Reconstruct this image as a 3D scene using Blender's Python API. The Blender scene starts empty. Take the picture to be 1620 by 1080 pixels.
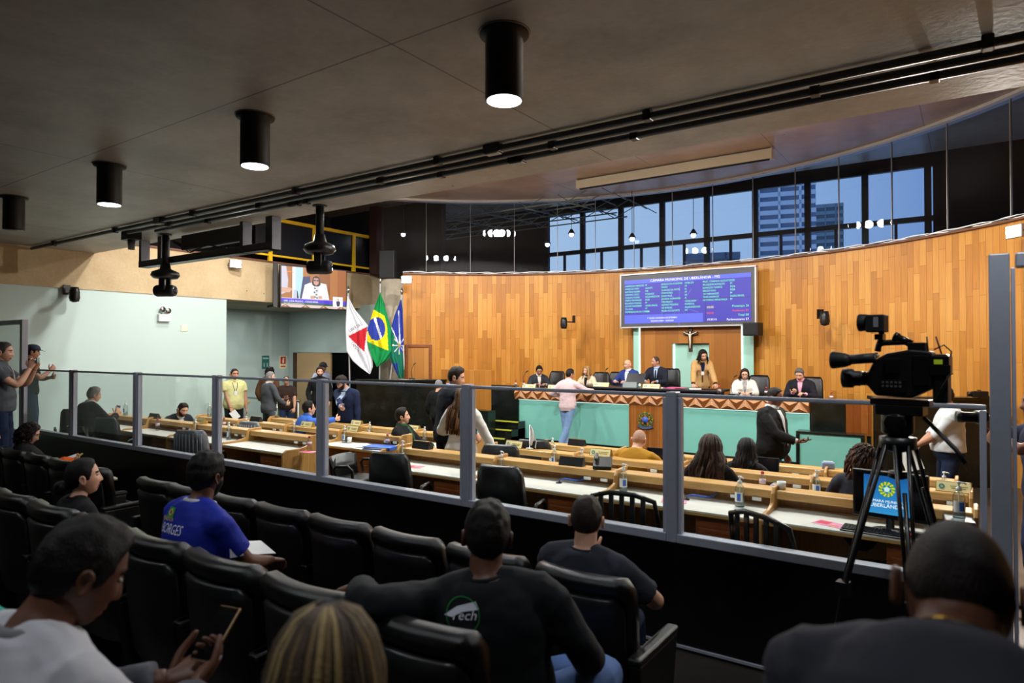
import bpy, bmesh, math, random
from mathutils import Vector as V, Matrix as M, Quaternion, noise, kdtree
from mathutils.bvhtree import BVHTree
random.seed(7)
PI = math.pi
scene = bpy.context.scene
COL = scene.collection
# ------------------------------------------------------------------ camera geometry (metres; Z up, partition runs along X)
CZ, FPX, YAW, PIT = 2.15, 1050.0, math.radians(34.7), math.atan(15 / 1050)
Rv = V((math.cos(YAW), math.sin(YAW), 0)); Fh = V((-math.sin(YAW), math.cos(YAW), 0))
Fv = Fh * math.cos(PIT) + V((0, 0, math.sin(PIT))); Uv = V((0, 0, math.cos(PIT))) - Fh * math.sin(PIT)
def ray(u, v=555):
    d = Fv + Rv * ((u - 810) / FPX) - Uv * ((v - 540) / FPX)
    return d / d.dot(Fh)
def Wt(u, v, t): return V((0, 0, CZ)) + ray(u, v) * t
def WY(u, v, Y): d = ray(u, v); return V((0, 0, CZ)) + d * (Y / d.y)
def WZ(u, v, Z): d = ray(u, v); return V((0, 0, CZ)) + d * ((Z - CZ) / d.z)
def WX(u, v, X): d = ray(u, v); return V((0, 0, CZ)) + d * (X / d.x)

# ------------------------------------------------------------------ materials
def lin(c):
    if isinstance(c, str):
        c = [int(c[i:i + 2], 16) / 255 for i in (0, 2, 4)]
    return tuple((x / 12.92 if x <= .04045 else ((x + .055) / 1.055) ** 2.4) for x in c) + (1.0,)
MATS = {}
def mat(name, col='808080', rough=.5, metal=0., var=.12, scale=8., bump=0., bscale=40., spec=.5, emit=0., stretch=(1, 1, 1), coat=0.):
    if name in MATS: return MATS[name]
    m = bpy.data.materials.new(name); m.use_nodes = True; nt = m.node_tree; N = nt.nodes; L = nt.links
    b = N['Principled BSDF']; c = lin(col)
    tc = N.new('ShaderNodeTexCoord'); mp = N.new('ShaderNodeMapping'); mp.inputs['Scale'].default_value = stretch
    L.new(tc.outputs['Object'], mp.inputs['Vector'])
    nz = N.new('ShaderNodeTexNoise'); nz.inputs['Scale'].default_value = scale; nz.inputs['Detail'].default_value = 4
    L.new(mp.outputs['Vector'], nz.inputs['Vector'])
    mx = N.new('ShaderNodeMix'); mx.data_type = 'RGBA'
    mx.inputs[6].default_value = tuple(x * (1 - var) for x in c[:3]) + (1,)
    mx.inputs[7].default_value = tuple(min(1, x * (1 + var)) for x in c[:3]) + (1,)
    L.new(nz.outputs['Fac'], mx.inputs[0]); L.new(mx.outputs[2], b.inputs['Base Color'])
    b.inputs['Roughness'].default_value = rough; b.inputs['Metallic'].default_value = metal
    b.inputs['Specular IOR Level'].default_value = spec
    if coat: b.inputs['Coat Weight'].default_value = coat; b.inputs['Coat Roughness'].default_value = .15
    if bump:
        n2 = N.new('ShaderNodeTexNoise'); n2.inputs['Scale'].default_value = bscale; n2.inputs['Detail'].default_value = 3
        L.new(mp.outputs['Vector'], n2.inputs['Vector'])
        bp = N.new('ShaderNodeBump'); bp.inputs['Strength'].default_value = bump; bp.inputs['Distance'].default_value = .01
        L.new(n2.outputs['Fac'], bp.inputs['Height']); L.new(bp.outputs['Normal'], b.inputs['Normal'])
    if emit:
        L.new(mx.outputs[2], b.inputs['Emission Color']); b.inputs['Emission Strength'].default_value = emit
        for k_ in list(b.inputs['Base Color'].links): L.remove(k_)
        b.inputs['Base Color'].default_value = (.01, .01, .01, 1)
    MATS[name] = m
    return m
def emis(name, col, k=1.0): return mat(name, col, .4, var=.04, emit=k)
def glass(name, tint='ffffff', refl=.08, rough=.0, graze=.75, trans=1.0):
    if name in MATS: return MATS[name]
    m = bpy.data.materials.new(name); m.use_nodes = True; nt = m.node_tree; N = nt.nodes; L = nt.links
    N.remove(N['Principled BSDF'])
    t = N.new('ShaderNodeBsdfTransparent'); c = lin(tint); t.inputs[0].default_value = tuple(x * trans for x in c[:3]) + (1,)
    g = N.new('ShaderNodeBsdfGlossy'); g.inputs['Roughness'].default_value = rough
    fr = N.new('ShaderNodeLayerWeight'); fr.inputs[0].default_value = .12
    nz = N.new('ShaderNodeTexNoise'); nz.inputs['Scale'].default_value = 3
    ad = N.new('ShaderNodeMath'); ad.operation = 'MULTIPLY_ADD'; ad.inputs[1].default_value = graze; ad.inputs[2].default_value = refl
    ad.use_clamp = True
    L.new(fr.outputs['Fresnel'], ad.inputs[0])
    ml = N.new('ShaderNodeMath'); ml.operation = 'MULTIPLY_ADD'; ml.inputs[1].default_value = .012
    L.new(nz.outputs['Fac'], ml.inputs[0]); L.new(ad.outputs[0], ml.inputs[2])
    x = N.new('ShaderNodeMixShader'); L.new(ml.outputs[0], x.inputs[0]); L.new(t.outputs[0], x.inputs[1]); L.new(g.outputs[0], x.inputs[2])
    L.new(x.outputs[0], N['Material Output'].inputs[0])
    MATS[name] = m
    return m

# ------------------------------------------------------------------ mesh builder
class MB:
    def __init__(s): s.v = []; s.f = []; s.m = []; s.uv = None; s.sm = []
    def add(s, vs, fs, mi=0, sm=False, X=None):
        o = len(s.v)
        s.v += [tuple(X @ V(p)) if X else tuple(p) for p in vs]
        for f in fs: s.f.append(tuple(i + o for i in f)); s.m.append(mi); s.sm.append(sm)
        return s
    def box(s, a, b, mi=0, X=None):
        x0, y0, z0 = a; x1, y1, z1 = b
        vs = [(x, y, z) for z in (z0, z1) for y in (y0, y1) for x in (x0, x1)]
        return s.add(vs, [(0, 2, 3, 1), (4, 5, 7, 6), (0, 1, 5, 4), (2, 6, 7, 3), (0, 4, 6, 2), (1, 3, 7, 5)], mi, False, X)
    def cbox(s, c, d, mi=0, X=None):
        return s.box([c[i] - d[i] / 2 for i in range(3)], [c[i] + d[i] / 2 for i in range(3)], mi, X)
    def prism(s, poly, h0, h1, axis='z', mi=0, X=None):
        def P(p, h): return {'z': (p[0], p[1], h), 'x': (h, p[0], p[1]), 'y': (p[0], h, p[1])}[axis]
        n = len(poly); vs = [P(p, h0) for p in poly] + [P(p, h1) for p in poly]
        fs = [tuple(range(n))[::-1], tuple(range(n, 2 * n))] + [(i, (i + 1) % n, n + (i + 1) % n, n + i) for i in range(n)]
        return s.add(vs, fs, mi, False, X)
    def loft(s, rings, mi=0, cap=True, X=None, sm=True):
        n = len(rings[0]); vs = [p for r in rings for p in r]; fs = []
        for k in range(len(rings) - 1):
            for i in range(n):
                a = k * n + i; b = k * n + (i + 1) % n
                fs.append((a, b, b + n, a + n))
        if cap: fs += [tuple(range(n))[::-1], tuple(range((len(rings) - 1) * n, len(rings) * n))]
        return s.add(vs, fs, mi, sm, X)
    def tube(s, pts, r, n=10, mi=0, X=None, caps='flat', flat=1.0):
        pts = [V(p) for p in pts]; rs = list(r) if hasattr(r, '__len__') else [r] * len(pts)
        if caps == 'round':
            d0 = (pts[0] - pts[1]).normalized(); d1 = (pts[-1] - pts[-2]).normalized(); a, b, ra, rb = pts[0], pts[-1], rs[0], rs[-1]
            pts = [a + d0 * ra * .95, a + d0 * ra * .65] + pts + [b + d1 * rb * .65, b + d1 * rb * .95]
            rs = [ra * .3, ra * .76] + rs + [rb * .76, rb * .3]
        rings = []; up = None
        for i, p in enumerate(pts):
            t = (pts[min(i + 1, len(pts) - 1)] - pts[max(i - 1, 0)])
            if t.length < 1e-9: t = V((0, 0, 1))
            t.normalize()
            if up is None:
                up = V((0, 0, 1)) if abs(t.z) < .9 else V((0, 1, 0))
            x = t.cross(up)
            if x.length < 1e-5: x = t.cross(V((1, 0, 0)))
            x.normalize(); y = x.cross(t).normalized(); up = y
            rings.append([p + (x * math.cos(2 * PI * k / n) + y * (flat * math.sin(2 * PI * k / n))) * rs[i] for k in range(n)])
        return s.loft(rings, mi, True, X)
    def lathe(s, prof, c=(0, 0, 0), n=20, mi=0, X=None, axis='z'):
        rings = []
        for r, h in prof:
            ring = []
            for k in range(n):
                a = 2 * PI * k / n; x, y = r * math.cos(a), r * math.sin(a)
                p = {'z': (x, y, h), 'x': (h, x, y), 'y': (y, h, x)}[axis]
                ring.append((p[0] + c[0], p[1] + c[1], p[2] + c[2]))
            rings.append(ring)
        return s.loft(rings, mi, True, X)
    def ell(s, c, r, nu=18, nv=12, mi=0, X=None):
        return s.lathe2(c, r, nu, nv, mi, X)
    def lathe2(s, c, r, nu, nv, mi, X):
        rings = []
        for j in range(nv):
            e = -PI / 2 + PI * (j + .5) / nv
            rings.append([(c[0] + r[0] * math.cos(e) * math.cos(2 * PI * k / nu), c[1] + r[1] * math.cos(e) * math.sin(2 * PI * k / nu), c[2] + r[2] * math.sin(e)) for k in range(nu)])
        return s.loft(rings, mi, True, X)
    def mesh(s, name, mats):
        me = bpy.data.meshes.new(name); me.from_pydata(s.v, [], s.f)
        for m in mats if isinstance(mats, (list, tuple)) else [mats]: me.materials.append(m)
        me.polygons.foreach_set('material_index', s.m); me.polygons.foreach_set('use_smooth', s.sm)
        me.update(); return me
    def build(s, name, mats, parent=None, bevel=0, seg=2, loc=None, rot=None, fix=True):
        me = s.mesh(name, mats)
        if fix:
            bm = bmesh.new(); bm.from_mesh(me); bmesh.ops.recalc_face_normals(bm, faces=bm.faces); bm.to_mesh(me); bm.free()
        return link(name, me, parent, bevel, seg, loc, rot)
def link(name, me, parent=None, bevel=0, seg=2, loc=None, rot=None):
    o = bpy.data.objects.new(name, me); COL.objects.link(o)
    if parent: o.parent = parent
    if loc is not None: o.location = loc
    if rot is not None: o.rotation_euler = rot
    if bevel:
        b = o.modifiers.new('bevel', 'BEVEL'); b.width = bevel; b.segments = seg; b.limit_method = 'ANGLE'; b.angle_limit = math.radians(40)
        b.harden_normals = False
    return o
def tag(o, label=None, cat=None, group=None, kind=None):
    if label: o['label'] = label
    if cat: o['category'] = cat
    if group: o['group'] = group
    if kind: o['kind'] = kind
    return o
def empty(name, loc=(0, 0, 0), rz=0, label=None, cat=None, group=None, rot=None):
    o = bpy.data.objects.new(name, None); o.empty_display_size = .1; COL.objects.link(o); o.location = loc
    o.rotation_euler = rot if rot else (0, 0, rz)
    return tag(o, label, cat, group)
def dup(root, loc, rz=0, label=None, group=None, rot=None):
    r = root.copy(); COL.objects.link(r); r.location = loc; r.rotation_euler = rot if rot else (0, 0, rz)
    if label: r['label'] = label
    if group: r['group'] = group
    for ch in list(root.children):
        c = ch.copy(); COL.objects.link(c); c.parent = r
        for g in list(ch.children):
            d = g.copy(); COL.objects.link(d); d.parent = c
    return r
def struct(o): o['kind'] = 'structure'; return o
def text_mesh(mb, s, X, size, mi=0, align='LEFT', depth=0.0, squash=1.0, font_shear=0.):
    """lettering: the outline of the built-in typeface, placed by matrix X (text in its XY plane)"""
    cu = bpy.data.curves.new('t', 'FONT'); cu.body = s; cu.size = size; cu.align_x = align; cu.extrude = depth; cu.shear = font_shear
    cu.resolution_u = 2
    ob = bpy.data.objects.new('t', cu); COL.objects.link(ob)
    bpy.context.view_layer.update()
    dg = bpy.context.evaluated_depsgraph_get(); me = bpy.data.meshes.new_from_object(ob.evaluated_get(dg))
    S = M.Diagonal((squash, 1, 1, 1))
    mb.add([p.co for p in me.vertices], [tuple(f.vertices) for f in me.polygons], mi, False, X @ S)
    bpy.data.objects.remove(ob); bpy.data.curves.remove(cu); bpy.data.meshes.remove(me)
def frame(o, x, y):
    """4x4 matrix with origin o, X axis x and Y axis y"""
    x = V(x).normalized(); y = V(y); z = x.cross(y).normalized(); y = z.cross(x)
    m = M.Identity(4)
    for i in range(3): m[i][0] = x[i]; m[i][1] = y[i]; m[i][2] = z[i]; m[i][3] = o[i]
    return m
def remesh(mb, vox, mats=None, smooth=2, name='b'):
    me = mb.mesh(name, [])
    bm = bmesh.new(); bm.from_mesh(me); bmesh.ops.recalc_face_normals(bm, faces=bm.faces); bm.to_mesh(me); bm.free()
    ob = bpy.data.objects.new('tmp', me); COL.objects.link(ob)
    md = ob.modifiers.new('r', 'REMESH'); md.mode = 'VOXEL'; md.voxel_size = vox; md.use_smooth_shade = True
    if smooth:
        sm = ob.modifiers.new('s', 'SMOOTH'); sm.iterations = smooth; sm.factor = .5
    dg = bpy.context.evaluated_depsgraph_get(); out = bpy.data.meshes.new_from_object(ob.evaluated_get(dg))
    bpy.data.objects.remove(ob); bpy.data.meshes.remove(me)
    out.name = name
    return out
def area(name, loc, size, power, col=(1, .98, .95), rot=(0, 0, 0), sy=None):
    l = bpy.data.lights.new(name, 'AREA'); l.energy = power; l.size = size; l.color = col
    if sy: l.shape = 'RECTANGLE'; l.size_y = sy
    o = bpy.data.objects.new(name, l); COL.objects.link(o); o.location = loc; o.rotation_euler = rot; return o
def spot(name, loc, tgt, power, ang=100, col=(1, .97, .93), size=.08, blend=.6):
    l = bpy.data.lights.new(name, 'SPOT'); l.energy = power; l.spot_size = math.radians(ang); l.spot_blend = blend; l.shadow_soft_size = size; l.color = col
    o = bpy.data.objects.new(name, l); COL.objects.link(o); o.location = loc
    o.rotation_euler = (V(tgt) - V(loc)).to_track_quat('-Z', 'Y').to_euler(); return o
# ------------------------------------------------------------------ named materials
def nodes(name):
    m = bpy.data.materials.new(name); m.use_nodes = True; MATS[name] = m
    return m, m.node_tree.nodes, m.node_tree.links, m.node_tree.nodes['Principled BSDF']
def ramp(N, stops):
    r = N.new('ShaderNodeValToRGB'); e = r.color_ramp.elements
    while len(e) < len(stops): e.new(.5)
    for i, (p, c) in enumerate(stops): e[i].position = p; e[i].color = lin(c)
    return r
def planks(name, c_dark, c_mid, c_light, w=.13, ln=1.25, rough=.32, uv=True, tint=None):
    """vertical boards: UV.x runs along the wall in metres, UV.y is height"""
    m, N, L, b = nodes(name)
    tc = N.new('ShaderNodeTexCoord'); sep = N.new('ShaderNodeSeparateXYZ'); L.new(tc.outputs['UV' if uv else 'Object'], sep.inputs[0])
    cb = N.new('ShaderNodeCombineXYZ')
    L.new(sep.outputs['Y' if uv else 'Z'], cb.inputs[0]); L.new(sep.outputs['X'], cb.inputs[1])
    def brick(shift, ww, ll):
        mp = N.new('ShaderNodeMapping'); mp.inputs['Location'].default_value = (shift, shift * .37, 0); L.new(cb.outputs[0], mp.inputs[0])
        k = N.new('ShaderNodeTexBrick'); L.new(mp.outputs[0], k.inputs['Vector'])
        k.inputs['Scale'].default_value = 1; k.inputs['Brick Width'].default_value = ll; k.inputs['Row Height'].default_value = ww
        k.inputs['Mortar Size'].default_value = .0022; k.inputs['Mortar Smooth'].default_value = .1; k.offset = .43; k.offset_frequency = 3
        k.squash = .72; k.squash_frequency = 2
        k.inputs['Color1'].default_value = (0, 0, 0, 1); k.inputs['Color2'].default_value = (1, 1, 1, 1); k.inputs['Mortar'].default_value = (.5, .5, .5, 1)
        return k
    k = brick(0, w, ln)
    st = N.new('ShaderNodeMapping'); st.inputs['Scale'].default_value = (.9, 26, 1); L.new(cb.outputs[0], st.inputs[0])
    nz = N.new('ShaderNodeTexNoise'); nz.inputs['Scale'].default_value = 2.2; nz.inputs['Detail'].default_value = 5; L.new(st.outputs[0], nz.inputs['Vector'])
    big = N.new('ShaderNodeTexNoise'); big.inputs['Scale'].default_value = .7; L.new(cb.outputs[0], big.inputs['Vector'])
    a = N.new('ShaderNodeMath'); a.operation = 'MULTIPLY_ADD'; a.inputs[1].default_value = .42
    sx = N.new('ShaderNodeSeparateColor'); L.new(k.outputs['Color'], sx.inputs[0])
    L.new(sx.outputs[0], a.inputs[0])
    a2 = N.new('ShaderNodeMath'); a2.operation = 'MULTIPLY_ADD'; a2.inputs[1].default_value = .55; L.new(nz.outputs['Fac'], a2.inputs[0])
    a3 = N.new('ShaderNodeMath'); a3.operation = 'MULTIPLY'; a3.inputs[1].default_value = .3; L.new(big.outputs['Fac'], a3.inputs[0])
    L.new(a3.outputs[0], a2.inputs[2]); L.new(a2.outputs[0], a.inputs[2])
    r = ramp(N, [(.2, c_dark), (.62, c_mid), (1.0, c_light)]); L.new(a.outputs[0], r.inputs[0])
    mx = N.new('ShaderNodeMix'); mx.data_type = 'RGBA'; mx.inputs[7].default_value = tuple(x * .45 for x in lin(c_dark)[:3]) + (1,)
    L.new(k.outputs['Fac'], mx.inputs[0]); L.new(r.outputs[0], mx.inputs[6]); L.new(mx.outputs[2], b.inputs['Base Color'])
    b.inputs['Roughness'].default_value = rough
    bp = N.new('ShaderNodeBump'); bp.invert = True; bp.inputs['Strength'].default_value = .5; bp.inputs['Distance'].default_value = .004
    L.new(k.outputs['Fac'], bp.inputs['Height']); L.new(bp.outputs[0], b.inputs['Normal'])
    return m
def concrete(name, c0, c1, rough=.75, joints=None, pits=True, scale=.9):
    m, N, L, b = nodes(name)
    tc = N.new('ShaderNodeTexCoord')
    n1 = N.new('ShaderNodeTexNoise'); n1.inputs['Scale'].default_value = scale; n1.inputs['Detail'].default_value = 8; n1.inputs['Roughness'].default_value = .65
    L.new(tc.outputs['Object'], n1.inputs['Vector'])
    r = ramp(N, [(.32, c0), (.7, c1)]); L.new(n1.outputs['Fac'], r.inputs[0]); out = r.outputs[0]
    n3 = N.new('ShaderNodeTexNoise'); n3.inputs['Scale'].default_value = 22; n3.inputs['Detail'].default_value = 5; L.new(tc.outputs['Object'], n3.inputs['Vector'])
    def mul(fac, col, amount):
        x = N.new('ShaderNodeMix'); x.data_type = 'RGBA'; x.blend_type = 'MULTIPLY'; x.inputs[7].default_value = col
        mm = N.new('ShaderNodeMath'); mm.operation = 'MULTIPLY'; mm.inputs[1].default_value = amount; L.new(fac, mm.inputs[0]); L.new(mm.outputs[0], x.inputs[0])
        L.new(out, x.inputs[6]); return x.outputs[2]
    out = mul(n3.outputs['Fac'], (.55, .53, .5, 1), .5)
    if pits:
        vo = N.new('ShaderNodeTexVoronoi'); vo.inputs['Scale'].default_value = 1.6; vo.inputs['Randomness'].default_value = 1; L.new(tc.outputs['Object'], vo.inputs['Vector'])
        lt = N.new('ShaderNodeMath'); lt.operation = 'LESS_THAN'; lt.inputs[1].default_value = .035; L.new(vo.outputs['Distance'], lt.inputs[0])
        out = mul(lt.outputs[0], (.15, .14, .13, 1), .8)
    if joints:
        sp = N.new('ShaderNodeSeparateXYZ'); L.new(tc.outputs['Object'], sp.inputs[0])
        for ax, period, off in joints:
            ad = N.new('ShaderNodeMath'); ad.operation = 'ADD'; ad.inputs[1].default_value = -off + 100 * period; L.new(sp.outputs[ax], ad.inputs[0])
            mo = N.new('ShaderNodeMath'); mo.operation = 'MODULO'; mo.inputs[1].default_value = period; L.new(ad.outputs[0], mo.inputs[0])
            ls = N.new('ShaderNodeMath'); ls.operation = 'LESS_THAN'; ls.inputs[1].default_value = .014; L.new(mo.outputs[0], ls.inputs[0])
            out = mul(ls.outputs[0], (.2, .19, .18, 1), .85)
    L.new(out, b.inputs['Base Color']); b.inputs['Roughness'].default_value = rough
    bp = N.new('ShaderNodeBump'); bp.inputs['Strength'].default_value = .15; bp.inputs['Distance'].default_value = .01
    L.new(n3.outputs['Fac'], bp.inputs['Height']); L.new(bp.outputs[0], b.inputs['Normal'])
    return m
def granite(name, c0='0b0d0c', c1='1d211e', rough=.16):
    m, N, L, b = nodes(name)
    tc = N.new('ShaderNodeTexCoord')
    n1 = N.new('ShaderNodeTexNoise'); n1.inputs['Scale'].default_value = 55; n1.inputs['Detail'].default_value = 6; L.new(tc.outputs['Object'], n1.inputs['Vector'])
    n2 = N.new('ShaderNodeTexNoise'); n2.inputs['Scale'].default_value = 3; n2.inputs['Detail'].default_value = 5; L.new(tc.outputs['Object'], n2.inputs['Vector'])
    a = N.new('ShaderNodeMath'); a.operation = 'MULTIPLY'; L.new(n1.outputs['Fac'], a.inputs[0]); L.new(n2.outputs['Fac'], a.inputs[1])
    r = ramp(N, [(.18, c0), (.36, c1), (.55, '2c322d')]); L.new(a.outputs[0], r.inputs[0]); L.new(r.outputs[0], b.inputs['Base Color'])
    b.inputs['Roughness'].default_value = rough
    return m
def woodgrain(name, c0, c1, rough=.35, axis=(1, 14, 14)):
    m, N, L, b = nodes(name)
    tc = N.new('ShaderNodeTexCoord'); mp = N.new('ShaderNodeMapping'); mp.inputs['Scale'].default_value = axis; L.new(tc.outputs['Object'], mp.inputs[0])
    n1 = N.new('ShaderNodeTexNoise'); n1.inputs['Scale'].default_value = 3; n1.inputs['Detail'].default_value = 6; n1.inputs['Distortion'].default_value = .4
    L.new(mp.outputs[0], n1.inputs['Vector'])
    r = ramp(N, [(.3, c0), (.7, c1)]); L.new(n1.outputs['Fac'], r.inputs[0]); L.new(r.outputs[0], b.inputs['Base Color'])
    b.inputs['Roughness'].default_value = rough
    return m
WOODWALL = planks('wall_boards', '8e571a', 'ba7a2c', 'd29a48')
WOODPANEL = planks('panel_boards', '8a5620', 'a86e2e', 'bd8442', w=.22, ln=9)
WOODDOOR = planks('door_boards', '8f5a20', 'b07430', 'c48c46', w=.4, ln=9)
CEIL = concrete('soffit_concrete', '9a958d', 'c4bfb7', .5, [('Y', 5.2, 3.08), ('X', 4.6, -3.1)])
CEIL2 = concrete('hall_concrete', 'a58c76', 'cdb59c', .35, [('X', 2.6, -3.3)])
BEIGE = concrete('beam_concrete', 'b89f78', 'd8c19a', .85, [('Y', 3.6, 7.6)], True, .7)
COLCON = concrete('column_concrete', '8c8473', 'aea48f', .85, None, True, 1.2)
FLOOR = granite('floor_stone', '2a231c', '3c3228', .3)
GFLOOR = concrete('gallery_stone', '231e19', '37302a', .45, None, False, 2)
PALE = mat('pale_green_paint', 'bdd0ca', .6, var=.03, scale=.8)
SHADED_GREEN = mat('shaded_green_paint', 'a3b2ad', .6, var=.05, scale=.8)  # recess shade put into a greyer copy of the pale green
DARKWALL = mat('dark_wall', '17130f', .7)
GRAN = granite('black_granite'); GRAN2 = granite('dark_green_granite', '0a0f0d', '16201b', .2)
TEAL = mat('teal_laminate', '80c6ba', .45, var=.03, scale=1)
TEAL_L = mat('pale_teal', '9fcdbd', .6, var=.03)
BLACKLAM = mat('black_wainscot', '060505', .25, var=.2)
ALU = mat('grey_aluminium', '9ba0ac', .42, .15, var=.08, scale=20)
ALU_L = mat('light_aluminium', 'b4b8c8', .4, .15, var=.06, scale=20)
ALU_D = mat('dark_aluminium', '43444a', .4, .4, var=.08)
PANE = glass('clear_pane', 'f8fbfa', .012, graze=.3)
DARKPANE = glass('smoked_pane', 'e2e6ee', .015, .0, graze=.3)
BLACK = mat('black_plastic', '0e0e10', .38, var=.2); BLACKM = mat('matt_black', '0b0b0c', .6, var=.2)
SATIN = mat('satin_black_metal', '121214', .3, .3, var=.15)
LEATHER = mat('black_leatherette', '070606', .3, var=.25, bump=.2, bscale=260)
LEATHER2 = mat('black_vinyl', '111113', .4, var=.2, bump=.15, bscale=120)
CHROME = mat('chrome', 'c8c8c8', .18, 1, var=.03)
WHITE = mat('white_plastic', 'e6e6e4', .45, var=.03); OFFW = mat('cream_plastic', 'e6dcc4', .5, var=.04)
PAPER = mat('paper', 'e8e8e6', .8, var=.03); YELLOW = mat('yellow_paint', 'e8b90c', .4, var=.05)
OAK = woodgrain('desk_wood', 'b98a4c', 'd2a868', .32)
OAK2 = woodgrain('desk_wood_upright', 'a87a40', 'c39454', .4, (14, 14, 1.5))
REDWOOD = woodgrain('drawer_wood', '6e3818', '8f5026', .35)
DARKWOOD = woodgrain('dark_wood', '2a150b', '4a2814', .4)
LAMINATE = mat('white_laminate', 'e4e4dc', .35, var=.03)
RED = mat('red_plastic', 'c22430', .4, var=.06); BLUE = mat('blue_card', '2f62c4', .5, var=.06)
PINK = mat('pink_card', 'c65a86', .6, var=.08); GOLDP = mat('nameplate_card', 'f2e8ae', .5, var=.04); BRASS = mat('brass_plate', '9b8146', .35, .6, var=.08)
CLEAR = glass('clear_bottle', 'eef3f2', .07); BLUELABEL = mat('blue_label', '3a6ac0', .5, var=.15, scale=60)
GREYMESH = mat('grey_mesh_vinyl', '6b6d72', .35, var=.12, scale=40)
# ------------------------------------------------------------------ THE SETTING
CX, CY, CR = -6.0, 7.3, 9.0          # round hall
ZW, ZG = 4.25, 6.27                  # top of the boards, top of the dark glass
YP = 4.35                            # partition
ZS, YS = 4.15, 6.3                   # gallery soffit and its front edge
XL = -14.8
def cang(u):
    d = ray(u, 555); a = d.x ** 2 + d.y ** 2; b = -2 * (d.x * CX + d.y * CY); c = CX ** 2 + CY ** 2 - CR ** 2
    t = (-b + math.sqrt(b * b - 4 * a * c)) / (2 * a)
    return math.atan2(t * d.y - CY, t * d.x - CX)
def cp(a, r=CR, z=0): return (CX + r * math.cos(a), CY + r * math.sin(a), z)
def arc(mb, a0, a1, r0, r1, z0, z1, n=24, mi=0, uv=None):
    vs = []; fs = []
    for i in range(n + 1):
        a = a0 + (a1 - a0) * i / n
        vs += [cp(a, r0, z0), cp(a, r0, z1), cp(a, r1, z1), cp(a, r1, z0)]
    for i in range(n):
        k = i * 4
        for j in range(4): fs.append((k + j, k + (j + 1) % 4, k + 4 + (j + 1) % 4, k + 4 + j))
    fs += [(0, 1, 2, 3), (n * 4 + 3, n * 4 + 2, n * 4 + 1, n * 4)]
    mb.add(vs, fs, mi)
def uv_arc(o):
    me = o.data; uvl = me.uv_layers.new(name='UVMap')
    for lp in me.loops:
        p = me.vertices[lp.vertex_index].co
        uvl.data[lp.index].uv = (math.atan2(p.y - CY, p.x - CX) * CR, p.z + 5)
A0, A1 = cang(637), math.radians(-4)
m = MB(); arc(m, A0, A1, CR, CR + .14, -.3, ZW, 110); o = struct(m.build('wall_round', WOODWALL)); uv_arc(o)
# floors
def fz(y): return .11 if y < 5.7 else (-.05 if y > 8.3 else .11 - .16 * (y - 5.7) / 2.6)
m = MB()
m.box((-14.9, 2.35, -.3), (3.2, YP, .15), 1); m.box((-14.9, 1.25, -.3), (3.2, 2.35, .3), 1); m.box((-14.9, -3.1, -.3), (3.2, 1.25, .45), 1)
m.box((-14.8, 2.35, .15), (-9.75, YP - .1, .5), 1)
vs = []; ys = [YP, 5.7, 8.3, 17.5]
for y in ys: vs += [(-20.5, y, fz(y)), (3.2, y, fz(y))]
m.add(vs, [(0, 1, 3, 2), (2, 3, 5, 4), (4, 5, 7, 6)], 0)
m.box((-14.8, YP + .1, 0), (-13.35, 6.1, .5), 0)
struct(m.build('floor', [FLOOR, GFLOOR]))
m = MB(); n = 60; vs = []; fs = []
inner = [cp(math.radians(172) + (A1 - math.radians(172)) * i / n, 9.35) for i in range(n + 1)]
for p in inner: vs += [(p[0], p[1], .5 if p[1] > 13.6 else .5), (p[0], p[1], -.2)]
poly = [(-9.15, 13.62), (-2.45, 13.62)] + [(p[0], p[1]) for p in inner[::-1] if -9.15 < p[0] < -2.45]
m.prism(poly, -.1, .5); struct(m.build('floor_platform', [mat('platform_carpet', '2a2320', .9)]))
# ceilings
m = MB(); m.box((-15.3, -3.3, ZS), (3.4, YS, ZS + .45)); struct(m.build('ceiling', CEIL))
m = MB(); m.box((-15.3, YS - .25, ZS + .45), (3.4, YS, ZG + .3)); struct(m.build('wall_fascia', CEIL))
m = MB(); m.prism([cp(math.radians(190) + (math.radians(-190)) * i / 70, CR + .2)[:2] for i in range(71)] + [(3.4, YS)], ZG + .05, ZG + .3)
m.box((-19.6, YS, ZG + .3), (3.4, 17.4, ZG + .5)); struct(m.build('ceiling_hall', CEIL2))
# left side
m = MB(); m.box((XL - .25, -3.2, -.3), (XL, 9.25, 3.4)); struct(m.build('wall_left', PALE))
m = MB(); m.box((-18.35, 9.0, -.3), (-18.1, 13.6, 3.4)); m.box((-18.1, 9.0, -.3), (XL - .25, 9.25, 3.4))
struct(m.build('wall_recess', SHADED_GREEN))
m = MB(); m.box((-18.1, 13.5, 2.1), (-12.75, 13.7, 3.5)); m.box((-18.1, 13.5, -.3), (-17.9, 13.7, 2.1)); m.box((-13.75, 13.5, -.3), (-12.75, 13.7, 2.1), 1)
struct(m.build('wall_back', [SHADED_GREEN, REDWOOD]))
m = MB(); m.box((-20.6, 16.2, -.3), (-12.4, 16.4, 3.4)); m.box((-20.6, 13.7, -.3), (-20.4, 16.2, 3.4)); m.box((-20.6, 13.5, -.3), (-18.1, 13.7, 3.4)); m.box((-12.9, 14.0, -.3), (-12.7, 16.2, 3.4)); struct(m.build('wall_corridor', DARKWALL))
m = MB(); m.box((XL - .3, -3.2, 3.4), (XL + .02, 14.35, 4.42)); m.box((-19.6, 6, 3.4), (XL - .3, 16.4, 3.6), 1)
struct(m.build('wall_balcony', [BEIGE, COLCON]))
m = MB(); m.box((XL - .32, 4.5, 4.42), (XL + .05, 14.4, 4.46)); struct(m.build('trim_1', mat('rust_cap', '6a4030', .6)))
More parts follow.
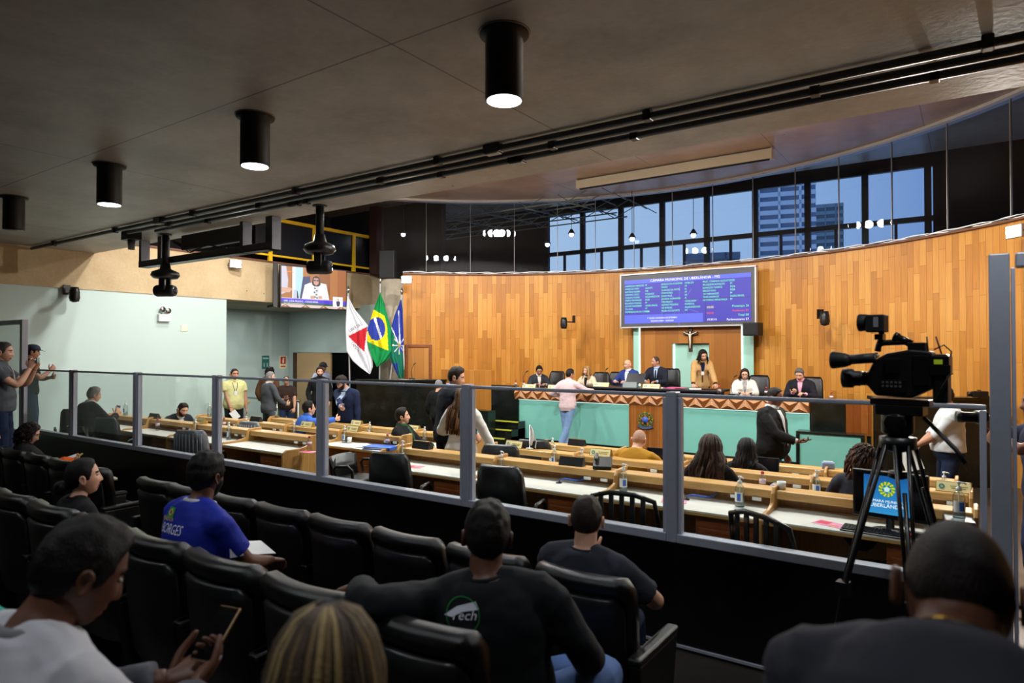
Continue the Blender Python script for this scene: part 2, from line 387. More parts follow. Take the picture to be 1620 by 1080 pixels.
m = MB(); m.box((-17.6, -3.2, 3.6), (-17.4, 14.6, 6.7)); m.box((-17.6, 14.6, 3.6), (-12.6, 14.8, 6.7)); struct(m.build('wall_upper_left', DARKWALL))
p = Wt(596, 350, 19.8); m = MB(); m.cbox((p.x, p.y, 5.45), (.3, .3, 2)); struct(m.build('trim_2', mat('maroon_post', '3a2420', .5)))
pc = Wt(621, 500, 18.3); m = MB(); m.lathe([(.36, -.1), (.36, 4.11)], (pc.x, pc.y, 0), 28)
o = struct(m.build('column', COLCON))
m = MB(); m.box((3.2, -3.2, -.3), (3.4, 7.4, 6.6)); struct(m.build('wall_right', DARKWALL))
m = MB(); m.box((-15.2, -3.3, -.3), (3.4, -3.1, 4.3)); struct(m.build('wall_rear', DARKWALL))
# dark glass over the boards, one pane between each pair of seams
seams = [603, 674, 744, 813.6, 882, 942, 1003, 1064, 1128, 1192, 1259, 1328, 1412, 1500, 1601]
angs = [cang(u) for u in seams]; angs += [angs[-1] - .17, angs[-1] - .34]
for i in range(len(angs) - 1):
    g = .0005; w = MB(); arc(w, angs[i] - g, angs[i + 1] + g, CR + .02, CR + .035, ZW + .06, ZG, 6)
    o = struct(w.build('window_%d' % (i + 1), DARKPANE))
    s = MB(); arc(s, angs[i + 1] - g, angs[i + 1] + g, CR + .0, CR + .04, ZW + .05, ZG, 1); s.build('seam', mat('seam_sealant', 'b0aca6', .5), o)
m = MB(); arc(m, angs[0] + .03, A1, CR - .1, CR + .16, ZG, ZG + .06, 90); struct(m.build('trim_3', mat('white_trim', 'e6e2dc', .5)))
m = MB(); arc(m, A0, A1, CR - .05, CR + .14, ZW, ZW + .035, 90); struct(m.build('trim_4', mat('cap_board', '6e3f22', .5)))
m = MB()
for k, (dz, rr, c) in enumerate([(.05, .012, 0), (.062, .009, 1), (.075, .012, 0), (.055, .01, 2)]):
    pts = []
    for i in range(91):
        a = A0 + (A1 + .16 - A0) * i / 90; q = cp(a, CR - .02 + .02 * math.sin(i * 1.7 + k), ZW + dz + .012 * math.sin(i * 2.3 + k * 2)); pts.append(q)
    m.tube(pts, rr, 6, c)
tag(m.build('cable_run', [WHITE, BLACK, mat('grey_cable', '777777', .5)]), 'loose cables lying along the top of the curved wooden wall', 'cable')
# window wall beyond the dark glass, and the corridor it lights
YW = 18.0; xs = [-11.1 + 1.2875 * i for i in range(9)]
m = MB()
for x in xs: m.box((x - .07, YW - .06, 4.3), (x + .07, YW + .06, 6.5))
for x in [(xs[i] + xs[i + 1]) / 2 for i in range(8)]: m.box((x - .03, YW - .04, 4.3), (x + .03, YW + .04, 5.15))
for z in (4.2, 5.2, 6.45): m.box((xs[0] - .1, YW - .06, z - .06), (xs[-1] + .1, YW + .06, z + .06))
o = struct(m.build('window_frame', mat('black_frame', '0a0a0c', .5)))
DW = mat('unlit_corridor_black', '0c0a0a', .8)  # unlit dark of the corridor put into the wall colour
m = MB(); m.box((-19.6, YW - .05, 3.5), (xs[0] - .1, YW + .15, 7)); m.box((xs[-1] + .1, YW - .05, 3.5), (3.4, YW + .15, 7)); m.box((xs[0] - .1, YW - .05, 3.0), (xs[-1] + .1, YW + .15, 4.2))
m.box((xs[0] - .1, YW - .05, 6.5), (xs[-1] + .1, YW + .15, 7.2)); struct(m.build('wall_outer', DW))
# right-hand side of the outer corridor
m = MB(); m.box((3.0, 7.6, 3.5), (3.3, YW + .1, 7)); struct(m.build('wall_outer_right', DW))
m = MB(); m.box((-19.6, 17.0, 6.9), (3.4, YW + .2, 7.1)); struct(m.build('ceiling_corridor', DW))
# lattice set behind the glass in place of a reflected roof frame
m = MB()
for i in range(9):
    x = -19 + i * 1.3; m.tube([(x, 14.9, 6.0), (x, 17.8, 6.15)], .02, 5); m.tube([(x, 14.9, 6.45), (x, 17.8, 6.45)], .02, 5)
for j in range(5):
    y = 15.0 + j * .68; m.tube([(-19.3, y, 6.05), (-8.2, y, 6.05)], .02, 5)
    for i in range(9):
        x = -19 + i * 1.3; m.tube([(x, y, 6.05), (x + .65, y + .3, 6.45)], .013, 5); m.tube([(x + .65, y + .3, 6.45), (x + 1.3, y, 6.05)], .013, 5)
tag(m.build('reflected_roof_lattice', mat('lattice_steel', '7f8f88', .5, .2)), 'grey steel roof lattice reflected dimly in the dark glass at left', 'roof truss')
for i, (u, v, t) in enumerate([(638, 371, 19.5), (866, 387, 18.6), (904, 371, 18.4), (1000, 378, 17.3), (1097, 372, 16.9)]):  # bulbs behind the glass stand in for reflections of lamps
    p = Wt(u, v, t); r = empty('lamp_reflection', p, 0, ['round bright lamp reflection in the dark glass farthest left', 'bright lamp reflection low in the glass at the left edge of the blue windows', 'bright lamp reflection in the first blue window pane', 'bright lamp reflection in the third blue window pane above the scoreboard', 'bright lamp reflection in the blue panes right above the scoreboard middle'][i], 'lamp', 'lamp reflections in the dark glass')
    m = MB(); m.ell((0, 0, 0), (.06, .06, .06), 14, 10); m.build('bulb', emis('lamp_glint_white', 'eef4ff', 16), r)
    m = MB(); m.lathe([(.02, .16), (.05, .12), (.1, .03), (.095, .03)]); m.build('lamp_shade', BLACKM, r)
    m = MB(); m.tube([(0, 0, .14), (0, 0, 6.5 - p.z if p.z < 6.3 else .3)], .008, 6); m.build('cord', BLACKM, r)
# the city outside
def tower(name, u0, u1, vtop, t, label, slab, glassm, floors, recess=.8):
    a = Wt(u0, 400, t); b = Wt(u1, 400, t); top = Wt(u0, vtop, t).z
    w = (b - a).length; d0 = ray(u0); r = empty(name, (a.x, a.y, 0), math.atan2(-d0.x, d0.y), label, 'building')
    m = MB(); m.box((0, recess, -3), (w, 16, top)); m.build('wall', glassm, r)
    h = 3.1; k = min(22, int((top + 3) / h))
    m = MB()
    for i in range(k): m.box((-.1, 0, top - i * h - 1.5), (w + .1, recess, top - i * h))
    for x in (0, .36 * w, .72 * w): m.box((x, 0, -3), (x + .04 * w, recess, top))
    m.build('balcony', slab, r)
    return r
tower('apartment_tower', 1199, 1283, 292, 230, 'pale apartment tower with banded balconies outside the window', mat('pale_render', 'eef2f4', .8), mat('tower_glass', '8593a2', .4), 20)
tower('office_tower', 1289, 1330, 324, 290, 'slim greenish tower standing right of the banded tower outside', mat('green_render', '8aa0a4', .7), mat('green_glass', '5c727a', .3), 16, .4)
tower('low_building', 1085, 1166, 401, 150, 'low dark roofed building seen through the lower windows', mat('grey_roof', '74808a', .8), mat('grey_block', '6b767f', .8), 3, .3)
# boards panel behind the president's chair with lit strips and a niche
yb = 15.93
m = MB()
xa, xb2 = WY(1013, 550, yb).x, WY(1173, 550, yb).x; n0, n1 = WY(1063, 550, yb).x, WY(1122, 550, yb).x; nz_ = 2.34
m.box((xa, yb, .4), (n0, yb + .1, 2.8)); m.box((n1, yb, .4), (xb2, yb + .1, 2.8)); m.box((n0, yb, nz_), (n1, yb + .1, 2.8))
struct(m.build('wall_panel', planks('niche_boards', '8a5620', 'a06528', 'b57a3a', w=.3, ln=9, uv=False)))
m = MB(); m.box((n0 - .05, yb + .12, .4), (n1 + .05, yb + .16, nz_ + .05)); struct(m.build('wall_niche', TEAL_L))
LED = emis('led_strip', 'd6fff0', 3.2)
for i, (x, w) in enumerate(((xa - .2, .2), (xb2, .27))):
    r = empty('light_strip', (x, yb + .02, .5), 0, ['pale green lit recess strip left of the raised centre wall panel', 'pale green lit recess strip right of the raised centre wall panel'][i], 'light strip')
    m = MB(); m.box((0, 0, 0), (w, .05, 2.3)); m.build('back_panel', TEAL_L, r)
    m = MB(); x0 = w - .03 if i == 0 else 0; m.box((x0, -.03, 0), (x0 + .03, -.002, 2.25)); m.build('led_tube', LED, r)
r = empty('niche_light', (n0, yb + .1, .5), 0, 'thin lit strip on the left edge of the green wall niche', 'light strip')
m = MB(); m.box((.0, -.01, 0), (.03, .015, nz_ - .52)); m.build('led_tube', LED, r)
# door in the boards
da, db = cang(641), cang(683); p0, p1 = V(cp(da, CR - .03)), V(cp(db, CR - .03)); zt = 2.33
r = struct(empty('door_1', p0, math.atan2(p1.y - p0.y, p1.x - p0.x))); w = (p1 - p0).length
m = MB(); m.box((.08, -.03, -.1), (w - .08, .03, zt - .08)); m.build('door_leaf', WOODDOOR and planks('door_leaf_boards', '9a6428', 'b57a38', 'c88e4c', w=.25, ln=9, uv=False), r)
m = MB()
for a, b in (((0, -.06, -.1), (.08, .05, zt)), ((w - .08, -.06, -.1), (w, .05, zt)), ((.08, -.06, zt - .08), (w - .08, .05, zt))): m.box(a, b)
m.build('door_frame', REDWOOD, r, .008)
# open wooden door leaf in the back wall
r = struct(empty('door_2', (WY(469, 600, 13.4).x, 13.45, -.05), math.radians(2))); w = WY(520, 600, 13.4).x - WY(469, 600, 13.4).x
m = MB(); m.box((0, -.03, 0), (w, .03, 2.14)); m.build('door_leaf', mat('beige_door', 'a88a62', .5, var=.05), r)
m = MB(); m.tube([(w - .12, -.05, 1.0), (w - .12, -.1, 1.0), (w - .25, -.1, 1.0)], .012, 8); m.build('door_handle', CHROME, r)
m = MB(); m.box((-.2, -.02, 0), (0, .05, 2.14)); m.build('door_edge', DARKWOOD, r)
# skirting rail on the wainscot
m = MB(); m.box((-14.8, YP - .03, -.2), (WY(1562, 700, YP).x, YP + .03, .86)); m.box((-14.8, YP - .045, .17), (.05, YP - .03, .186), 1)
o = struct(m.build('wall_wainscot', [BLACKLAM, ALU]))
# ------------------------------------------------------------------ GLASS SCREEN ALONG THE GALLERY
px = [WY(u, 700, YP).x for u in (115, 217, 343, 510, 740, 1065)]
xR = WY(1583, 700, YP).x; xT = WY(37, 600, YP).x
ZR, ZB = 1.863, .885
edges = [xT] + px + [xR]
words = ['far left bay of the low glass screen, beside the tall left gate post', 'low glass screen bay in front of the grey-haired man at the left desk',
         'low glass screen bay in front of the hunched bearded man', 'low glass screen bay in front of the yellow-shirted man and left desks',
         'low glass screen bay in front of the standing man in the navy suit', 'low glass screen bay in front of the pink-shirted man at the podium',
         'low glass screen bay on the right, behind the tripod camera']
for i in range(len(edges) - 1):
    a, b = edges[i], edges[i + 1]; r = empty('glass_screen', (a, YP, .86), 0, words[i], 'glass screen', 'bays of the low glass screen')
    L = b - a; H = ZR - .86
    p0 = .036 if i > 0 else .06; p1 = L - .036 if i < len(edges) - 2 else L - .06
    m = MB(); m.box((p0, -.004, .05), (p1, .004, H - .03)); m.build('pane', PANE, r)
    m = MB(); m.box((p0, -.018, H - .026), (p1, .018, H)); m.build('top_rail', ALU, r, .006)
    m = MB(); m.box((p0, -.045, 0), (p1, .045, .06)); m.build('bottom_rail', ALU, r, .006)
    for q0 in (p0, p1 - .03): m = MB(); m.box((q0, -.025, .06), (q0 + .03, .025, H - .03)); m.build('side_bead', ALU_L, r, .003)
    if i > 0:
        m = MB(); m.box((-.036, -.045, 0), (.036, .045, H + .01)); m.build('post', ALU, r, .006)
for i, (x, s, lab) in enumerate(((xT, -1, 'tall aluminium glass gate frame at the far left wall'), (xR, 1, 'tall aluminium framed glass gate at the right edge'))):
    r = empty('glass_gate', (x, YP, .1), 0, lab, 'gate'); zt = 2.66 - .1; w = 1.95 * s
    m = MB(); m.box((-.045, -.045, 0), (.045, .045, zt)); m.build('post', ALU, r, .006)
    m = MB(); m.box((min(.07 * s, w), -.05, zt - .075), (max(.07 * s, w), .05, zt)); m.build('top_rail', ALU, r, .008)
    m = MB(); m.box((min(.1 * s, w), -.004, .1), (max(.1 * s, w), .004, zt - .08)); m.build('pane', PANE, r)
    m = MB(); m.box((min(.05 * s, .068 * s), -.02, .02), (max(.05 * s, .068 * s), .02, zt - .075)); m.build('side_bead', ALU_L, r, .004)
# ------------------------------------------------------------------ GALLERY SEATS
def loft_back(mb, prof, w, curve, n=15, mi=0, horn=0.):
    """padded back: profile (y,z) swept across x, bowed in plan"""
    rings = []
    for i in range(n):
        s = -1 + 2 * i / (n - 1); x = s * w / 2; e = max(0, abs(s) - .86) / .14
        k = 1 - .45 * e * e; yc = sum(p[0] for p in prof) / len(prof)
        rings.append([(x, yc + (y - yc) * k + curve * (s * s), z - .05 * e * e * (1 if z > .6 else 0) + horn * s * s * (1 if z > .6 else 0)) for y, z in prof])
    mb.loft(rings, mi)
def gallery_chair():
    r = empty('auditorium_chair')
    m = MB(); prof = [(.04, .40), (.075, .42), (.055, .62), (.025, .80), (.005, .93), (-.035, .962), (-.085, .965), (-.115, .94), (-.11, .90), (-.07, .86), (-.05, .62), (-.0, .40)]
    loft_back(m, prof, .52, .05, 17); m.build('backrest', LEATHER, r)
    m = MB(); prof = [(-.02, .34), (-.045, .36), (-.088, .62), (-.108, .80), (-.118, .865), (-.098, .88), (-.07, .86), (-.03, .5)]
    loft_back(m, prof, .46, .05, 15); m.build('rear_shell', BLACK, r)
    m = MB(); rings = []
    for i in range(11):
        s = -1 + 2 * i / 10; e = max(0, abs(s) - .8) / .2; x = s * .23
        rings.append([(x, y, z - .035 * e * e * (1 if z > .4 else 0)) for y, z in [(.06, .36), (.06, .44), (.12, .455), (.34, .465), (.47, .45), (.51, .42), (.5, .37), (.3, .35)]])
    m.loft(rings); m.build('seat', LEATHER, r)
    for s in (-1, 1):
        m = MB(); m.prism([(-.04, 0), (.30, 0), (.34, .3), (.40, .56), (.40, .60), (-.06, .60), (-.02, .3)], s * .285 - .028, s * .285 + .028, 'x'); o = m.build('side_panel', BLACK, r, .012)
        m = MB(); m.cbox((s * .285, .17, .615), (.065, .48, .035)); m.build('arm_pad', LEATHER2, r, .015, 3)
    return r
chair0 = gallery_chair(); tag(chair0, None, 'chair', 'gallery seats'); used = []
def seat(x, y, z, label, rz=0.):
    if not used: o = chair0; o.location = (x, y, z); o.rotation_euler = (0, 0, rz); o['label'] = label; used.append(1)
    else: o = dup(chair0, (x, y, z), rz, label)
    return o
rowA = ['front row black seat holding the man in the grey t-shirt', 'front row black seat left of the grey t-shirt man, by his elbow', 'front row black seat third from the right end', 'front row black seat fourth from the right end',
        'front row empty black seat below the wooden end desk', 'front row empty black seat right of the blue jersey man', 'front row black seat hidden by the blue jersey man', 'front row black seat just left of the blue jersey man',
        'front row black seat just left of the gap in the row', 'front row black seat second left of the gap in the row', 'front row black seat second right of the orange-trousered woman', 'front row black seat just right of the orange-trousered woman',
        'front row black seat holding the woman in orange trousers', 'front row black seat at far left under the denim shirted person']
rowAx = [-1.53, -2.10, -2.67, -3.24, -3.81, -4.38, -4.95, -5.42, -6.55, -7.13, -7.71, -8.29, -8.87, -9.45]
for k, lab in enumerate(rowA): seat(rowAx[k], 2.81, .15, lab)
rowB = ['second row black seat holding the man in the black top', 'second row empty black seat left of the man in the black top', 'second row empty black seat two left of the man in the black top', 'second row black seat holding the man in the blue jersey',
        'second row empty black seat left of the blue jersey man', 'second row black seat holding the woman with the hair bun', 'second row black seat left of the woman with the bun', 'second row black seat at the left edge of the picture', 'second row black seat cut by the left picture edge']
for k, lab in enumerate(rowB): seat(-1.53 - .571 * k, 1.68, .3, lab)
for x, y, lab in ((-.92, .42, 'rear row black seat holding the woman with streaked blonde hair'), (-1.86, .35, 'rear row black seat holding the man in the white striped sweater'), (-2.46, .35, 'rear row black seat holding the person in turquoise'), (.02, .85, 'black seat holding the close-cropped man at bottom right')):
    seat(x, y, .45, lab)
# ------------------------------------------------------------------ DESKS
def desk(name, x0, x1, yn, ys, yf, z, label, last, drawer_side=1):
    """one desk place: writing top, raised shelf, back board, drawers, shaped cheek on its left (and right when last)"""
    r = empty(name, (x0, yn, z), 0, label, 'desk', 'chamber desks in rows')
    L = x1 - x0; D = yf - yn; S = ys - yn; zt, zs = .745, .895
    m = MB(); m.box((.03, 0, zt - .035), (L - .0, D - .04, zt - .012), 0); m.box((.03, .004, zt - .012), (L, D - .04, zt), 1); m.build('desktop', [OAK, LAMINATE], r)
    m = MB(); m.box((.03, S, zs - .07), (L, D, zs)); m.build('shelf', OAK, r, .012, 2)
    m = MB(); m.box((.03, D - .04, .06), (L, D - .01, zs - .07)); m.build('back_board', OAK2, r)
    xd = L - .50 if drawer_side > 0 else .05
    m = MB(); m.box((xd, .03, .16), (xd + .46, D - .1, zt - .035)); c = m.build('drawer_unit', REDWOOD, r, .004)
    for k in range(2):
        m = MB(); m.box((xd + .03, .012, .42 - k * .21), (xd + .37, .03, .61 - k * .21)); m.tube([(xd + .14, .012, .525 - k * .21), (xd + .15, -.015, .53 - k * .21), (xd + .25, -.015, .53 - k * .21), (xd + .26, .012, .525 - k * .21)], .006, 6, 1)
        m.build('drawer', [REDWOOD, BRASS], r, .003)
    prof = [(-.02, 0), (D, 0), (D, zs + .035), (S + .12, zs + .035), (S - .0, zs + .03), (S - .05, zs - .02), (S - .07, zs - .09), (S - .12, zt + .045), (S - .2, zt + .03), (.04, zt + .03), (-.01, zt + .0), (-.02, zt - .05)]
    for k, xx in enumerate([0.] + ([L] if last else [])):
        m = MB(); m.prism(prof, xx, xx + .032, 'x', 0); m.build('side_panel', OAK2, r, .008, 2)
    m = MB(); m.cbox((L - .12, S - .004, zs - .085), (.075, .012, .03)); m.cbox((L - .3, S - .004, zs - .085), (.075, .012, .03)); m.build('socket', WHITE, r, .003)
    return r
R1 = (5.28, 5.72, 5.92); R2 = (6.45, 6.87, 7.07); R3 = (7.55, 7.97, 8.17); Z1, Z2, Z3 = .11, .03, -.05
DESK = {}
ordn = ['first', 'second', 'third', 'fourth', 'fifth']
def rowdesks(key, xs, Yr, z, rowname):
    for i in range(len(xs) - 1):
        DESK[key, i] = desk('legislator_desk', xs[i], xs[i + 1] - (.0 if i < len(xs) - 2 else .03), *Yr, z, '%s wooden desk from the aisle in the %s' % (ordn[(len(xs) - 2 - i) if key[0] == 'L' else i], rowname), i == len(xs) - 2)
L1 = [-12.8, -11.4, -9.99, -8.58, -7.17]; L2 = [-11.92, -10.6, -9.28, -7.96, -6.64]; L3 = [-11.27, -9.99, -8.71, -7.43, -6.15]
Q1 = [-5.59, -4.18, -2.77, -1.36, .03]; Q2 = [-5.15, -3.87, -2.57, -1.28, .0]; Q3 = [-5.05, -3.82, -2.58, -1.34, -.12]
rowdesks('L1', L1, R1, Z1, 'left block row nearest the glass'); rowdesks('L2', L2, R2, Z2, 'left block middle row'); rowdesks('L3', L3, R3, Z3, 'left block row farthest from the glass')
rowdesks('Q1', Q1, R1, Z1, 'right block row nearest the glass'); rowdesks('Q2', Q2, R2, Z2, 'right block middle row'); rowdesks('Q3', Q3, R3, Z3, 'right block row nearest the podium')
# ------------------------------------------------------------------ OFFICE CHAIRS
def office_chair(ribbed=False, backh=1.0, matl=None):
    r = empty('office_chair'); Lm = matl or LEATHER2
    m = MB(); rings = []; n = 13
    for i in range(n):
        s = -1 + 2 * i / (n - 1); e = max(0, abs(s) - .8) / .2
        rings.append([(s * (.235 - .03 * (z - .5)), y + .06 * s * s, z - .06 * e * e * (1 if z > .85 else 0)) for y, z in [(-.16, .50), (-.11, .50), (-.14, .75), (-.17, backh - .06), (-.2, backh), (-.235, backh - .02), (-.23, .75), (-.2, .55)]])
    m.loft(rings); b = m.build('backrest', Lm, r)
    if ribbed:
        m = MB()
        for k in range(9):
            x = -.19 + k * .0475; m.tube([(x, -.252 + .06 * (x / .23) ** 2, .56), (x * .97, -.262 + .06 * (x / .23) ** 2, backh - .05)], .011, 6)
        m.build('rib', GREYMESH, b)
    m = MB(); m.prism([(-.24, -.2), (.24, -.2), (.25, .1), (.22, .27), (-.22, .27), (-.25, .1)], .42, .5); m.build('seat', Lm, r, .03, 3)
    for s in (-1, 1):
        m = MB(); m.tube([(s * .2, .0, .43), (s * .29, .0, .45), (s * .3, -.05, .62), (s * .3, -.02, .66), (s * .3, .14, .67), (s * .29, .2, .62), (s * .29, .2, .5), (s * .24, .16, .44)], .019, 8); m.build('armrest', BLACK, r)
    m = MB(); m.lathe([(.03, .1), (.03, .42)]); m.build('gas_column', SATIN, r)
    m = MB()
    for k in range(5):
        a = 2 * PI * k / 5; m.tube([(0, 0, .12), (.27 * math.cos(a), .27 * math.sin(a), .07)], [.03, .018], 8)
        m.ell((.28 * math.cos(a), .28 * math.sin(a), .03), (.028, .028, .03), 8, 6)
    m.build('star_base', BLACK, r)
    return r
def place(proto, first, x, y, z, rz, label, cat, group):
    if first: o = proto; o.location = (x, y, z); o.rotation_euler = (0, 0, rz)
    else: o = dup(proto, (x, y, z), rz)
    return tag(o, label, cat, group)
oc = office_chair(backh=1.02)
spots = [(WY(628, 700, 4.98), .25, 'black high-backed office chair at the right block end desk, beside the aisle'), (WY(803, 700, 5.0), .15, 'black high-backed office chair left of the slatted chair, by the screen post'),
         (V((-11.0, 5.0, 0)), .3, 'black office chair right of the grey-haired man at the left desks'),
          (V((-13.25, 5.35, 0)), 1.2, 'black office chair pushed against the pale wall at far left'),
         (WY(798, 700, 6.3), .3, 'black office chair behind the white-jacketed woman'), 
         
         
         (V((-4.6, 7.2, 0)), .3, 'black office chair left of the small white flag')]
for i, (p, rz, lab) in enumerate(spots): place(oc, i == 0, p.x, p.y, fz(p.y), rz, lab, 'chair', 'office chairs at the desks')
gm = office_chair(True, 1.0, GREYMESH)
for i, (p, rz, lab) in enumerate([(WY(312, 690, 4.95), .5, 'grey ribbed office chair by the glass left of the wooden end desk'), (WY(408, 680, 6.25), .1, 'grey ribbed office chair behind the left block front desks')]):
    place(gm, i == 0, p.x, p.y, fz(p.y), rz, lab, 'chair', 'grey ribbed chairs')
po = office_chair(True, 1.12)
for i, (u, lab) in enumerate([(877, 'ribbed black chair right of the man with dark glasses at the podium'), (947, 'ribbed black chair behind the blonde woman at the podium'), (973, 'ribbed black chair left of the bald man at the podium'), (1058, 'ribbed tall black chair right of the man in the dark suit at the podium centre'),
                            (1198, 'ribbed black chair behind the woman in white at the podium'), (1281, 'ribbed black chair of the man in the pink shirt at the podium')]):
    p = WY(u, 590, {2: 15.35, 5: 14.6}.get(i, 14.95)); place(po, i == 0, p.x, p.y, .5 + (.12 if i == 3 else 0), PI, lab, 'chair', 'podium chairs')
def slat_chair():
    r = empty('slatted_chair')
    m = MB(); pts = [(-.26, -.2, .5), (-.27, -.24, .75), (-.25, -.27, .9), (-.1, -.3, .945), (.1, -.3, .945), (.25, -.27, .9), (.27, -.24, .75), (.26, -.2, .5)]; m.tube(pts, .02, 8); m.build('back_frame', BLACK, r)
    for k in range(5):
        x = -.17 + k * .085; m = MB(); m.box((x - .018, -.3, .52), (x + .018, -.285, .94)); m.build('back_slat', BLACK, r)
    m = MB(); m.prism([(-.24, -.22), (.24, -.22), (.25, .2), (-.25, .2)], .44, .47); m.build('seat', BLACK, r, .01)
    for sx in (-1, 1):
        for y in (-.2, .18): m = MB(); m.tube([(sx * .23, y, .45), (sx * .25, y * 1.1, 0)], .016, 8); m.build('leg', BLACK, r)
    return r
sc_ = slat_chair()
for i, (u, y, rz, lab) in enumerate([(1003, 4.98, .1, 'black slatted plastic chair in front of the grey t-shirt man'), (1245, 4.86, -.5, 'black slatted plastic chair turned aside under the desk left of the monitor')]):
    p = WY(u, 800, y); place(sc_, i == 0, p.x, p.y, fz(p.y), rz, lab, 'chair', 'slatted plastic chairs')

lowc = office_chair(backh=.76); lowused = []
def seat_under(S, label, dy=0.):
    bpy.context.view_layer.update(); Mx = S.root.matrix_world; p = Mx @ V((0, dy, 0)); rz = S.root.rotation_euler.z
    if not lowused: o = lowc; o.location = p; o.rotation_euler = (0, 0, rz)
    else: o = dup(lowc, p, rz)
    lowused.append(1); o.scale = (1, 1, max(.6, S.sit / .52)); return tag(o, label, 'chair', 'chairs under seated people')
p_ = WY(556, 740, 5.62); lo_ = lowc; lo_.location = (p_.x, p_.y, .11); lo_.rotation_euler = (0, 0, -1.3); tag(lo_, 'black office chair with looped arms beside the wooden end panel', 'chair', 'office chairs at the desks'); lowused.append(1)
# ------------------------------------------------------------------ PODIUM
YF = 13.4
X0, X1 = WY(815, 640, YF).x, WY(1280, 640, YF).x
r = empty('podium_bench', (X0, YF, -.05), 0, 'long teal fronted podium bench with a faceted wooden band', 'podium')
Lp = X1 - X0; c0, c1 = WY(995, 640, YF).x - X0, WY(1049, 640, YF).x - X0
for a, b in ((.1, c0), (c1, Lp)):
    m = MB(); m.box((a, .03, .1), (b, .08, 1.03)); m.build('teal_panel', TEAL, r)
m = MB(); m.box((c0, .0, .1), (c1, .08, 1.03)); m.build('centre_panel', planks('crest_boards', '7a431a', '9c5c26', 'b57436', w=.06, ln=9, uv=False), r)
m = MB(); m.box((-.02, -.01, 0), (.1, .12, 1.03), 0); m.box((-.02, -.02, 0), (Lp, .3, .1), 0); m.build('granite_edge', GRAN2, r)
zb, zt = 1.03, 1.25; m = MB(); m.box((0, .0, zb), (Lp, .3, zt), 0); per = Lp / 20.0; d = .055; zm = (zb + zt) / 2
for k in range(20):
    x = k * per
    A = (x + per / 2, -.01, zt); B1 = (x, -.01, zb); B2 = (x + per, -.01, zb); Mx = (x + per / 2, -d, zm - .03)
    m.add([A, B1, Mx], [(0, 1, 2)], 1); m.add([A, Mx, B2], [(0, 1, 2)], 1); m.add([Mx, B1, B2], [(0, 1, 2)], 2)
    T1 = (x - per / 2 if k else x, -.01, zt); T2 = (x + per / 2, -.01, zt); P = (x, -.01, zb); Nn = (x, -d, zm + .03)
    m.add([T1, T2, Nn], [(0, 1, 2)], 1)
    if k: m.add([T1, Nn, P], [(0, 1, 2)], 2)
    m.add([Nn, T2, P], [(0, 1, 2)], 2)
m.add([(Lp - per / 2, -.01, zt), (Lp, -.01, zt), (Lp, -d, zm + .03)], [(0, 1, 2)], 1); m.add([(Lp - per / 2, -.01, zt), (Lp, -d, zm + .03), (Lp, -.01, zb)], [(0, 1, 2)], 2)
m.build('faceted_band', [REDWOOD, woodgrain('facet_lit', 'b0764a', 'c88e60', .35), woodgrain('facet_shaded', '7a431f', '925628', .35)], r, fix=False)  # light and shade of the facets put into two wood tones
m = MB(); m.box((-.05, -.02, zt), (Lp + .02, .55, zt + .04)); m.build('counter_top', GRAN2, r, .006)
LEDW = emis('led_cool', 'e8fff8', 1.6)
m = MB(); m.box((.1, .005, zb - .012), (Lp, .028, zb - .001)); m.build('led_line', LEDW, r)
r = empty('centre_table', (WY(912, 612, 13.6).x, 13.5, 1.29), 0, 'long black table top raised at the middle of the podium', 'table'); w = WY(1137, 612, 13.6).x - r.location.x
m = MB(); m.box((0, 0, .0), (w, .85, .05)); m.build('table_top', BLACK, r, .01)
m = MB(); m.box((.1, .5, -.8), (.16, .8, 0)); m.box((w - .16, .5, -.8), (w - .1, .8, 0)); m.box((.16, .7, -.75), (w - .16, .74, 0)); m.build('table_support', BLACKM, r)
# crest on the centre panel
p = WY(1021, 664, YF - .02); r = empty('coat_of_arms', (p.x, YF - .005, p.z), 0, 'round green and blue national crest on the podium front', 'crest'); r.scale = (.5, .6, .5); s = .32
m = MB()
for k in range(40):
    a = 2 * PI * k / 40; rr = s * (.82 + .1 * (k % 2)); m.cbox((0, 0, 0), (.06, .02, .11), k % 3 == 0, M.Translation((rr * math.sin(a), -.02, rr * math.cos(a))) @ M.Rotation(a + .5, 4, 'Y'))
m.build('wreath', [mat('crest_green', '4c6f35', .6), mat('crest_gold', 'b08a3a', .5)], r)
def star(cx, cz, R, rr, n, y0, y1, m, mi=0):
    m.prism([(cx + (R if k % 2 == 0 else rr) * math.sin(PI * k / n), cz + (R if k % 2 == 0 else rr) * math.cos(PI * k / n)) for k in range(2 * n)], y0, y1, 'y', mi)
m = MB(); star(0, 0, .29, .12, 5, -.05, 0, m, 0); m.build('star', mat('crest_star', '5d7a35', .5), r)
m = MB(); star(0, 0, .27, .11, 5, -.055, -.05, m, 1); m.lathe([(.13, -.075), (.14, -.05), (.14, 0)], n=28, axis='y'); m.build('shield', [mat('crest_blue', '2c55b8', .4), mat('crest_orange', 'b0682c', .5)], r)
m = MB()
for sx in (-1, 1): m.prism([(0, -.30), (sx * .15, -.27), (sx * .33, -.2), (sx * .3, -.28), (sx * .36, -.3), (sx * .16, -.38), (0, -.4)], -.045, 0, 'y')
m.build('ribbon', mat('crest_ribbon', '4a5878', .5), r)
m = MB()
for k in range(9): a = k * .7; m.ell((.07 * math.cos(a) * (k % 3) / 2, -.078, .07 * math.sin(a) * (k % 3) / 2), (.008, .004, .008), 6, 4)
m.build('little_stars', WHITE, r)
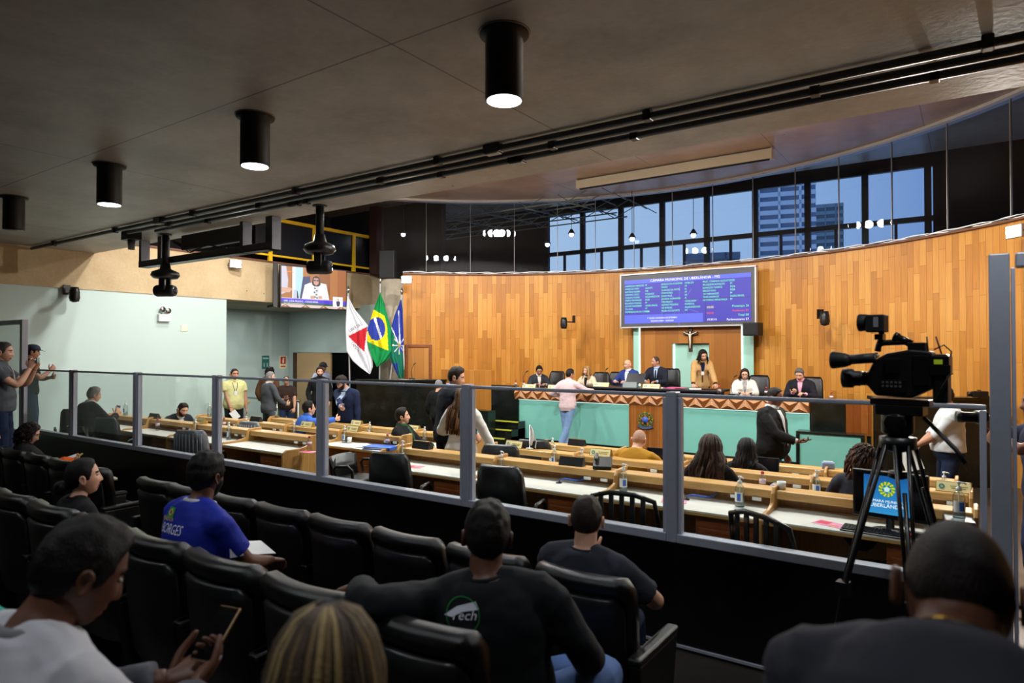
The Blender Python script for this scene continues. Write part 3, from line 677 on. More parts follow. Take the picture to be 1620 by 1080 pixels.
# side pieces
def block(name, a, b, mt, label, cat, bevel=.006):
    o = empty(name, ((a[0] + b[0]) / 2, (a[1] + b[1]) / 2, a[2]), 0, label, cat)
    c = [(a[i] + b[i]) / 2 for i in range(3)]; m = MB(); m.box([a[i] - (c[i] if i < 2 else a[2]) for i in range(3)], [b[i] - (c[i] if i < 2 else a[2]) for i in range(3)]); m.build('slab', mt, o, bevel)
    return o
for sgn, lab in ((-1, 'left'), (1, 'right')):
    if sgn < 0: xa, xb_ = -10.5, WY(772, 650, 12.5).x
    else: xa, xb_ = WY(1259, 690, 12.5).x, WY(1368, 690, 12.5).x
    r = empty('stair_screen', (xa, 12.5, -.05), 0, 'low teal panel with a granite cap %s of the podium' % lab, 'low screen'); w = xb_ - xa
    m = MB(); m.box((.06, .02, .05), (w - .06 if sgn > 0 else w - .25, .1, .75)); m.build('teal_panel', TEAL, r)
    m = MB(); m.box((0, 0, .75), (w, .3, .79)); m.box((0, .0, 0), (.06, .3, .75)); m.box((w - .06 if sgn > 0 else w - .25, 0, 0), (w, .3, .75)); m.box((.06, .12, 0), (w - .06, .3, .75)); m.box((.0, -.01, 0), (w, .0, .05)); m.build('granite_frame', GRAN2, r, .004)
xg0 = WY(779, 650, 13.5).x
o = struct(block('granite_return', (xg0, 13.45, -.05), (X0 - .03, 13.6, 1.3), GRAN, None, None)); del o['kind']; tag(o, 'black granite slab wall at the left end of the podium', 'granite wall')
o = block('granite_return', (X1 + .02, 13.45, -.05), (WY(1338, 650, 13.5).x, 13.6, 1.24), GRAN, 'black granite slab wall at the right end of the podium', 'granite wall')
m0, m1 = WY(1339, 650, 13.5).x, WY(1378, 650, 13.5).x
r = empty('board_panel', (m0, 13.45, .62), 0, 'glossy boarded panel right of the podium granite', 'wall panel'); m = MB(); m.box((0, 0, 0), (m1 - m0, .15, .62)); m.build('boards', planks('glossy_boards', '6a3414', '8a4a1e', 'a8682f', w=.12, ln=9, uv=False, rough=.2), r)
m = MB(); m.box((0, .02, -.67), (m1 - m0, .15, 0)); m.build('dark_base', GRAN2, r)
m0, m1 = WY(700, 620, 13.55).x, WY(779, 650, 13.55).x
r = empty('board_panel', (m0, 13.5, .66), 0, 'boarded panel hanging between the granite counter and the left podium wall', 'wall panel'); m = MB(); m.box((0, 0, 0), (m1 - m0, .15, 1.0)); m.build('boards', planks('hang_boards', '9a6022', 'b8772e', 'cb9048', w=.16, ln=9, uv=False), r)
m = MB(); m.box((0, .05, -.66), (m1 - m0, .15, 0)); m.build('dark_base', GRAN2, r)
def counter(name, a, b, z, label):
    d = V((b[0] - a[0], b[1] - a[1], 0)); r = empty(name, (a[0], a[1], -.1), math.atan2(d.y, d.x), label, 'counter'); w = d.length
    m = MB(); m.box((0, .06, 0), (w, .14, z + .04)); m.build('granite_front', GRAN, r)
    m = MB(); m.box((-.03, 0, z + .04), (w + .03, .34, z + .1)); m.build('counter_top', GRAN2, r, .006)
    return r
counter('granite_counter', (-12.8, 11.55), (-10.94, 12.85), 1.43, 'long black granite counter below the three flags')
counter('granite_counter', (-1.3, 12.4), (.35, 13.15), 1.4, 'black granite counter behind the man in the white shirt')
# steps with yellow nosing, left of the podium
r = empty('steps', (-9.75, 12.55, -.05), 0, 'dark steps with yellow nosing left of the podium', 'steps')
for k in range(3):
    m = MB(); m.box((.0, k * .28, 0), (.85, .86, .17 * (k + 1)), 0); st = m.build('step', GRAN, r)
    m = MB(); m.box((.0, k * .28 - .012, .17 * (k + 1) - .022), (.85, k * .28 + .04, .17 * (k + 1) + .003)); m.build('nosing', mat('yellow_nosing', 'c8c83a', .6), st)
# ------------------------------------------------------------------ SCOREBOARD
a, b = WY(984, 436, 15.8), WY(1196, 421, 15.8); zt, zb = a.z, WY(984, 518, 15.8).z
r = empty('scoreboard', (a.x, 15.75, zb), 0, 'large blue electronic voting board listing names on the wall', 'screen'); w = b.x - a.x; h = zt - zb
m = MB(); m.box((0, 0, 0), (w, .14, h)); m.build('housing', mat('board_grey', '4a4a50', .4), r, .01)
m = MB()
for q in (((-.02, -.03, 0), (.012, .14, h)), ((w - .012, -.03, 0), (w + .02, .14, h)), ((-.02, -.03, h - .012), (w + .02, .14, h + .02)), ((-.02, -.03, -.02), (w + .02, .14, .012))): m.box(*q)
m.build('silver_edge', mat('silver_edge', 'c8c6c4', .35, .5), r)
sx0, sx1, sz0, sz1 = .1, w - .1, .09, h - .14; SW, SH = sx1 - sx0, sz1 - sz0
B_D, B_L, B_M = emis('board_blue', '4038c0', 1.), emis('board_light_blue', '6070f8', 1.), emis('board_ray', '5f5ad2', 1.)
m = MB(); m.box((sx0, -.006, sz0), (sx1, 0, sz1), 0)
m.box((sx0, -.008, sz1 - .1), (sx1, -.005, sz1), 1); m.box((sx0, -.008, sz0), (sx0 + SW * .645, -.005, sz0 + .22), 1)
cxs, czs = sx0 + SW * .46, sz0 + SH * .36
for k in range(10):
    a_ = k * PI / 5 + .3; R_ = .5
    m.add([(cxs, -.0065, czs), (cxs + R_ * math.cos(a_ - .03), -.0065, czs + R_ * math.sin(a_ - .03)), (cxs + R_ * math.cos(a_ + .03), -.0065, czs + R_ * math.sin(a_ + .03))], [(0, 1, 2)], 2)
for x in (1 / 3, 2 / 3): m.box((sx0 + SW * x - .004, -.009, sz0), (sx0 + SW * x + .004, -.004, sz1), 3)
m.box((sx0, -.009, sz0 + SH / 2 - .004), (sx1, -.004, sz0 + SH / 2 + .004), 3)
m.build('display', [B_D, B_L, B_M, mat('panel_gap', '25205a', .5)], r)
def XB(x, z): return frame((sx0 + x * SW, -.012, sz0 + z * SH), (1, 0, 0), (0, 0, 1))
G_ = emis('text_green', '7dffae', 1.3); W_ = emis('text_white', 'ffffff', 1.4); Y_ = emis('text_yellow', 'fff07a', 1.3); R_t = emis('text_red', 'ff4a4a', 1.2)
m = MB(); text_mesh(m, 'CÂMARA MUNICIPAL DE UBERLÂNDIA - MG', XB(.5, .935), .085, 0, 'CENTER', squash=1.05); m.build('heading', W_, r)
cols = [(.005, .18, ['ANDERSON MARQUEZ', 'AMARILDO PAIM', 'ANTÔNIO BORBA', 'ADRIANO ZAGO', 'CLÁUDIO NOBRE', 'FABÃO FERNANDES', 'EDUARDO MORAES', 'GILVAN MASFERRER', 'DR. IGOR', 'COMENDADOR DO CÂNCER'], ['PP', 'AVANTE', 'PSB', 'PODEMOS', 'SOLIDARIEDADE', 'PSDB', 'PP', 'UNIÃO BRASIL', 'PT', 'PRD']),
        (.315, .505, ['EDINHO DA ACADEMIA', 'FABÃO', 'GLÁUCIO DA SAÚDE', 'IVAN NUNES', 'JUNIM PRAZ', 'JANAINA GUIMARÃES', 'LIZA PRADO', 'NEEMIAS MIQUÉIAS', 'NEI BORGES', 'PEZÃO DO ESPORTE'], ['MOBILIZA', 'PV', 'PL', 'PP', 'PP', 'PL', 'CIDADANIA', 'PODEMOS', 'SOLIDARIEDADE', 'DC']),
        (.645, .85, ['PROF. CONRADO AUGUSTO', 'PROFESSOR RONALDO', 'RONALDO TANNÚS', 'SÉRGIO RIVAS', 'TAY FERNANDES', 'THAIS ANDRADE', 'VICTORINO MENDONÇA'], ['MDB', 'PT', 'PSDB', 'PSDB', 'PP', 'UNIÃO BRASIL', 'PP'])]
for x1, x2, aa, bb in cols:
    for i, s in enumerate(aa): m = MB(); text_mesh(m, s, XB(x1, .845 - i * .066), .062, 0, squash=.82); m.build('name_line', G_, r)
    for i, s in enumerate(bb): m = MB(); text_mesh(m, s, XB(x2, .845 - i * .066), .062, 0, squash=.82); m.build('party_line', G_, r)
m = MB(); text_mesh(m, '9ª SESSÃO ORDINÁRIA DE SETEMBRO', XB(.32, .10), .055, 0, 'CENTER', squash=.85); m.build('session_line', W_, r); m = MB(); text_mesh(m, 'SEGUNDA-FEIRA - 15/09/2025', XB(.32, .035), .055, 0, 'CENTER', squash=.85); m.build('session_line', W_, r)
for s_, x, z, h_, al, mm in (('00:00', .675, .29, .075, 'LEFT', Y_), ('10:30:16', .675, .03, .07, 'LEFT', W_), ('00:00', .675, .165, .075, 'LEFT', R_t)): m = MB(); text_mesh(m, s_, XB(x, z), h_, 0, al); m.build('clock', mm, r)
for s_, z, mm in (('Presenças 26', .30, G_), ('Ausências 01', .205, R_t), ('Total 00', .11, G_), ('Parlamentares 27', .02, W_)): m = MB(); text_mesh(m, s_, XB(.985, z), .073, 0, 'RIGHT'); m.build('tally', mm, r)
# crucifix
p = WY(1092, 536, 15.85); r = empty('crucifix', (p.x, 15.85, p.z - .32), 0, 'dark wooden crucifix with a pale figure under the scoreboard', 'crucifix')
m = MB(); m.box((-.045, 0, 0), (.045, .05, .72)); m.box((-.18, 0, .42), (.18, .05, .5)); m.build('cross', DARKWOOD, r, .006)
m = MB(); m.tube([(0, -.02, .1), (.01, -.03, .25), (0, -.02, .34), (0, -.02, .42)], [.014, .022, .026, .034], 8, caps='round'); m.ell((.01, -.04, .475), (.022, .024, .03), 10, 8)
for s in (-1, 1): m.tube([(0, -.02, .42), (s * .08, -.02, .45), (s * .16, -.015, .49)], [.017, .013, .009], 6, caps='round')
m.build('figure', mat('ivory', 'd8cdb8', .5), r)
# loudspeakers
def speaker(p, rz, label, w=.32, h=.5, d=.3, tilt=0):
    r = empty('loudspeaker', p, 0, label, 'loudspeaker', rot=(tilt, 0, rz))
    m = MB(); m.box((-w / 2, -d / 2, 0), (w / 2, d / 2, h)); m.build('cabinet', BLACKM, r, .02, 3)
    m = MB(); m.box((-w / 2 + .03, -d / 2 - .012, .03), (w / 2 - .03, -d / 2, h - .03)); m.build('grille', mat('grille', '1c1c1e', .8, bump=.5, bscale=300), r, .01)
    m = MB(); m.box((-.03, d / 2, h * .4), (.03, d / 2 + .1, h * .6)); m.build('bracket', SATIN, r)
p = Wt(615, 440, 18.1); speaker((p.x, p.y, 4.115), .5, 'grey-black loudspeaker on top of the concrete column', .42, .75, .4)
p = WY(1191, 531, 15.6); speaker((p.x, p.y, p.z), -.15, 'black loudspeaker under the right end of the scoreboard', .36, .3, .3)
# ------------------------------------------------------------------ PEOPLE
def sst(a, b, x):
    t = max(0., min(1., (x - a) / (b - a))); return t * t * (3 - 2 * t)
def lerp_tab(tab, x):
    for (x0, y0), (x1, y1) in zip(tab, tab[1:]):
        if x <= x1: return y0 + (y1 - y0) * max(0, (x - x0) / (x1 - x0))
    return tab[-1][1]
def headpt(d, fem=False):
    x, y, z = d; g = math.exp
    px_, py_, pz_ = .075 * x, .096 * y, .117 * z
    if z > 0:
        rr = max(1e-3, math.hypot(x, y)); f = rr ** -.2; px_ *= f; py_ *= f
    if z < 0:
        k = (-z) ** 1.6; px_ *= 1 - .30 * k
        if y < 0: py_ += .052 * k * min(1, -y * 1.2 + .35)
        else: py_ += .016 * k
    if y > 0: py_ *= 1 - .07 * (1 - abs(z)); px_ *= 1 + .05 * y * (1 - abs(z))
    if y < 0 and z > -.4: py_ *= 1.03
    if y > .25:
        w = sst(.25, .55, y); ax = abs(px_)
        nz_ = sst(.022, -.034, pz_) * (1 - sst(-.036, -.048, pz_))
        dy = (.006 + .0155 * nz_) * g(-(px_ / (.010 + .008 * nz_)) ** 2) * (sst(.034, .01, pz_)) * (1 - sst(-.038, -.05, pz_))
        dy += .005 * g(-((pz_ - .031) / .010) ** 2) * g(-((ax - .03) / .03) ** 2)
        dy -= .011 * g(-((ax - .032) / .016) ** 2 - ((pz_ - .011) / .012) ** 2)
        dy += .0055 * g(-(px_ / .022) ** 2 - ((pz_ + .060) / .006) ** 2) + .006 * g(-(px_ / .019) ** 2 - ((pz_ + .074) / .006) ** 2)
        dy -= .003 * g(-(px_ / .024) ** 2 - ((pz_ + .067) / .003) ** 2)
        dy += .007 * g(-(px_ / .024) ** 2 - ((pz_ + .1) / .014) ** 2) + .004 * g(-((ax - .042) / .016) ** 2 - ((pz_ + .022) / .018) ** 2)
        py_ += dy * w
    return V((px_, py_, pz_))
def hairline(az, style):
    """lower edge of the hair (as z of the direction) for azimuth 0 = face, pi = nape"""
    a = abs(az) / PI
    if style == 'recede': return lerp_tab([(0, .9), (.2, .78), (.34, .42), (.42, -.1), (.5, .15), (.6, -.3), (1, -.62)], a)
    if style == 'fringe': return lerp_tab([(0, .2), (.2, .2), (.3, .1), (.42, -.3), (.5, -.3), (1, -.8)], a)
    return lerp_tab([(0, .66), (.18, .62), (.32, .42), (.40, -.10), (.46, -.16), (.5, .12), (.58, -.1), (.66, -.42), (1, -.64)], a)
def head_mesh(mb, X, k, nu, nv, lipm, browm, eyew, eyed, beard=None, fem=False, mouth_open=0):
    rings = []
    for j in range(nv):
        e = -PI / 2 + PI * (j + .5) / nv
        rings.append([tuple(headpt((math.cos(e) * math.sin(2 * PI * i / nu), math.cos(e) * math.cos(2 * PI * i / nu), math.sin(e)), fem) * k) for i in range(nu)])
    f0 = len(mb.f); mb.loft(rings, 0, True, X)
    fl = [p for r in rings for p in r]
    for fi in range(f0, len(mb.f) - 2):
        q = fi - f0; a = fl[q // nu * nu + q % nu]; b = fl[(q // nu + 1) * nu + (q + 1) % nu]; x, y, z = [(a[i] + b[i]) / 2 / k for i in range(3)]
        if y < .03: continue
        if abs(x) < .024 and -.079 < z < -.056 and y > .06: mb.m[fi] = lipm
        elif .012 < abs(x) < .052 and abs(z - .033 + abs(x) * .08) < .0055: mb.m[fi] = browm
    for s in (-1, 1):
        rr = []; c = V((s * .079 * k, -.008 * k, -.006 * k))
        mb.add(*(lambda t: (t.v, t.f))(ear(s, k)), 0, True, X @ M.Translation(c))
        mb.ell((s * .031 * k, .0770 * k, .010 * k), (.0130 * k, .0085 * k, .0062 * k), 10, 8, eyew, X)
        mb.ell((s * .030 * k, .0828 * k, .0098 * k), (.0060 * k, .0042 * k, .0058 * k), 8, 6, eyed, X)
def ear(s, k):
    t = MB(); n = 14; rings = []
    for r_, dx, dyo in ((1.0, 0, 0), (1.05, .009, -.004), (.92, .015, -.008), (.62, .010, -.006), (.2, .006, -.003)):
        ring = []
        for i in range(n):
            a = 2 * PI * i / n; w = .019 * (1 if math.sin(a) > 0 else .72)
            ring.append((s * dx * k, (w * r_ * math.cos(a) + dyo - .12 * .03 * r_ * math.sin(a)) * k, .031 * r_ * math.sin(a) * k))
        rings.append(ring)
    t.loft(rings, 0, True); return t
def hand_mesh(mb, wrist, d, palm, side, k, curl, X, spread=.12, res=8, point=False, mi=0):
    d = V(d).normalized(); n = V(palm); n = (n - d * n.dot(d)); n = n.normalized() if n.length > 1e-4 else d.orthogonal().normalized()
    th = d.cross(n) if side > 0 else n.cross(d)            # towards the thumb
    w = V(wrist)
    def P(a, b, c): return w + d * (a * k) + th * (b * k) + n * (c * k)
    rings = []
    for a, hw, hh, off in ((-.012, .024, .018, 0), (.01, .027, .0175, 0), (.04, .038, .017, .001), (.07, .042, .0155, .0), (.092, .040, .012, .0), (.10, .034, .008, 0)):
        rings.append([P(a, off + hw * math.cos(2 * PI * i / 14), hh * math.sin(2 * PI * i / 14)) for i in range(14)])
    mb.loft(rings, mi, True, X)
    for q, (b, ln, r) in enumerate(((.029, .070, .0085), (.010, .078, .0088), (-.010, .072, .0085), (-.028, .056, .0075))):
        c = curl if not (point and q == 0) else .1
        c = c * (1 + .08 * q); p = P(.090, b, .0); a = 0.; pts = [p]; dd = d * math.cos(spread * b / .03) + th * math.sin(spread * b / .03)
        for ph, f in ((.46, .85), (.31, 1.05), (.23, .8)):
            a += c * f * 1.15; p = p + (dd * math.cos(a) + n * math.sin(a)) * (ln * ph * k); pts.append(p)
        mb.tube(pts, [r * k, r * .95 * k, r * .86 * k, r * .7 * k], res, mi, X, caps='round')
    p0 = P(.022, .024, .004); dirt = (d * .62 + th * .72 + n * .25).normalized(); p1 = p0 + dirt * (.042 * k)
    d2 = (dirt * (1 - .5 * curl) + d * .5 + n * (.75 * curl) - th * (.25 * curl)).normalized(); p2 = p1 + d2 * .034 * k
    d3 = (d2 + n * .4 * curl + d * .15).normalized(); p3 = p2 + d3 * .026 * k
    mb.tube([p0, p1, p2, p3], [.0125 * k, .0115 * k, .0098 * k, .0078 * k], res, mi, X, caps='round')
def ik(a, c, l1, l2, hint):
    a, c, hint = V(a), V(c), V(hint); v = c - a; L = max(1e-4, v.length); mx_ = (l1 + l2) * .999
    if L > mx_: c = a + v * (mx_ / L); v = c - a; L = mx_
    if L < abs(l1 - l2) + .02: L = abs(l1 - l2) + .02
    u = v.normalized(); x = (l1 * l1 - l2 * l2 + L * L) / (2 * L); h = math.sqrt(max(0, l1 * l1 - x * x))
    w = hint - u * hint.dot(u)
    if w.length < 1e-4: w = u.orthogonal()
    return a + u * x + w.normalized() * h, c
def smooth_chain(p, n=4):
    """Catmull-Rom through the joints: list of (point, original parameter)"""
    out = []
    for i in range(len(p) - 1):
        p0 = p[max(i - 1, 0)]; p1 = p[i]; p2 = p[i + 1]; p3 = p[min(i + 2, len(p) - 1)]
        for j in range(n):
            t = j / n
            cr = .5 * ((2 * p1) + (p2 - p0) * t + (2 * p0 - 5 * p1 + 4 * p2 - p3) * t * t + (3 * p1 - p0 - 3 * p2 + p3) * t ** 3)
            q = cr * .6 + (p1 + (p2 - p1) * t) * .4
            out.append((q, i + t))
    out.append((p[-1], len(p) - 1)); return out
SKINS = {'light': 'd6a286', 'tan': 'b88468', 'brown': '7c4f3a', 'dark': '5e3928', 'pale': 'd2a690'}
def skinmat(k): return mat('skin_' + k, SKINS[k], .5, var=.07, scale=30, bump=.05, bscale=200)
EYEW = mat('eye_white', 'aaa29a', .3, var=.02); EYED = mat('eye_dark', '1c120c', .2)
def hairmat(col): return mat('hair_' + col, col, .55, var=.45, scale=30, stretch=(3, 3, .6), bump=.5, bscale=110, spec=.22)
def cloth(name, col, rough=.85, var=.06): return mat('cloth_' + name, col, rough, var=var, scale=5, bump=.12, bscale=350, spec=.25)
class Person: pass
def spine_fr(P, SL, lean, side, twist, nseg=10):
    la, sa, tw = math.radians(lean), math.radians(side), math.radians(twist); fr = []; pt = V(P)
    for i in range(nseg + 1):
        f = i / nseg; a = la * (.45 + .65 * f); b = sa * (.4 + .6 * f)
        up = V((math.sin(b) * math.cos(a), math.sin(a), math.cos(a) * math.cos(b))).normalized()
        t_ = tw * sst(.1, .9, f); xs_ = V((math.cos(t_), math.sin(t_), 0)); xs_ = (xs_ - up * xs_.dot(up)).normalized(); ys_ = up.cross(xs_)
        fr.append((pt.copy(), xs_, ys_, up)); pt = pt + up * (SL / nseg)
    return fr
def head_frame(fr, k, twist, head, neckfwd):
    hy, hp_, hr = [math.radians(v) for v in head]; N0, nx, ny, nup = fr[-1]
    hdir = M.Rotation(math.radians(twist) + hy, 4, 'Z') @ M.Rotation(-hp_, 4, 'X') @ M.Rotation(hr, 4, 'Y')
    nb = N0 + nup * (.052 * k) + ny * ((.012 + neckfwd) * k)
    hc = nb + (hdir @ V((0, .022, .098))) * k
    return hdir, nb, hc
def hd(u, rel):
    d = ray(u); a = math.radians(rel); x, y = -d.x, -d.y; X_, Y_ = x * math.cos(a) - y * math.sin(a), x * math.sin(a) + y * math.cos(a)
    return math.degrees(math.atan2(-X_, Y_))
def person(label, at, head_deg, H=None, sit=None, bw=1.0, belly=0., fem=False, lean=0., side=0., twist=0., head=(0, 0, 0), RH=None, LH=None, RF=None, LF=None, kneeh=None,
           skin='tan', hair=('short', '1a1411', .02), top=('long', None), inner=None, tie=None, bottom=None, shoes=None, res=.015, hres=(48, 40), beard=None, glasses=None, lanyard=None, hint=None, neckfwd=0., lips='8e5148'):
    S = Person(); u_, v_, t_, fl_ = at; top_pt = Wt(u_, v_, t_); tz = top_pt.z - fl_
    if H is None: H = tz if sit is None else (1.63 if fem else 1.74)
    for it in range(4):
        k = H / 1.75; fr = spine_fr((0, 0, 0), .52 * k, lean, side, twist); hdir, nb, hc = head_frame(fr, k, twist, head, neckfwd)
        th_ = hc.z + .117 * k + .6 * hair[2] * k
        if sit is None: H *= tz / (.92 * k + th_)
        else: sit = tz - th_ - .085
    k = H / 1.75
    rz_ = math.radians(head_deg); off_ = M.Rotation(rz_, 3, 'Z') @ V((hc.x, hc.y, 0))
    root = empty('person', (top_pt.x - off_.x, top_pt.y - off_.y, fl_), rz_, label, 'person'); S.root = root; S.k = k; S.sit = sit
    sk = skinmat(skin); lipm = mat('lips_' + lips, lips, .4); hm = hairmat(hair[1])
    pz = (sit + .085) if sit is not None else .92 * k
    P = V((0, 0, pz)); tw = math.radians(twist)
    SL = .52 * k; nseg = 10; fr = spine_fr(P, SL, lean, side, twist)
    def F(f):
        if f < 0: p, x, y, u = fr[0]; return p + u * (f * SL), x, y, u
        if f >= 1: p, x, y, u = fr[-1]; return p + u * ((f - 1) * SL), x, y, u
        i = min(nseg - 1, int(f * nseg)); g = f * nseg - i; p, x, y, u = fr[i]; p2 = fr[i + 1][0]; return p.lerp(p2, g), x, y, u
    sw = (.158 if fem else .176) * bw * k
    N0, nx, ny, nup = F(1.0)
    sh = {}
    for s in (-1, 1):
        p, x, y, u = F(.88); sh[s] = p + x * (s * sw) - y * .005
    # arms
    arms = {}; hints = hint or {}
    for s, hd in ((1, RH), (-1, LH)):
        if hd is None:
            tgt = sh[s] + V((s * .05, .05, -.5 * k)); hd = (tgt, (-s, .1, 0), .35, None)
        tgt = M.Rotation(-rz_, 3, 'Z') @ (V(hd[0][1]) - root.location) if hd[0][0] == 'w' else V(hd[0])
        e, c = ik(sh[s], tgt, .285 * k, .255 * k, hints.get(s, (s * .55, -.6, -.35)))
        arms[s] = (sh[s], e, c, hd)
    S.arms = arms
    # legs
    hipx = .092 * k; legs = {}
    for s, ft in ((1, RF), (-1, LF)):
        if ft is None: ft = (s * .105 * k, (.0 if sit is None else .40), .085)
        hp = P + V((s * hipx, 0, 0)); kh = (kneeh or {}).get(s, (s * .1, 1, .25))
        kn, an = ik(hp, ft, .43 * k, .415 * k, kh); legs[s] = (hp, kn, an)
    S.legs = legs
    bel = belly
    M_T = [(-.16, .125, .095, 0), (-.06, .160, .112, 0), (.04, .166, .116, 0), (.2, .156, .108, .0), (.38, .152, .106, .0), (.56, .166, .114, .004), (.72, .178, .116, .004), (.84, .174, .104, 0), (.93, .150, .084, -.006), (1.0, .104, .070, -.01), (1.06, .062, .058, -.006)]
    F_T = [(-.16, .13, .10, 0), (-.06, .166, .116, 0), (.04, .168, .114, -.004), (.2, .145, .1, 0), (.38, .128, .09, .0), (.56, .145, .10, .006), (.70, .155, .116, .016), (.84, .152, .092, .004), (.93, .128, .075, -.006), (1.0, .084, .06, -.01), (1.06, .05, .049, -.006)]
    TT = F_T if fem else M_T
    def torso(mb, inf, f0, f1, X=None, flare=0.):
        rings = []
        fs_ = [t[0] for t in TT if f0 < t[0] < f1]; fs_ = [f0] + fs_ + [f1]
        for f in fs_:
            wx = lerp_tab([(t[0], t[1]) for t in TT], f); wy = lerp_tab([(t[0], t[2]) for t in TT], f); off = lerp_tab([(t[0], t[3]) for t in TT], f)
            bl = bel * math.exp(-((f - .22) / .28) ** 2)
            p, x, y, u = F(f); fl = flare * sst(.35, -.25, f)
            ring = []
            for i in range(24):
                a = 2 * PI * i / 24; ca, sa_ = math.cos(a), math.sin(a)
                ex = abs(ca) ** .85 * (1 if ca > 0 else -1); ey = abs(sa_) ** .85 * (1 if sa_ > 0 else -1)
                ring.append(p + x * ((wx * bw * k + inf + fl + bl * .5) * ex) + y * ((wy * bw * k + inf + fl) * ey + off * k + (bl if sa_ > 0 else 0) * max(0, sa_)))
            rings.append(ring)
        mb.loft(rings, 0, True, X)
        if f1 > .9:
            p, x, y, u = F(min(f1, 1.0))
            for s in (-1, 1): a_ = p + x * (s * .022 * k) - u * .012 * k - y * .004; b_ = sh[s] + u * (.002 * k); mb.tube([a_, a_.lerp(b_, .5) + u * (.006 * k), b_], [.054 * k + inf * .8, .053 * k + inf * .8, .054 * k + inf * .8], 14, caps='round')
    def arm(mb, s, inf, upto=2.0, cuff=0., start=0):
        a, e, c, hd = arms[s]; p, x, y, u = F(.86); root_ = p + x * (s * sw * .55)
        ch = smooth_chain([a, e, c], 7); pts = [root_]; rs = [(.062 * bw * k + inf)]
        for q, t in ch:
            if t > upto + 1e-6: break
            rr = lerp_tab([(0, .058), (.35, .051), (.8, .042), (1, .041), (1.3, .042), (1.75, .030), (2, .0265)], t) * k * (1 + (bw - 1) * .8)
            pts.append(q); rs.append(rr + inf + cuff * sst(upto - .4, upto, t))
        mb.tube(pts, rs, 14)
    def leg(mb, s, inf, upto=2.0, flare=0.):
        hp, kn, an = legs[s]; ch = smooth_chain([hp + V((0, 0, .02)), kn, an], 7); pts = []; rs = []
        for q, t in ch:
            if t > upto + 1e-6: break
            rr = lerp_tab([(0, .092), (.3, .082), (.9, .060), (1, .058), (1.3, .057), (1.8, .038), (2, .036)], t) * k * (1 + (bw - 1) * .8)
            pts.append(q); rs.append(rr + inf + flare * sst(1, 2, t))
        mb.tube(pts, rs, 14, caps='round')
    # ---- body (one mesh)
    b = MB(); torso(b, 0, -.16, 1.06)
    hdir, nb, hc = head_frame(fr, k, twist, head, neckfwd)
    X = M.Translation(hc) @ hdir; S.hc = hc; S.X = X; S.k = k
    nr = (.046 if fem else .056) * k * (1 + (bw - 1) * .7)
    b.tube([N0 - nup * .05 * k, N0 + nup * .02 * k, nb, hc + (hdir @ V((0, -.012, -.03))) * k], [nr * 1.25, nr * 1.08, nr, nr * .98], 16)
    for s in (-1, 1): arm(b, s, 0); leg(b, s, 0)
    for s in (-1, 1):
        hp2, kn, an = legs[s]; fd = V((s * .18, 1, 0)).normalized(); b.tube([an + V((0, 0, -.02)) - fd * .05, an + fd * .05 + V((0, 0, -.035)), an + fd * .14 + V((0, 0, -.05))], [.036 * k, .036 * k, .028 * k], 10, caps='round')
    me = remesh(b, res, smooth=2)
    g = MB(); g.add([v.co for v in me.vertices], [tuple(f.vertices) for f in me.polygons], 0, True); bpy.data.meshes.remove(me)
    head_mesh(g, X, k, hres[0], hres[1], 1, 2, 3, 4)
    for s in (-1, 1):
        a, e, c, hd = arms[s]; dr = V(hd[3]) if hd[3] is not None else (c - e); hand_mesh(g, c, dr, hd[1], s, k, hd[2], M.Identity(4))
    body = link('body', g.mesh('body', [sk, lipm, hm, EYEW, EYED]), root); S.body = body
    # ---- clothes
    def garment(name, mb, m_, vox=None, amp=.005, fs_=7., mask=None):
        me = remesh(mb, vox or res, smooth=2)
        off = V((len(label) * 1.3, len(label) * .7, 3))
        nn = [v.normal.copy() for v in me.vertices]
        for v, n_ in zip(me.vertices, nn):
            c = v.co; w = noise.noise(V((c.x * fs_, c.y * fs_, c.z * fs_ * 1.6)) + off) + .5 * noise.noise(V((c.x * fs_ * 2.6, c.y * fs_ * 2.6, c.z * fs_ * 3.2)) + off)
            v.co = c + n_ * (amp * w)
        me.materials.append(m_); o = link(name, me, root); return o
    kind, tm = top[0], top[1]; opt = top[2] if len(top) > 2 else {}
    t = MB(); inf = {'tee': .016, 'polo': .016, 'long': .016, 'jacket': .022, 'coat': .028}[kind] * (1 + 0 * k) + opt.get('inf', 0)
    f0 = {'tee': -.10, 'polo': -.10, 'long': -.09, 'jacket': -.2, 'coat': -.3}[kind]; f0 = opt.get('hem', f0)
    torso(t, inf, f0, 1.01 if kind in ('jacket', 'coat') else 1.045, flare=.02 if kind in ('jacket', 'coat') else .008)
    for s in (-1, 1):
        arm(t, s, inf * .85, {'tee': .72, 'polo': .66, 'long': 1.93, 'jacket': 1.9, 'coat': 1.93}[kind] if not opt.get('rolled') else 1.25, .012 if kind in ('tee', 'polo') else .004)
    S.top = garment({'tee': 't_shirt', 'polo': 'polo_shirt', 'long': 'shirt', 'jacket': 'jacket', 'coat': 'coat'}[kind], t, tm, amp=.007 if kind != 'tee' else .006)
    dgm = S.top.data; bvh = BVHTree.FromPolygons([v.co for v in dgm.vertices], [tuple(p.vertices) for p in dgm.polygons]); S.bvh = bvh; S.F = F; S.SL = SL
    def cast(f, xo, front=1, off=.004):
        p, x, y, u = F(f); o_ = p + x * xo + y * (front * .6); hit = bvh.ray_cast(o_, -y * front)
        if hit[0] is None: return p + x * xo + y * (front * .1)
        return hit[0] + y * (front * off)
    S.cast = cast
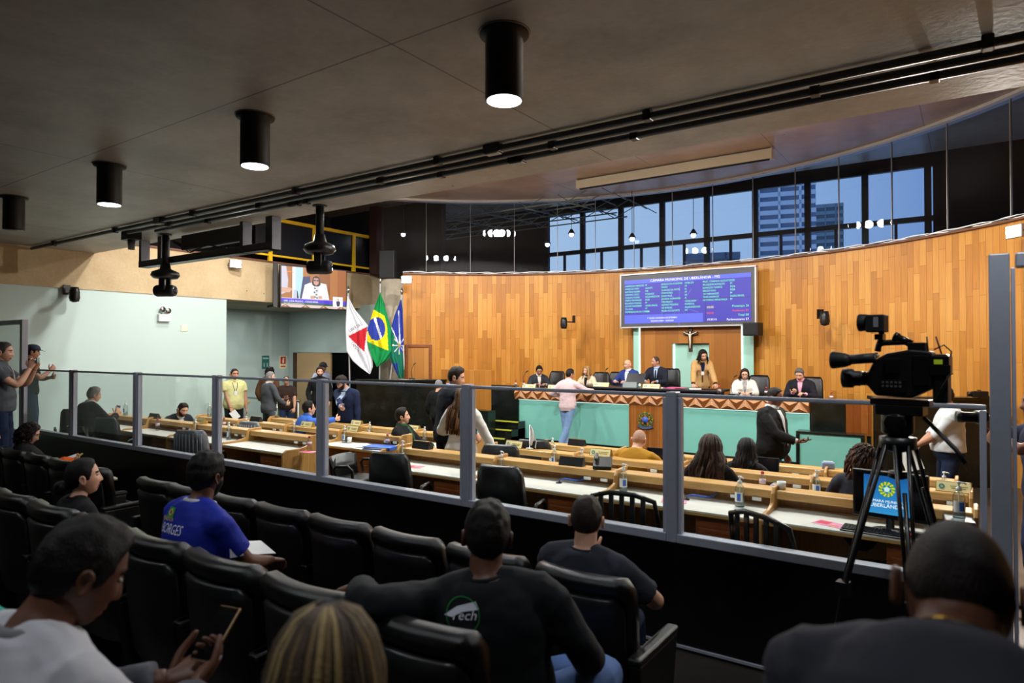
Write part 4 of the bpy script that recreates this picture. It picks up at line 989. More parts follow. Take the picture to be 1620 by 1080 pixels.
    def strip(name, rows, m_, front=1, off=.004, nx_=7):
        """rows: (f, x_left, x_right)"""
        mb = MB(); vs = []; fs2 = []
        for f, xl, xr in rows:
            for i in range(nx_): vs.append(cast(f, xl + (xr - xl) * i / (nx_ - 1), front, off))
        for j in range(len(rows) - 1):
            for i in range(nx_ - 1): a = j * nx_ + i; fs2.append((a, a + 1, a + nx_ + 1, a + nx_))
        mb.add(vs, fs2, 0, True); o = mb.build(name, m_, root)
        sd = o.modifiers.new('t', 'SOLIDIFY'); sd.thickness = .004; return o
    S.strip = strip
    def rows(f0_, f1_, l0, l1, r0, r1, n=9, cur=1.0):
        return [(f0_ + (f1_ - f0_) * (i / n), l0 + (l1 - l0) * (i / n) ** cur, r0 + (r1 - r0) * (i / n) ** cur) for i in range(n + 1)]
    if inner is not None and kind in ('jacket', 'coat'):
        low = opt.get('vlow', .38); strip('shirt_front', rows(.99, low, -.052 * k, -.006, .052 * k, .006, 10, .9), inner, 1, .004)
        for s in (-1, 1):
            strip('lapel', [(f, s * xa, s * xb_) for f, xa, xb_ in [(1.0, .045, .066), (.9, .045, .082), (.8, .040, .088), (.74, .036, .062), (.62, .024, .05), (.5, .012, .03), (low, .004, .012)]], tm, 1, .007, 4)
        if kind == 'jacket':
            for s in (-1, 1): pass
    if tie is not None: strip('tie', rows(.96, opt.get('vlow', .38), -.014, -.022, .014, .022, 9), tie, 1, .008, 4)
    if (kind in ('polo', 'long') and not opt.get('crew')) or inner is not None:
        cm = inner if inner is not None else tm; c = MB(); rr = nr * 1.12; p = N0 + nup * .035 * k
        rings = []
        for dz, rad in ((-.03, 1.25), (.012, 1.14), (.03, 1.12), (.028, 1.22), (.0, 1.36), (-.03, 1.42)):
            rings.append([p + nx * (nr * rad * math.cos(2 * PI * i / 18)) + ny * (nr * rad * math.sin(2 * PI * i / 18) + .004) + nup * (dz * k - .016 * max(0, math.sin(2 * PI * i / 18))) for i in range(18)])
        c.loft(rings, 0, True); c.build('collar', cm, root)
    if inner is not None:
        for s in (-1, 1):
            a, e, cc, hd = arms[s]; d = (cc - e).normalized(); q = MB(); q.tube([cc - d * .04, cc - d * .004], [.034 * k, .034 * k], 12); q.build('cuff', inner, root)
    if (kind == 'tee' and opt.get('crew', True)) or opt.get('crew'):
        c = MB(); pts = [N0 + nup * .026 * k + nx * (nr * 1.24 * math.cos(a * PI / 9)) + ny * (nr * 1.24 * math.sin(a * PI / 9) + .004) - nup * (.014 * max(0, math.sin(a * PI / 9))) for a in range(19)]; c.tube(pts, .008 * k + opt.get('collar_r', 0), 8); c.build('neckband', opt.get('band', tm), root)
    if bottom is not None:
        q = MB(); torso(q, .010, -.17, .10)
        for s in (-1, 1): leg(q, s, .013, 1.9 if not opt.get('cropped') else 1.72, .012)
        S.pants = garment('trousers', q, bottom, amp=.006)
        if opt.get('belt'):
            q = MB(); p, x, y, u = F(.085); bl = bel * math.exp(-((.085 - .22) / .28) ** 2)
            wx = .160 * bw * k + bl * .5 + .022; wy = .114 * bw * k + .022
            q.tube([p + x * (wx * math.cos(2 * PI * i / 28)) + y * (wy * math.sin(2 * PI * i / 28) + (bl if math.sin(2 * PI * i / 28) > 0 else 0) * max(0, math.sin(2 * PI * i / 28))) for i in range(29)], .018, 8, flat=1.0); q.build('belt', mat('belt_leather', '1a120d', .45), root)
    if shoes is not None:
        for s in (-1, 1):
            hp2, kn, an = legs[s]; fd = V((s * .18, 1, 0)).normalized(); q = MB(); z0 = an.z - .083
            q.loft([[an + fd * dy + V((fd.y * w * math.cos(2 * PI * i / 14), -fd.x * w * math.cos(2 * PI * i / 14), 0)) + V((0, 0, z0 - an.z + h * (.5 + .5 * math.sin(2 * PI * i / 14)))) for i in range(14)] for dy, w, h in ((-.085, .02, .05), (-.07, .036, .085), (-.02, .038, .095), (.05, .042, .075), (.12, .046, .055), (.165, .038, .045), (.19, .015, .03))])
            q.build('shoe', shoes, root)
    # ---- hair
    st, hc_, th = hair[0], hair[1], hair[2]
    def shell(style, th, X, nu=40, nv=30, nz_=.35, fz_=40):
        mb = MB(); rings = []
        for j in range(nv):
            e = -PI / 2 + PI * (j + .5) / nv; ring = []
            for i in range(nu):
                az = 2 * PI * i / nu; d = (math.cos(e) * math.sin(az), math.cos(e) * math.cos(az), math.sin(e)); p = headpt(d, fem)
                a = az if az <= PI else az - 2 * PI; ln = hairline(a, style)
                m_ = sst(-.06, .12 + .14 * max(0, d[1]), d[2] - ln); t_ = th * (.45 + .55 * sst(-.2, .8, d[2])) * (1 + nz_ * noise.noise(p * fz_ + V((len(label), 0, 0))))
                ring.append(tuple(p * k * (.93 + .07 * m_) + p.normalized() * (t_ * k * m_)))
            rings.append(ring)
        mb.loft(rings, 0, True, X); return mb
    def strands(mb, n, length, a0=65, a1=295, r=.011, wav=.012, thick=.02, seed=3, back=0.012, out=.0, mi=None):
        rnd = random.Random(seed + len(label)); Xi = X
        for q in range(n):
            az = math.radians(a0 + (a1 - a0) * (q + rnd.random() * .8) / n); tier = rnd.random()
            pts = []; rs = []; ph = rnd.random() * 6
            for e in (80, 58, 35, 12, -8):
                ee = math.radians(e); d = (math.cos(ee) * math.sin(az), math.cos(ee) * math.cos(az), math.sin(ee)); p = headpt(d, fem); p = p * k + p.normalized() * (thick * (.6 + .6 * tier) * k)
                pts.append(Xi @ p); rs.append(r * k * (1.1 if e < 70 else .7))
            L = length * (.82 + .25 * rnd.random()); p = pts[-1].copy(); o_ = V((p.x - hc.x, p.y - hc.y, 0)); o_ = o_.normalized() if o_.length > 1e-4 else V((0, -1, 0))
            bend = 6
            for j in range(1, bend + 1):
                f = j / bend; qv = p + V((0, 0, -L * f)) + o_ * (out * f + .02 * math.sin(f * 3) + wav * math.sin(ph + f * 7)) + V((wav * math.cos(ph + f * 6), -back * f * 3, 0))
                dn = qv - N0; 
                if qv.z < N0.z + .02:
                    # lie outside the shoulders and back
                    xx = dn.dot(nx); yy = dn.dot(ny)
                    if yy < .06: qv += -ny * max(0, .085 * bw - (-yy)) if yy > -.085 * bw else V((0, 0, 0))
                pts.append(qv); rs.append(r * k * (1.05 - .55 * f))
            mb.tube(pts, rs, 7, rnd.randrange(mi) if mi else 0, flat=.75)
    if st in ('short', 'recede', 'buzz', 'fringe'):
        S.hair = shell('recede' if st == 'recede' else 'short', th, X, *( (64, 48) if res < .012 else (40, 30) )).build('hair', hm, root)
    elif st == 'long':
        mb = shell('short', th * 1.0, X); strands(mb, hair[3].get('n', 46), hair[3]['L'], hair[3].get('a0', 70), hair[3].get('a1', 290), wav=hair[3].get('wav', .012), thick=th, out=hair[3].get('out', 0), r=hair[3].get('r', .012), mi=len(hair[3].get('cols', [])) or None)
        S.hair = mb.build('hair', [hairmat(c) for c in hair[3]['cols']] if 'cols' in hair[3] else hm, root)
    elif st == 'bun':
        mb = shell('short', th, X, 64, 48, .2, 30); rnd = random.Random(4)
        for q in range(26):
            a = rnd.random() * 2 * PI; b_ = rnd.random() * 2 * PI; c0_ = V((0, -.125, -.045)) * k; p = [X @ (c0_ + V((.038 * math.cos(a + t * .6) * math.cos(b_ + t), .036 * math.sin(a + t * .6) * math.cos(b_ + t), .038 * math.sin(b_ + t))) * k) for t in (0, .5, 1, 1.5, 2)]
            mb.tube(p, .010 * k, 6)
        S.hair = mb.build('hair', hm, root)
    elif st == 'curly':
        mb = shell('short', th, X, nz_=.6, fz_=25); rnd = random.Random(5); o2 = hair[3]
        for q in range(o2['n']):
            az = rnd.uniform(math.radians(o2.get('a0', 50)), math.radians(o2.get('a1', 310))); e = rnd.uniform(-.5, 1.45); d = V((math.cos(e) * math.sin(az), math.cos(e) * math.cos(az), math.sin(e))); p = headpt(d) * k
            if d.z < hairline(az if az <= PI else az - 2 * PI, 'short') - .05: continue
            L = o2['L'] * rnd.uniform(.6, 1.1); ph = rnd.random() * 6; pts = []
            for j in range(6):
                f = j / 5; q_ = p + d * (th * .5 + L * .5 * f * (1 - .35 * f)) + V((0, 0, -L * .75 * f * f)) + V((.009 * math.sin(ph + f * 9), .009 * math.cos(ph + f * 9), 0)); pts.append(X @ q_)
            mb.tube(pts, [.009 * k] * 5 + [.005 * k], 5, rnd.randrange(len(o2['cols'])) if 'cols' in o2 else 0)
        S.hair = mb.build('hair', [hairmat(c) for c in o2['cols']] if 'cols' in o2 else hm, root)
    if beard:
        mb = MB(); rings = []; nu, nv = 40, 30
        for j in range(nv):
            e = -PI / 2 + PI * (j + .5) / nv; ring = []
            for i in range(nu):
                az = 2 * PI * i / nu; d = (math.cos(e) * math.sin(az), math.cos(e) * math.cos(az), math.sin(e)); p = headpt(d); a = abs(az if az <= PI else az - 2 * PI) / PI
                up = lerp_tab([(0, -.40), (.12, -.42), (.2, -.36), (.36, -.15), (.45, -.1), (.5, -1.2), (1, -1.2)], a)
                mm = sst(.08, -.04, d[2] - up) if a < .48 else 0
                if abs(p.x) < .022 and -.082 < p.z < -.06 and p.y > 0: mm = 0
                ring.append(tuple(p * k * (.95 + .05 * mm) + p.normalized() * (.006 * k * mm)))
            rings.append(ring)
        mb.loft(rings, 0, True, X); mb.build('beard', hairmat(beard), root)
    if glasses:
        mb = MB()
        for s in (-1, 1):
            pts = [X @ (V((s * .032 + .021 * math.cos(a * PI / 8), .103 if True else 0, .008 + .015 * math.sin(a * PI / 8))) * k) for a in range(17)]; mb.tube(pts, .0022 * k, 6)
            mb.tube([X @ (V(q) * k) for q in ((s * .053, .1, .012), (s * .07, .07, .012), (s * .08, .0, .008), (s * .08, -.02, -.006))], .002 * k, 6)
        mb.tube([X @ (V(q) * k) for q in ((-.012, .103, .012), (0, .106, .014), (.012, .103, .012))], .002 * k, 6)
        mb.build('glasses', mat('glasses_' + glasses, glasses, .3), root)
    if lanyard:
        mb = MB()
        for s in (-1, 1): mb.tube([cast(f, s * xo, 1, .006) for f, xo in ((.97, .05), (.86, .045), (.72, .03), (.6, .012))], .005, 6)
        o = mb.build('lanyard', mat('lanyard_' + lanyard, lanyard, .7), root); p = cast(.53, 0, 1, .012); pp, x_, y_, u_ = F(.53)
        mb = MB(); mb.cbox((0, 0, 0), (.065, .095, .004), 0, frame(p, x_, u_)); mb.build('badge', WHITE, o)
    return S
def held(mb, name, m_, label, cat, bevel=.003):
    o = mb.build(name, m_, None, bevel); return tag(o, label, cat)
def world_pt(S, v):
    bpy.context.view_layer.update(); return S.root.matrix_world @ V(v)
# ------------------------------------------------------------------ WHO IS THERE
def TY(u, Y): return Y / ray(u).y
NAVY = cloth('navy_suit', '1b2238'); BLKSUIT = cloth('black_suit', '131416'); CHAR = cloth('charcoal_suit', '2d3037'); GREYS = cloth('grey_suit', '4c4f54')
WSHIRT = cloth('white_shirt', 'dcdde2'); LBLUE = cloth('light_blue_shirt', '9fb4d6'); PINKS = cloth('pink_shirt', 'd99ab0'); JEANS = cloth('blue_jeans', '4a6488', .9, .18); JEANS_L = cloth('pale_jeans', '7d9ac6', .9, .15); JEANS_D = cloth('dark_jeans', '1e2a46', .9, .15)
DKTR = cloth('dark_trousers', '17181d'); SHOE = mat('black_shoe', '0d0c0c', .4); BROWNSH = mat('brown_shoe', '3a2417', .5)
SIT = 0.46
KD = V((0, -1, 0)); PHONE = mat('phone_black', '0c0c0e', .25)
def phone(S, s, label, tilt=0, name='mobile_phone', m_=None, off=(0, 0, 0), cat='phone', size=(.072, .148, .009)):
    """a phone lying along the held hand of S"""
    a, e, c, h = S.arms[s]; d = V(h[3]) if h[3] is not None else (c - e); d.normalize(); n = V(h[1]); n = (n - d * n.dot(d)).normalized(); th = d.cross(n) if s > 0 else n.cross(d)
    bpy.context.view_layer.update(); Mx = S.root.matrix_world; o = Mx @ (c + d * .085 + n * .022 + V(off)); R3 = Mx.to_3x3()
    X = frame(o, R3 @ th, R3 @ d)
    m = MB(); m.cbox((0, 0, 0), size); q = m.build(name, m_ or PHONE, None, .003); q.matrix_world = X; tag(q, label, cat)
    m = MB(); m.cbox((0, .0, size[2] / 2 * -1 - .0005), (size[0] * .9, size[1] * .92, .001)); m.build('screen', emis('phone_screen', '2a3550', .25), q)
    return q
# --- podium (platform at z .5)
PF = .5
person('seated man in a dark grey suit and dark glasses at the podium left end', (853, 578, TY(853, 14.35), PF), hd(853, 12), sit=SIT, lean=14, head=(-4, 22, 0), RH=((.13, .38, .80), (0, 0, -1), .5, None), LH=((-.12, .4, .80), (0, 0, -1), .5, None),
       skin='tan', hair=('short', '14100e', .024), top=('jacket', CHAR), inner=cloth('pale_shirt', 'd8c9c4'), bottom=DKTR, shoes=SHOE, glasses='101010')
person('seated blonde woman in a cream jacket talking across the podium', (928, 579, TY(928, 14.35), PF), hd(928, -25), sit=SIT, fem=True, lean=6, head=(-15, 4, -4), RH=((.15, .33, .80), (0, 0, -1), .4, None), LH=((-.15, .36, .80), (0, 0, -1), .4, None),
       skin='light', hair=('long', 'a07a4c', .022, dict(L=.26, n=50, cols=['a07a4c', '8a6238', 'b8935f'], a0=55, a1=305)), top=('jacket', cloth('cream_jacket', 'cfc0a4'), {'vlow': .3}), inner=cloth('black_top', '0d0d0f'), bottom=DKTR, shoes=SHOE)
person('seated bald man with glasses in a blue suit at the podium centre', (993, 569, TY(993, 14.5), PF + .08), hd(993, -28), sit=SIT, bw=1.06, belly=.05, lean=4, head=(-24, 2, 0), RH=((.2, .34, .86), (0, 0, -1), .5, None), LH=((-.14, .4, .86), (0, 0, -1), .5, None),
       skin='light', hair=('none', '7d6a5c', .001), top=('jacket', cloth('royal_suit', '27397a'), {'vlow': .28}), inner=WSHIRT, bottom=DKTR, shoes=SHOE, glasses='303030')
person('seated man in a dark suit and light blue shirt looking left at the podium centre', (1037, 564, TY(1037, 14.45), PF + .1), hd(1037, -18), sit=SIT, bw=1.04, lean=10, head=(-42, 4, 0), RH=((.16, .4, .86), (0, 0, -1), .6, None), LH=((-.1, .42, .86), (0, 0, -1), .6, None),
       skin='tan', hair=('recede', '3a322c', .012), top=('jacket', cloth('midnight_suit', '191c2a')), inner=LBLUE, tie=cloth('dark_tie', '17141f'), bottom=DKTR, shoes=SHOE)
person('standing young woman in a beige coat leaning on the podium table', (1112, 553, TY(1112, 14.55), PF), hd(1112, 8), fem=True, lean=17, head=(14, 26, 6), RH=((.24, .42, .86), (0, 0, -1), .35, (0, 1, -.3)), LH=((-.26, .42, .86), (0, 0, -1), .35, (0, 1, -.3)),
       skin='light', hair=('long', '17110e', .018, dict(L=.16, n=44, a0=55, a1=305)), top=('coat', cloth('beige_coat', 'b8935f'), {'vlow': .1}), inner=cloth('black_top', '0d0d0f'), bottom=DKTR, shoes=SHOE, lanyard='2a4aa8')
person('seated woman with glasses in a white jacket speaking at the podium', (1178, 583, TY(1178, 14.2), PF), hd(1178, 2), sit=SIT, fem=True, bw=1.1, belly=.03, lean=8, head=(0, 14, 0), RH=((.10, .36, .80), (0, 0, -1), .6, (-.6, .8, 0)), LH=((-.10, .38, .80), (0, 0, -1), .6, (.6, .8, 0)),
       skin='light', hair=('long', '2a1712', .016, dict(L=.12, n=40, a0=62, a1=298)), top=('jacket', cloth('white_jacket', 'd2cfc8'), {'vlow': .25}), inner=mat('spotted_blouse', '8a8a8a', .8, var=.95, scale=34), bottom=DKTR, shoes=SHOE, glasses='2a2022')
person('seated grey-haired man in a black suit and pink shirt reading a phone', (1265, 582, TY(1265, 13.95), PF), hd(1265, -8), sit=SIT, bw=1.05, lean=10, head=(-6, 26, 0), RH=((.1, .34, .84), (0, 0, 1), .5, (-.4, 1, .2)), LH=((-.12, .38, .82), (0, 0, -1), .5, None),
       skin='light', hair=('short', '55504c', .02), top=('jacket', cloth('ink_suit', '15161f')), inner=PINKS, bottom=DKTR, shoes=SHOE)
# --- hall floor, right half
S = person('man in a pink shirt and pale jeans leaning on the podium front, seen from behind', (902, 583, TY(902, 12.98), -.05), 4, lean=7, twist=-4, head=(-28, 6, 0), RH=((.42, .46, 1.30), (0, 0, -1), .3, (0, 1, 0)), LH=((-.30, .24, 1.2), (0, 0, -1), .3, None),
       LF=(-.03, -.02, .085), RF=(-.10, -.16, .12), kneeh={1: (.5, .6, 0)}, skin='tan', hair=('short', '1a1210', .012), top=('long', cloth('pale_pink_shirt', 'd9bcc0'), {'hem': -.2, 'inf': .006}), bottom=JEANS_L, shoes=SHOE)
S = person('bald man in a mustard shirt seated at the desk, seen from behind', (1011, 680, TY(1011, 7.25), -.05), 4, sit=SIT, bw=1.14, belly=.05, lean=20, head=(-4, 22, 0), RH=((.26, .42, .80), (0, 0, -1), .4, None), LH=((-.24, .4, .80), (0, 0, -1), .4, None),
       skin='light', hair=('buzz', 'b48c78', .0005), top=('tee', cloth('mustard_shirt', 'a8781c')), bottom=DKTR, shoes=SHOE, res=.012, hres=(56, 44))
seat_under(S, 'low black chair under the man in the mustard shirt')
S = person('woman with long wavy brown hair seated at the desk, seen from behind', (1124, 689, TY(1124, 6.25), .06), 2, sit=SIT, fem=True, lean=8, head=(2, 12, 0), RH=((.2, .42, .80), (0, 0, -1), .4, None), LH=((-.2, .42, .80), (0, 0, -1), .4, None),
       skin='light', hair=('long', '2a1c15', .03, dict(L=.40, n=96, cols=['1f1511', '2a1c15', '3d2a20', '4a3428'], wav=.02, r=.016, out=.05, a0=60, a1=300)), top=('long', cloth('black_blouse', '141216')), bottom=DKTR, shoes=SHOE, res=.012)
seat_under(S, 'low black chair under the woman with long wavy brown hair')
S = person('woman with straight black hair seated at a laptop, seen from behind', (1181, 694, TY(1181, 7.35), -.05), 0, sit=SIT, fem=True, lean=8, head=(4, 14, 0), RH=((.2, .4, .80), (0, 0, -1), .4, None), LH=((-.15, .4, .80), (0, 0, -1), .4, None),
       skin='light', hair=('long', '0c0b0c', .022, dict(L=.26, n=70, wav=.006, r=.014, a0=60, a1=300)), top=('long', cloth('dark_grey_top', '1c1c20')), bottom=DKTR, shoes=SHOE, res=.012)
seat_under(S, 'low black chair under the woman with straight black hair')
S = person('standing man in a black jacket and jeans walking with a phone in his hand', (1226, 613, TY(1226, 8.95), -.05), hd(1226, 62), bw=1.16, belly=.07, lean=1, head=(8, 6, 0), RH=((.10, .40, 1.08), (0, 0, 1), .5, (-.2, 1, .1)), LH=((-.27, .06, .83), (1, 0, 0), .4, None), RF=(.1, .2, .085), LF=(-.1, -.16, .085),
       skin='brown', hair=('short', '17120f', .016), top=('jacket', cloth('black_blazer', '17171a'), {'vlow': .12}), inner=WSHIRT, bottom=JEANS, shoes=SHOE, res=.013)
phone(S, 1, 'phone held out by the man in the black jacket walking by the podium')
S = person('person with curly brown hair seated behind the monitor, seen from behind', (1366, 703, TY(1366, 6.2), .06), -4, sit=SIT, fem=True, bw=1.1, lean=10, head=(6, 10, 0), RH=((.2, .4, .80), (0, 0, -1), .4, None), LH=((-.2, .4, .80), (0, 0, -1), .4, None),
       skin='brown', hair=('curly', '24150f', .03, dict(n=520, L=.17, cols=['1a110e', '24150f', '3b2114', '5e3418'])), top=('long', mat('checked_shirt', '1e2030', .85, var=.25, scale=60)), bottom=DKTR, shoes=SHOE, res=.012)
seat_under(S, 'low black chair under the person with curly brown hair')
S = person('standing man in a white shirt and dark jeans holding a paper beside the granite counter', (1493, 610, TY(1493, 9.7), -.05), hd(1493, -78), bw=1.12, belly=.07, lean=2, head=(-4, 8, 0), RH=((.05, .34, 1.02), (-.3, 0, -1), .55, (-.6, .7, 0)), LH=((-.04, .36, 1.04), (.3, 0, -1), .55, (.6, .8, 0)),
       skin='tan', hair=('short', '1e1713', .018), top=('long', cloth('white_dress_shirt', 'cfd0d4'), {'hem': .06, 'rolled': 1, 'inf': .006}), bottom=JEANS_D, shoes=SHOE, res=.013, glasses='202020', beard='2a201a', hint={1: (.6, -.6, -.4), -1: (-.6, -.6, -.4)})
bpy.context.view_layer.update()
p = S.root.matrix_world @ V((.0, .42, .86)); q = tag(MB().cbox((0, 0, 0), (.21, .003, .29)).build('paper_sheet', PAPER), 'white sheet held down by the man in the white shirt', 'paper'); q.location = p; q.rotation_euler = (.1, .35, S.root.rotation_euler.z + 1.2)
S = person('man in a navy polo and jeans at the right picture edge behind the tall glass', (1640, 612, 5.15, .1), hd(1640, -70), bw=1.05, lean=3, head=(0, 0, 0), LH=((-.05, .34, 1.42), (.4, 0, 0), .6, (.2, .5, .8)), RH=((.12, .30, 1.42), (-.4, 0, 0), .6, (-.2, .5, .8)),
       skin='brown', hair=('short', '14100e', .015), top=('polo', cloth('navy_polo', '1a2036')), bottom=JEANS_D, shoes=SHOE, res=.012, hint={-1: (-.9, .1, -.5), 1: (.9, .1, -.5)})
bpy.context.view_layer.update(); Mx = S.root.matrix_world
r = empty('photo_camera', Mx @ V((.03, .42, 1.52)), S.root.rotation_euler.z, 'dark photo camera raised by the man at the right edge', 'camera')
MB().cbox((0, 0, 0), (.14, .07, .1)).build('camera_body', BLACK, r, .01); m = MB(); m.lathe([(.042, .03), (.042, .12), (.046, .13), (.046, .17)], axis='y'); m.build('lens', SATIN, r)
p = S.cast(.0, .0); q = empty('belt_badge', Mx @ V((-.17, .02, 1.02)), S.root.rotation_euler.z + 1.3, 'green card hanging at the hip of the man at the right edge', 'badge')
m = MB(); m.cbox((0, 0, 0), (.1, .006, .07)); m.build('card', mat('green_card', '1c8a4c', .5), q); m = MB(); m.tube([(0, 0, .03), (0, 0, .1)], .004, 6); m.build('clip', CHROME, q)
SHAKE = WY(538, 661, 7.75)
# --- hall floor, left half
S = person('grey-haired man in a black suit seated at the left desks holding a phone', (149, 612, TY(149, 5.02), .11), hd(149, 118), sit=SIT, bw=1.08, belly=.04, lean=10, head=(-12, 10, 0), RH=((.10, .44, .98), (-1, 0, .1), .5, (0, .3, 1)), LH=((-.16, .42, .82), (0, 0, -1), .4, None),
       skin='light', hair=('short', '8a8886', .026), top=('jacket', BLKSUIT), inner=WSHIRT, bottom=DKTR, shoes=SHOE)
seat_under(S, 'black chair under the grey-haired man holding a phone')
phone(S, 1, 'phone held up by the grey-haired man at the left desks', m_=mat('phone_blue', '4a62a8', .3))
S = person('hunched man with a beard in a dark suit seated behind the left front desks', (289, 637, TY(289, 6.35), .07), hd(289, 28), sit=SIT, bw=1.05, lean=30, head=(2, 22, -4), RH=((.16, .42, .62), (0, 0, -1), .5, None), LH=((-.14, .42, .62), (0, 0, -1), .5, None),
       skin='light', hair=('short', '2a1c14', .018), top=('jacket', cloth('dark_suit', '1d2029')), inner=WSHIRT, bottom=DKTR, shoes=SHOE, beard='2a1c14')
seat_under(S, 'black chair under the hunched bearded man')
S = person('standing man in a pale yellow polo shirt with a lanyard by the left wall', (371, 583, TY(371, 8.75), -.05), hd(371, 14), bw=1.1, belly=.05, head=(8, 2, 0), RH=((.10, .22, .86), (0, -.4, -1), .5, (-.3, .4, -.8)), LH=((-.25, .1, .87), (1, 0, 0), .4, None),
       skin='tan', hair=('short', '17110e', .012), top=('polo', cloth('yellow_polo', 'd6cf92'), {'hem': -.16}), bottom=DKTR, shoes=SHOE, lanyard='22335f')
bpy.context.view_layer.update(); q = tag(MB().cbox((0, 0, 0), (.15, .003, .2)).build('paper_sheet', PAPER), 'folded white paper in the hand of the man in yellow', 'paper'); q.location = S.root.matrix_world @ V((.04, .27, .78)); q.rotation_euler = (.2, .6, S.root.rotation_euler.z)
person('standing grey-haired man in a grey suit turned to the right by the left wall', (428, 588, TY(428, 9.1), -.05), hd(428, 118), bw=1.04, head=(-30, 0, 0), RH=((.2, .30, 1.0), (-.6, 0, .2), .6, (-.1, .8, .1)), LH=((-.25, .06, .86), (1, 0, 0), .4, None),
       skin='light', hair=('short', '7a7876', .016), top=('jacket', GREYS), inner=WSHIRT, bottom=GREYS, shoes=SHOE)
person('man with dark curly hair in a brown jacket standing behind the grey suit', (427, 580, TY(427, 10.4), -.05), hd(427, 150), head=(-10, 2, 0), skin='tan', hair=('curly', '0e0b0a', .03, dict(n=160, L=.06)), top=('coat', cloth('brown_jacket', '5a3a22')), bottom=DKTR, shoes=SHOE)
S = person('man in a dark brown t-shirt holding a phone by the handrail', (453, 595, TY(453, 9.95), -.05), hd(453, 6), bw=1.08, belly=.04, head=(-10, 4, 0), RH=((.06, .34, 1.06), (0, -.3, 1), .6, (-.5, .6, .4)), LH=((-.16, .24, .84), (0, -1, 0), .5, (.3, .3, -.9)),
       skin='tan', hair=('recede', '1a1310', .004), top=('tee', cloth('brown_tee', '2e1d17')), bottom=JEANS_D, shoes=SHOE, glasses='6a6a6a')
phone(S, 1, 'dark phone in the hand of the man in the brown t-shirt')
S = person('man in a bright blue shirt seated at the back left desks shaking hands', (489, 634, TY(489, 7.2), .0), hd(489, 112), sit=SIT, bw=1.08, lean=17, head=(-6, -8, 0), RH=(('w', SHAKE + V((.02, -.09, -.01))), (-1, 0, 0), .5, None), LH=((-.1, .4, .80), (0, 0, -1), .5, None), hint={1: (.3, -.4, -.8)},
       skin='light', hair=('short', '120e0c', .024), top=('long', cloth('bright_blue_shirt', '3c68c8')), bottom=DKTR, shoes=SHOE, glasses='202020')
seat_under(S, 'black chair under the seated man in bright blue')
person('standing bearded man in a black suit by the doorway', (506, 580, TY(506, 11.0), -.05), hd(506, 4), head=(0, 0, 0), skin='light', hair=('short', '2c1f18', .026), top=('jacket', BLKSUIT), inner=BLKSUIT, bottom=BLKSUIT, shoes=SHOE, beard='2c1f18')
Sguard = person('security guard in a dark cap and black vest in the doorway', (511, 573, TY(511, 12.6), -.05), hd(511, 22), head=(20, 6, 0), skin='brown', hair=('short', '0e0d12', .026), top=('long', cloth('lilac_shirt', 'a8aecb')), bottom=DKTR, shoes=SHOE, inner=cloth('black_vest', '101014'))
person('guard in a light blue shirt half hidden by the doorway edge', (459, 582, TY(459, 14.4), -.05), hd(459, 90), head=(0, 0, 0), skin='brown', hair=('short', '0e0d12', .015), top=('long', cloth('guard_blue', 'a3b2cf')), bottom=DKTR, shoes=SHOE)
S = person('standing bearded man with glasses in a navy suit bending to shake hands', (541, 594, TY(541, 8.26), -.05), hd(541, -30), bw=1.05, lean=16, head=(-30, 24, 0), RH=(('w', SHAKE + V((-.04, .09, .04))), (-1, 0, 0), .5, None), LH=((-.24, .1, .82), (1, 0, 0), .4, None),
       skin='light', hair=('short', '221a15', .03), top=('jacket', cloth('navy_blazer', '1e2746'), {'vlow': .42}), inner=cloth('check_shirt', 'a9b8d0'), bottom=DKTR, shoes=SHOE, beard='221a15', glasses='151515')
S = person('heavy dark-haired man in a black jacket seated turned to the right', (637, 645, TY(637, 7.2), .0), hd(637, 72), sit=SIT, bw=1.2, belly=.09, lean=-6, head=(14, -8, 0), RH=((.25, .36, .62), (0, 0, -1), .5, None), LH=((-.2, .40, .70), (0, 0, -1), .5, None),
       skin='light', hair=('short', '1d1613', .026), top=('jacket', BLKSUIT, {'vlow': .2}), inner=cloth('green_tie_shirt', '1d4a2c'), bottom=DKTR, shoes=SHOE, res=.013)
seat_under(S, 'black chair under the heavy dark-haired man')
person('tall standing man in a dark navy suit leaning to the woman in white', (722, 580, TY(722, 6.95), .02), hd(722, 118), lean=9, head=(-38, 14, 0), RH=((.26, .3, 1.02), (-.6, 0, -.3), .5, None), LH=((-.24, .1, .95), (1, 0, 0), .4, None),
       skin='light', hair=('short', '1f1712', .024), top=('jacket', cloth('deep_navy_suit', '141722')), inner=LBLUE, bottom=cloth('deep_navy_suit', '141722'), shoes=SHOE, res=.013)
person('standing woman with long brown hair in a white blazer, seen from behind', (733, 612, TY(733, 6.42), .06), 14, fem=True, bw=1.05, lean=6, head=(20, 8, 0), LH=((-.17, .26, 1.12), (0, 0, -1), .5, (.5, .5, .5)), RH=((.38, .16, .84), (0, 0, -1), .3, None), hint={1: (1, -.5, 0)},
       skin='light', hair=('long', '4a3020', .018, dict(L=.42, n=90, cols=['3a2519', '4a3020', '6a4a30', '8a6644'], wav=.014, r=.02, out=.06, a0=60, a1=300)), top=('jacket', cloth('white_blazer', 'dcdad6')), bottom=DKTR, shoes=SHOE, res=.012, inner=WSHIRT)
person('grey-haired person in dark clothes behind the tall man in the navy suit', (694, 601, TY(694, 10.9), -.05), hd(694, 150), skin='light', hair=('short', '77777a', .02), top=('jacket', BLKSUIT), bottom=DKTR, shoes=SHOE)
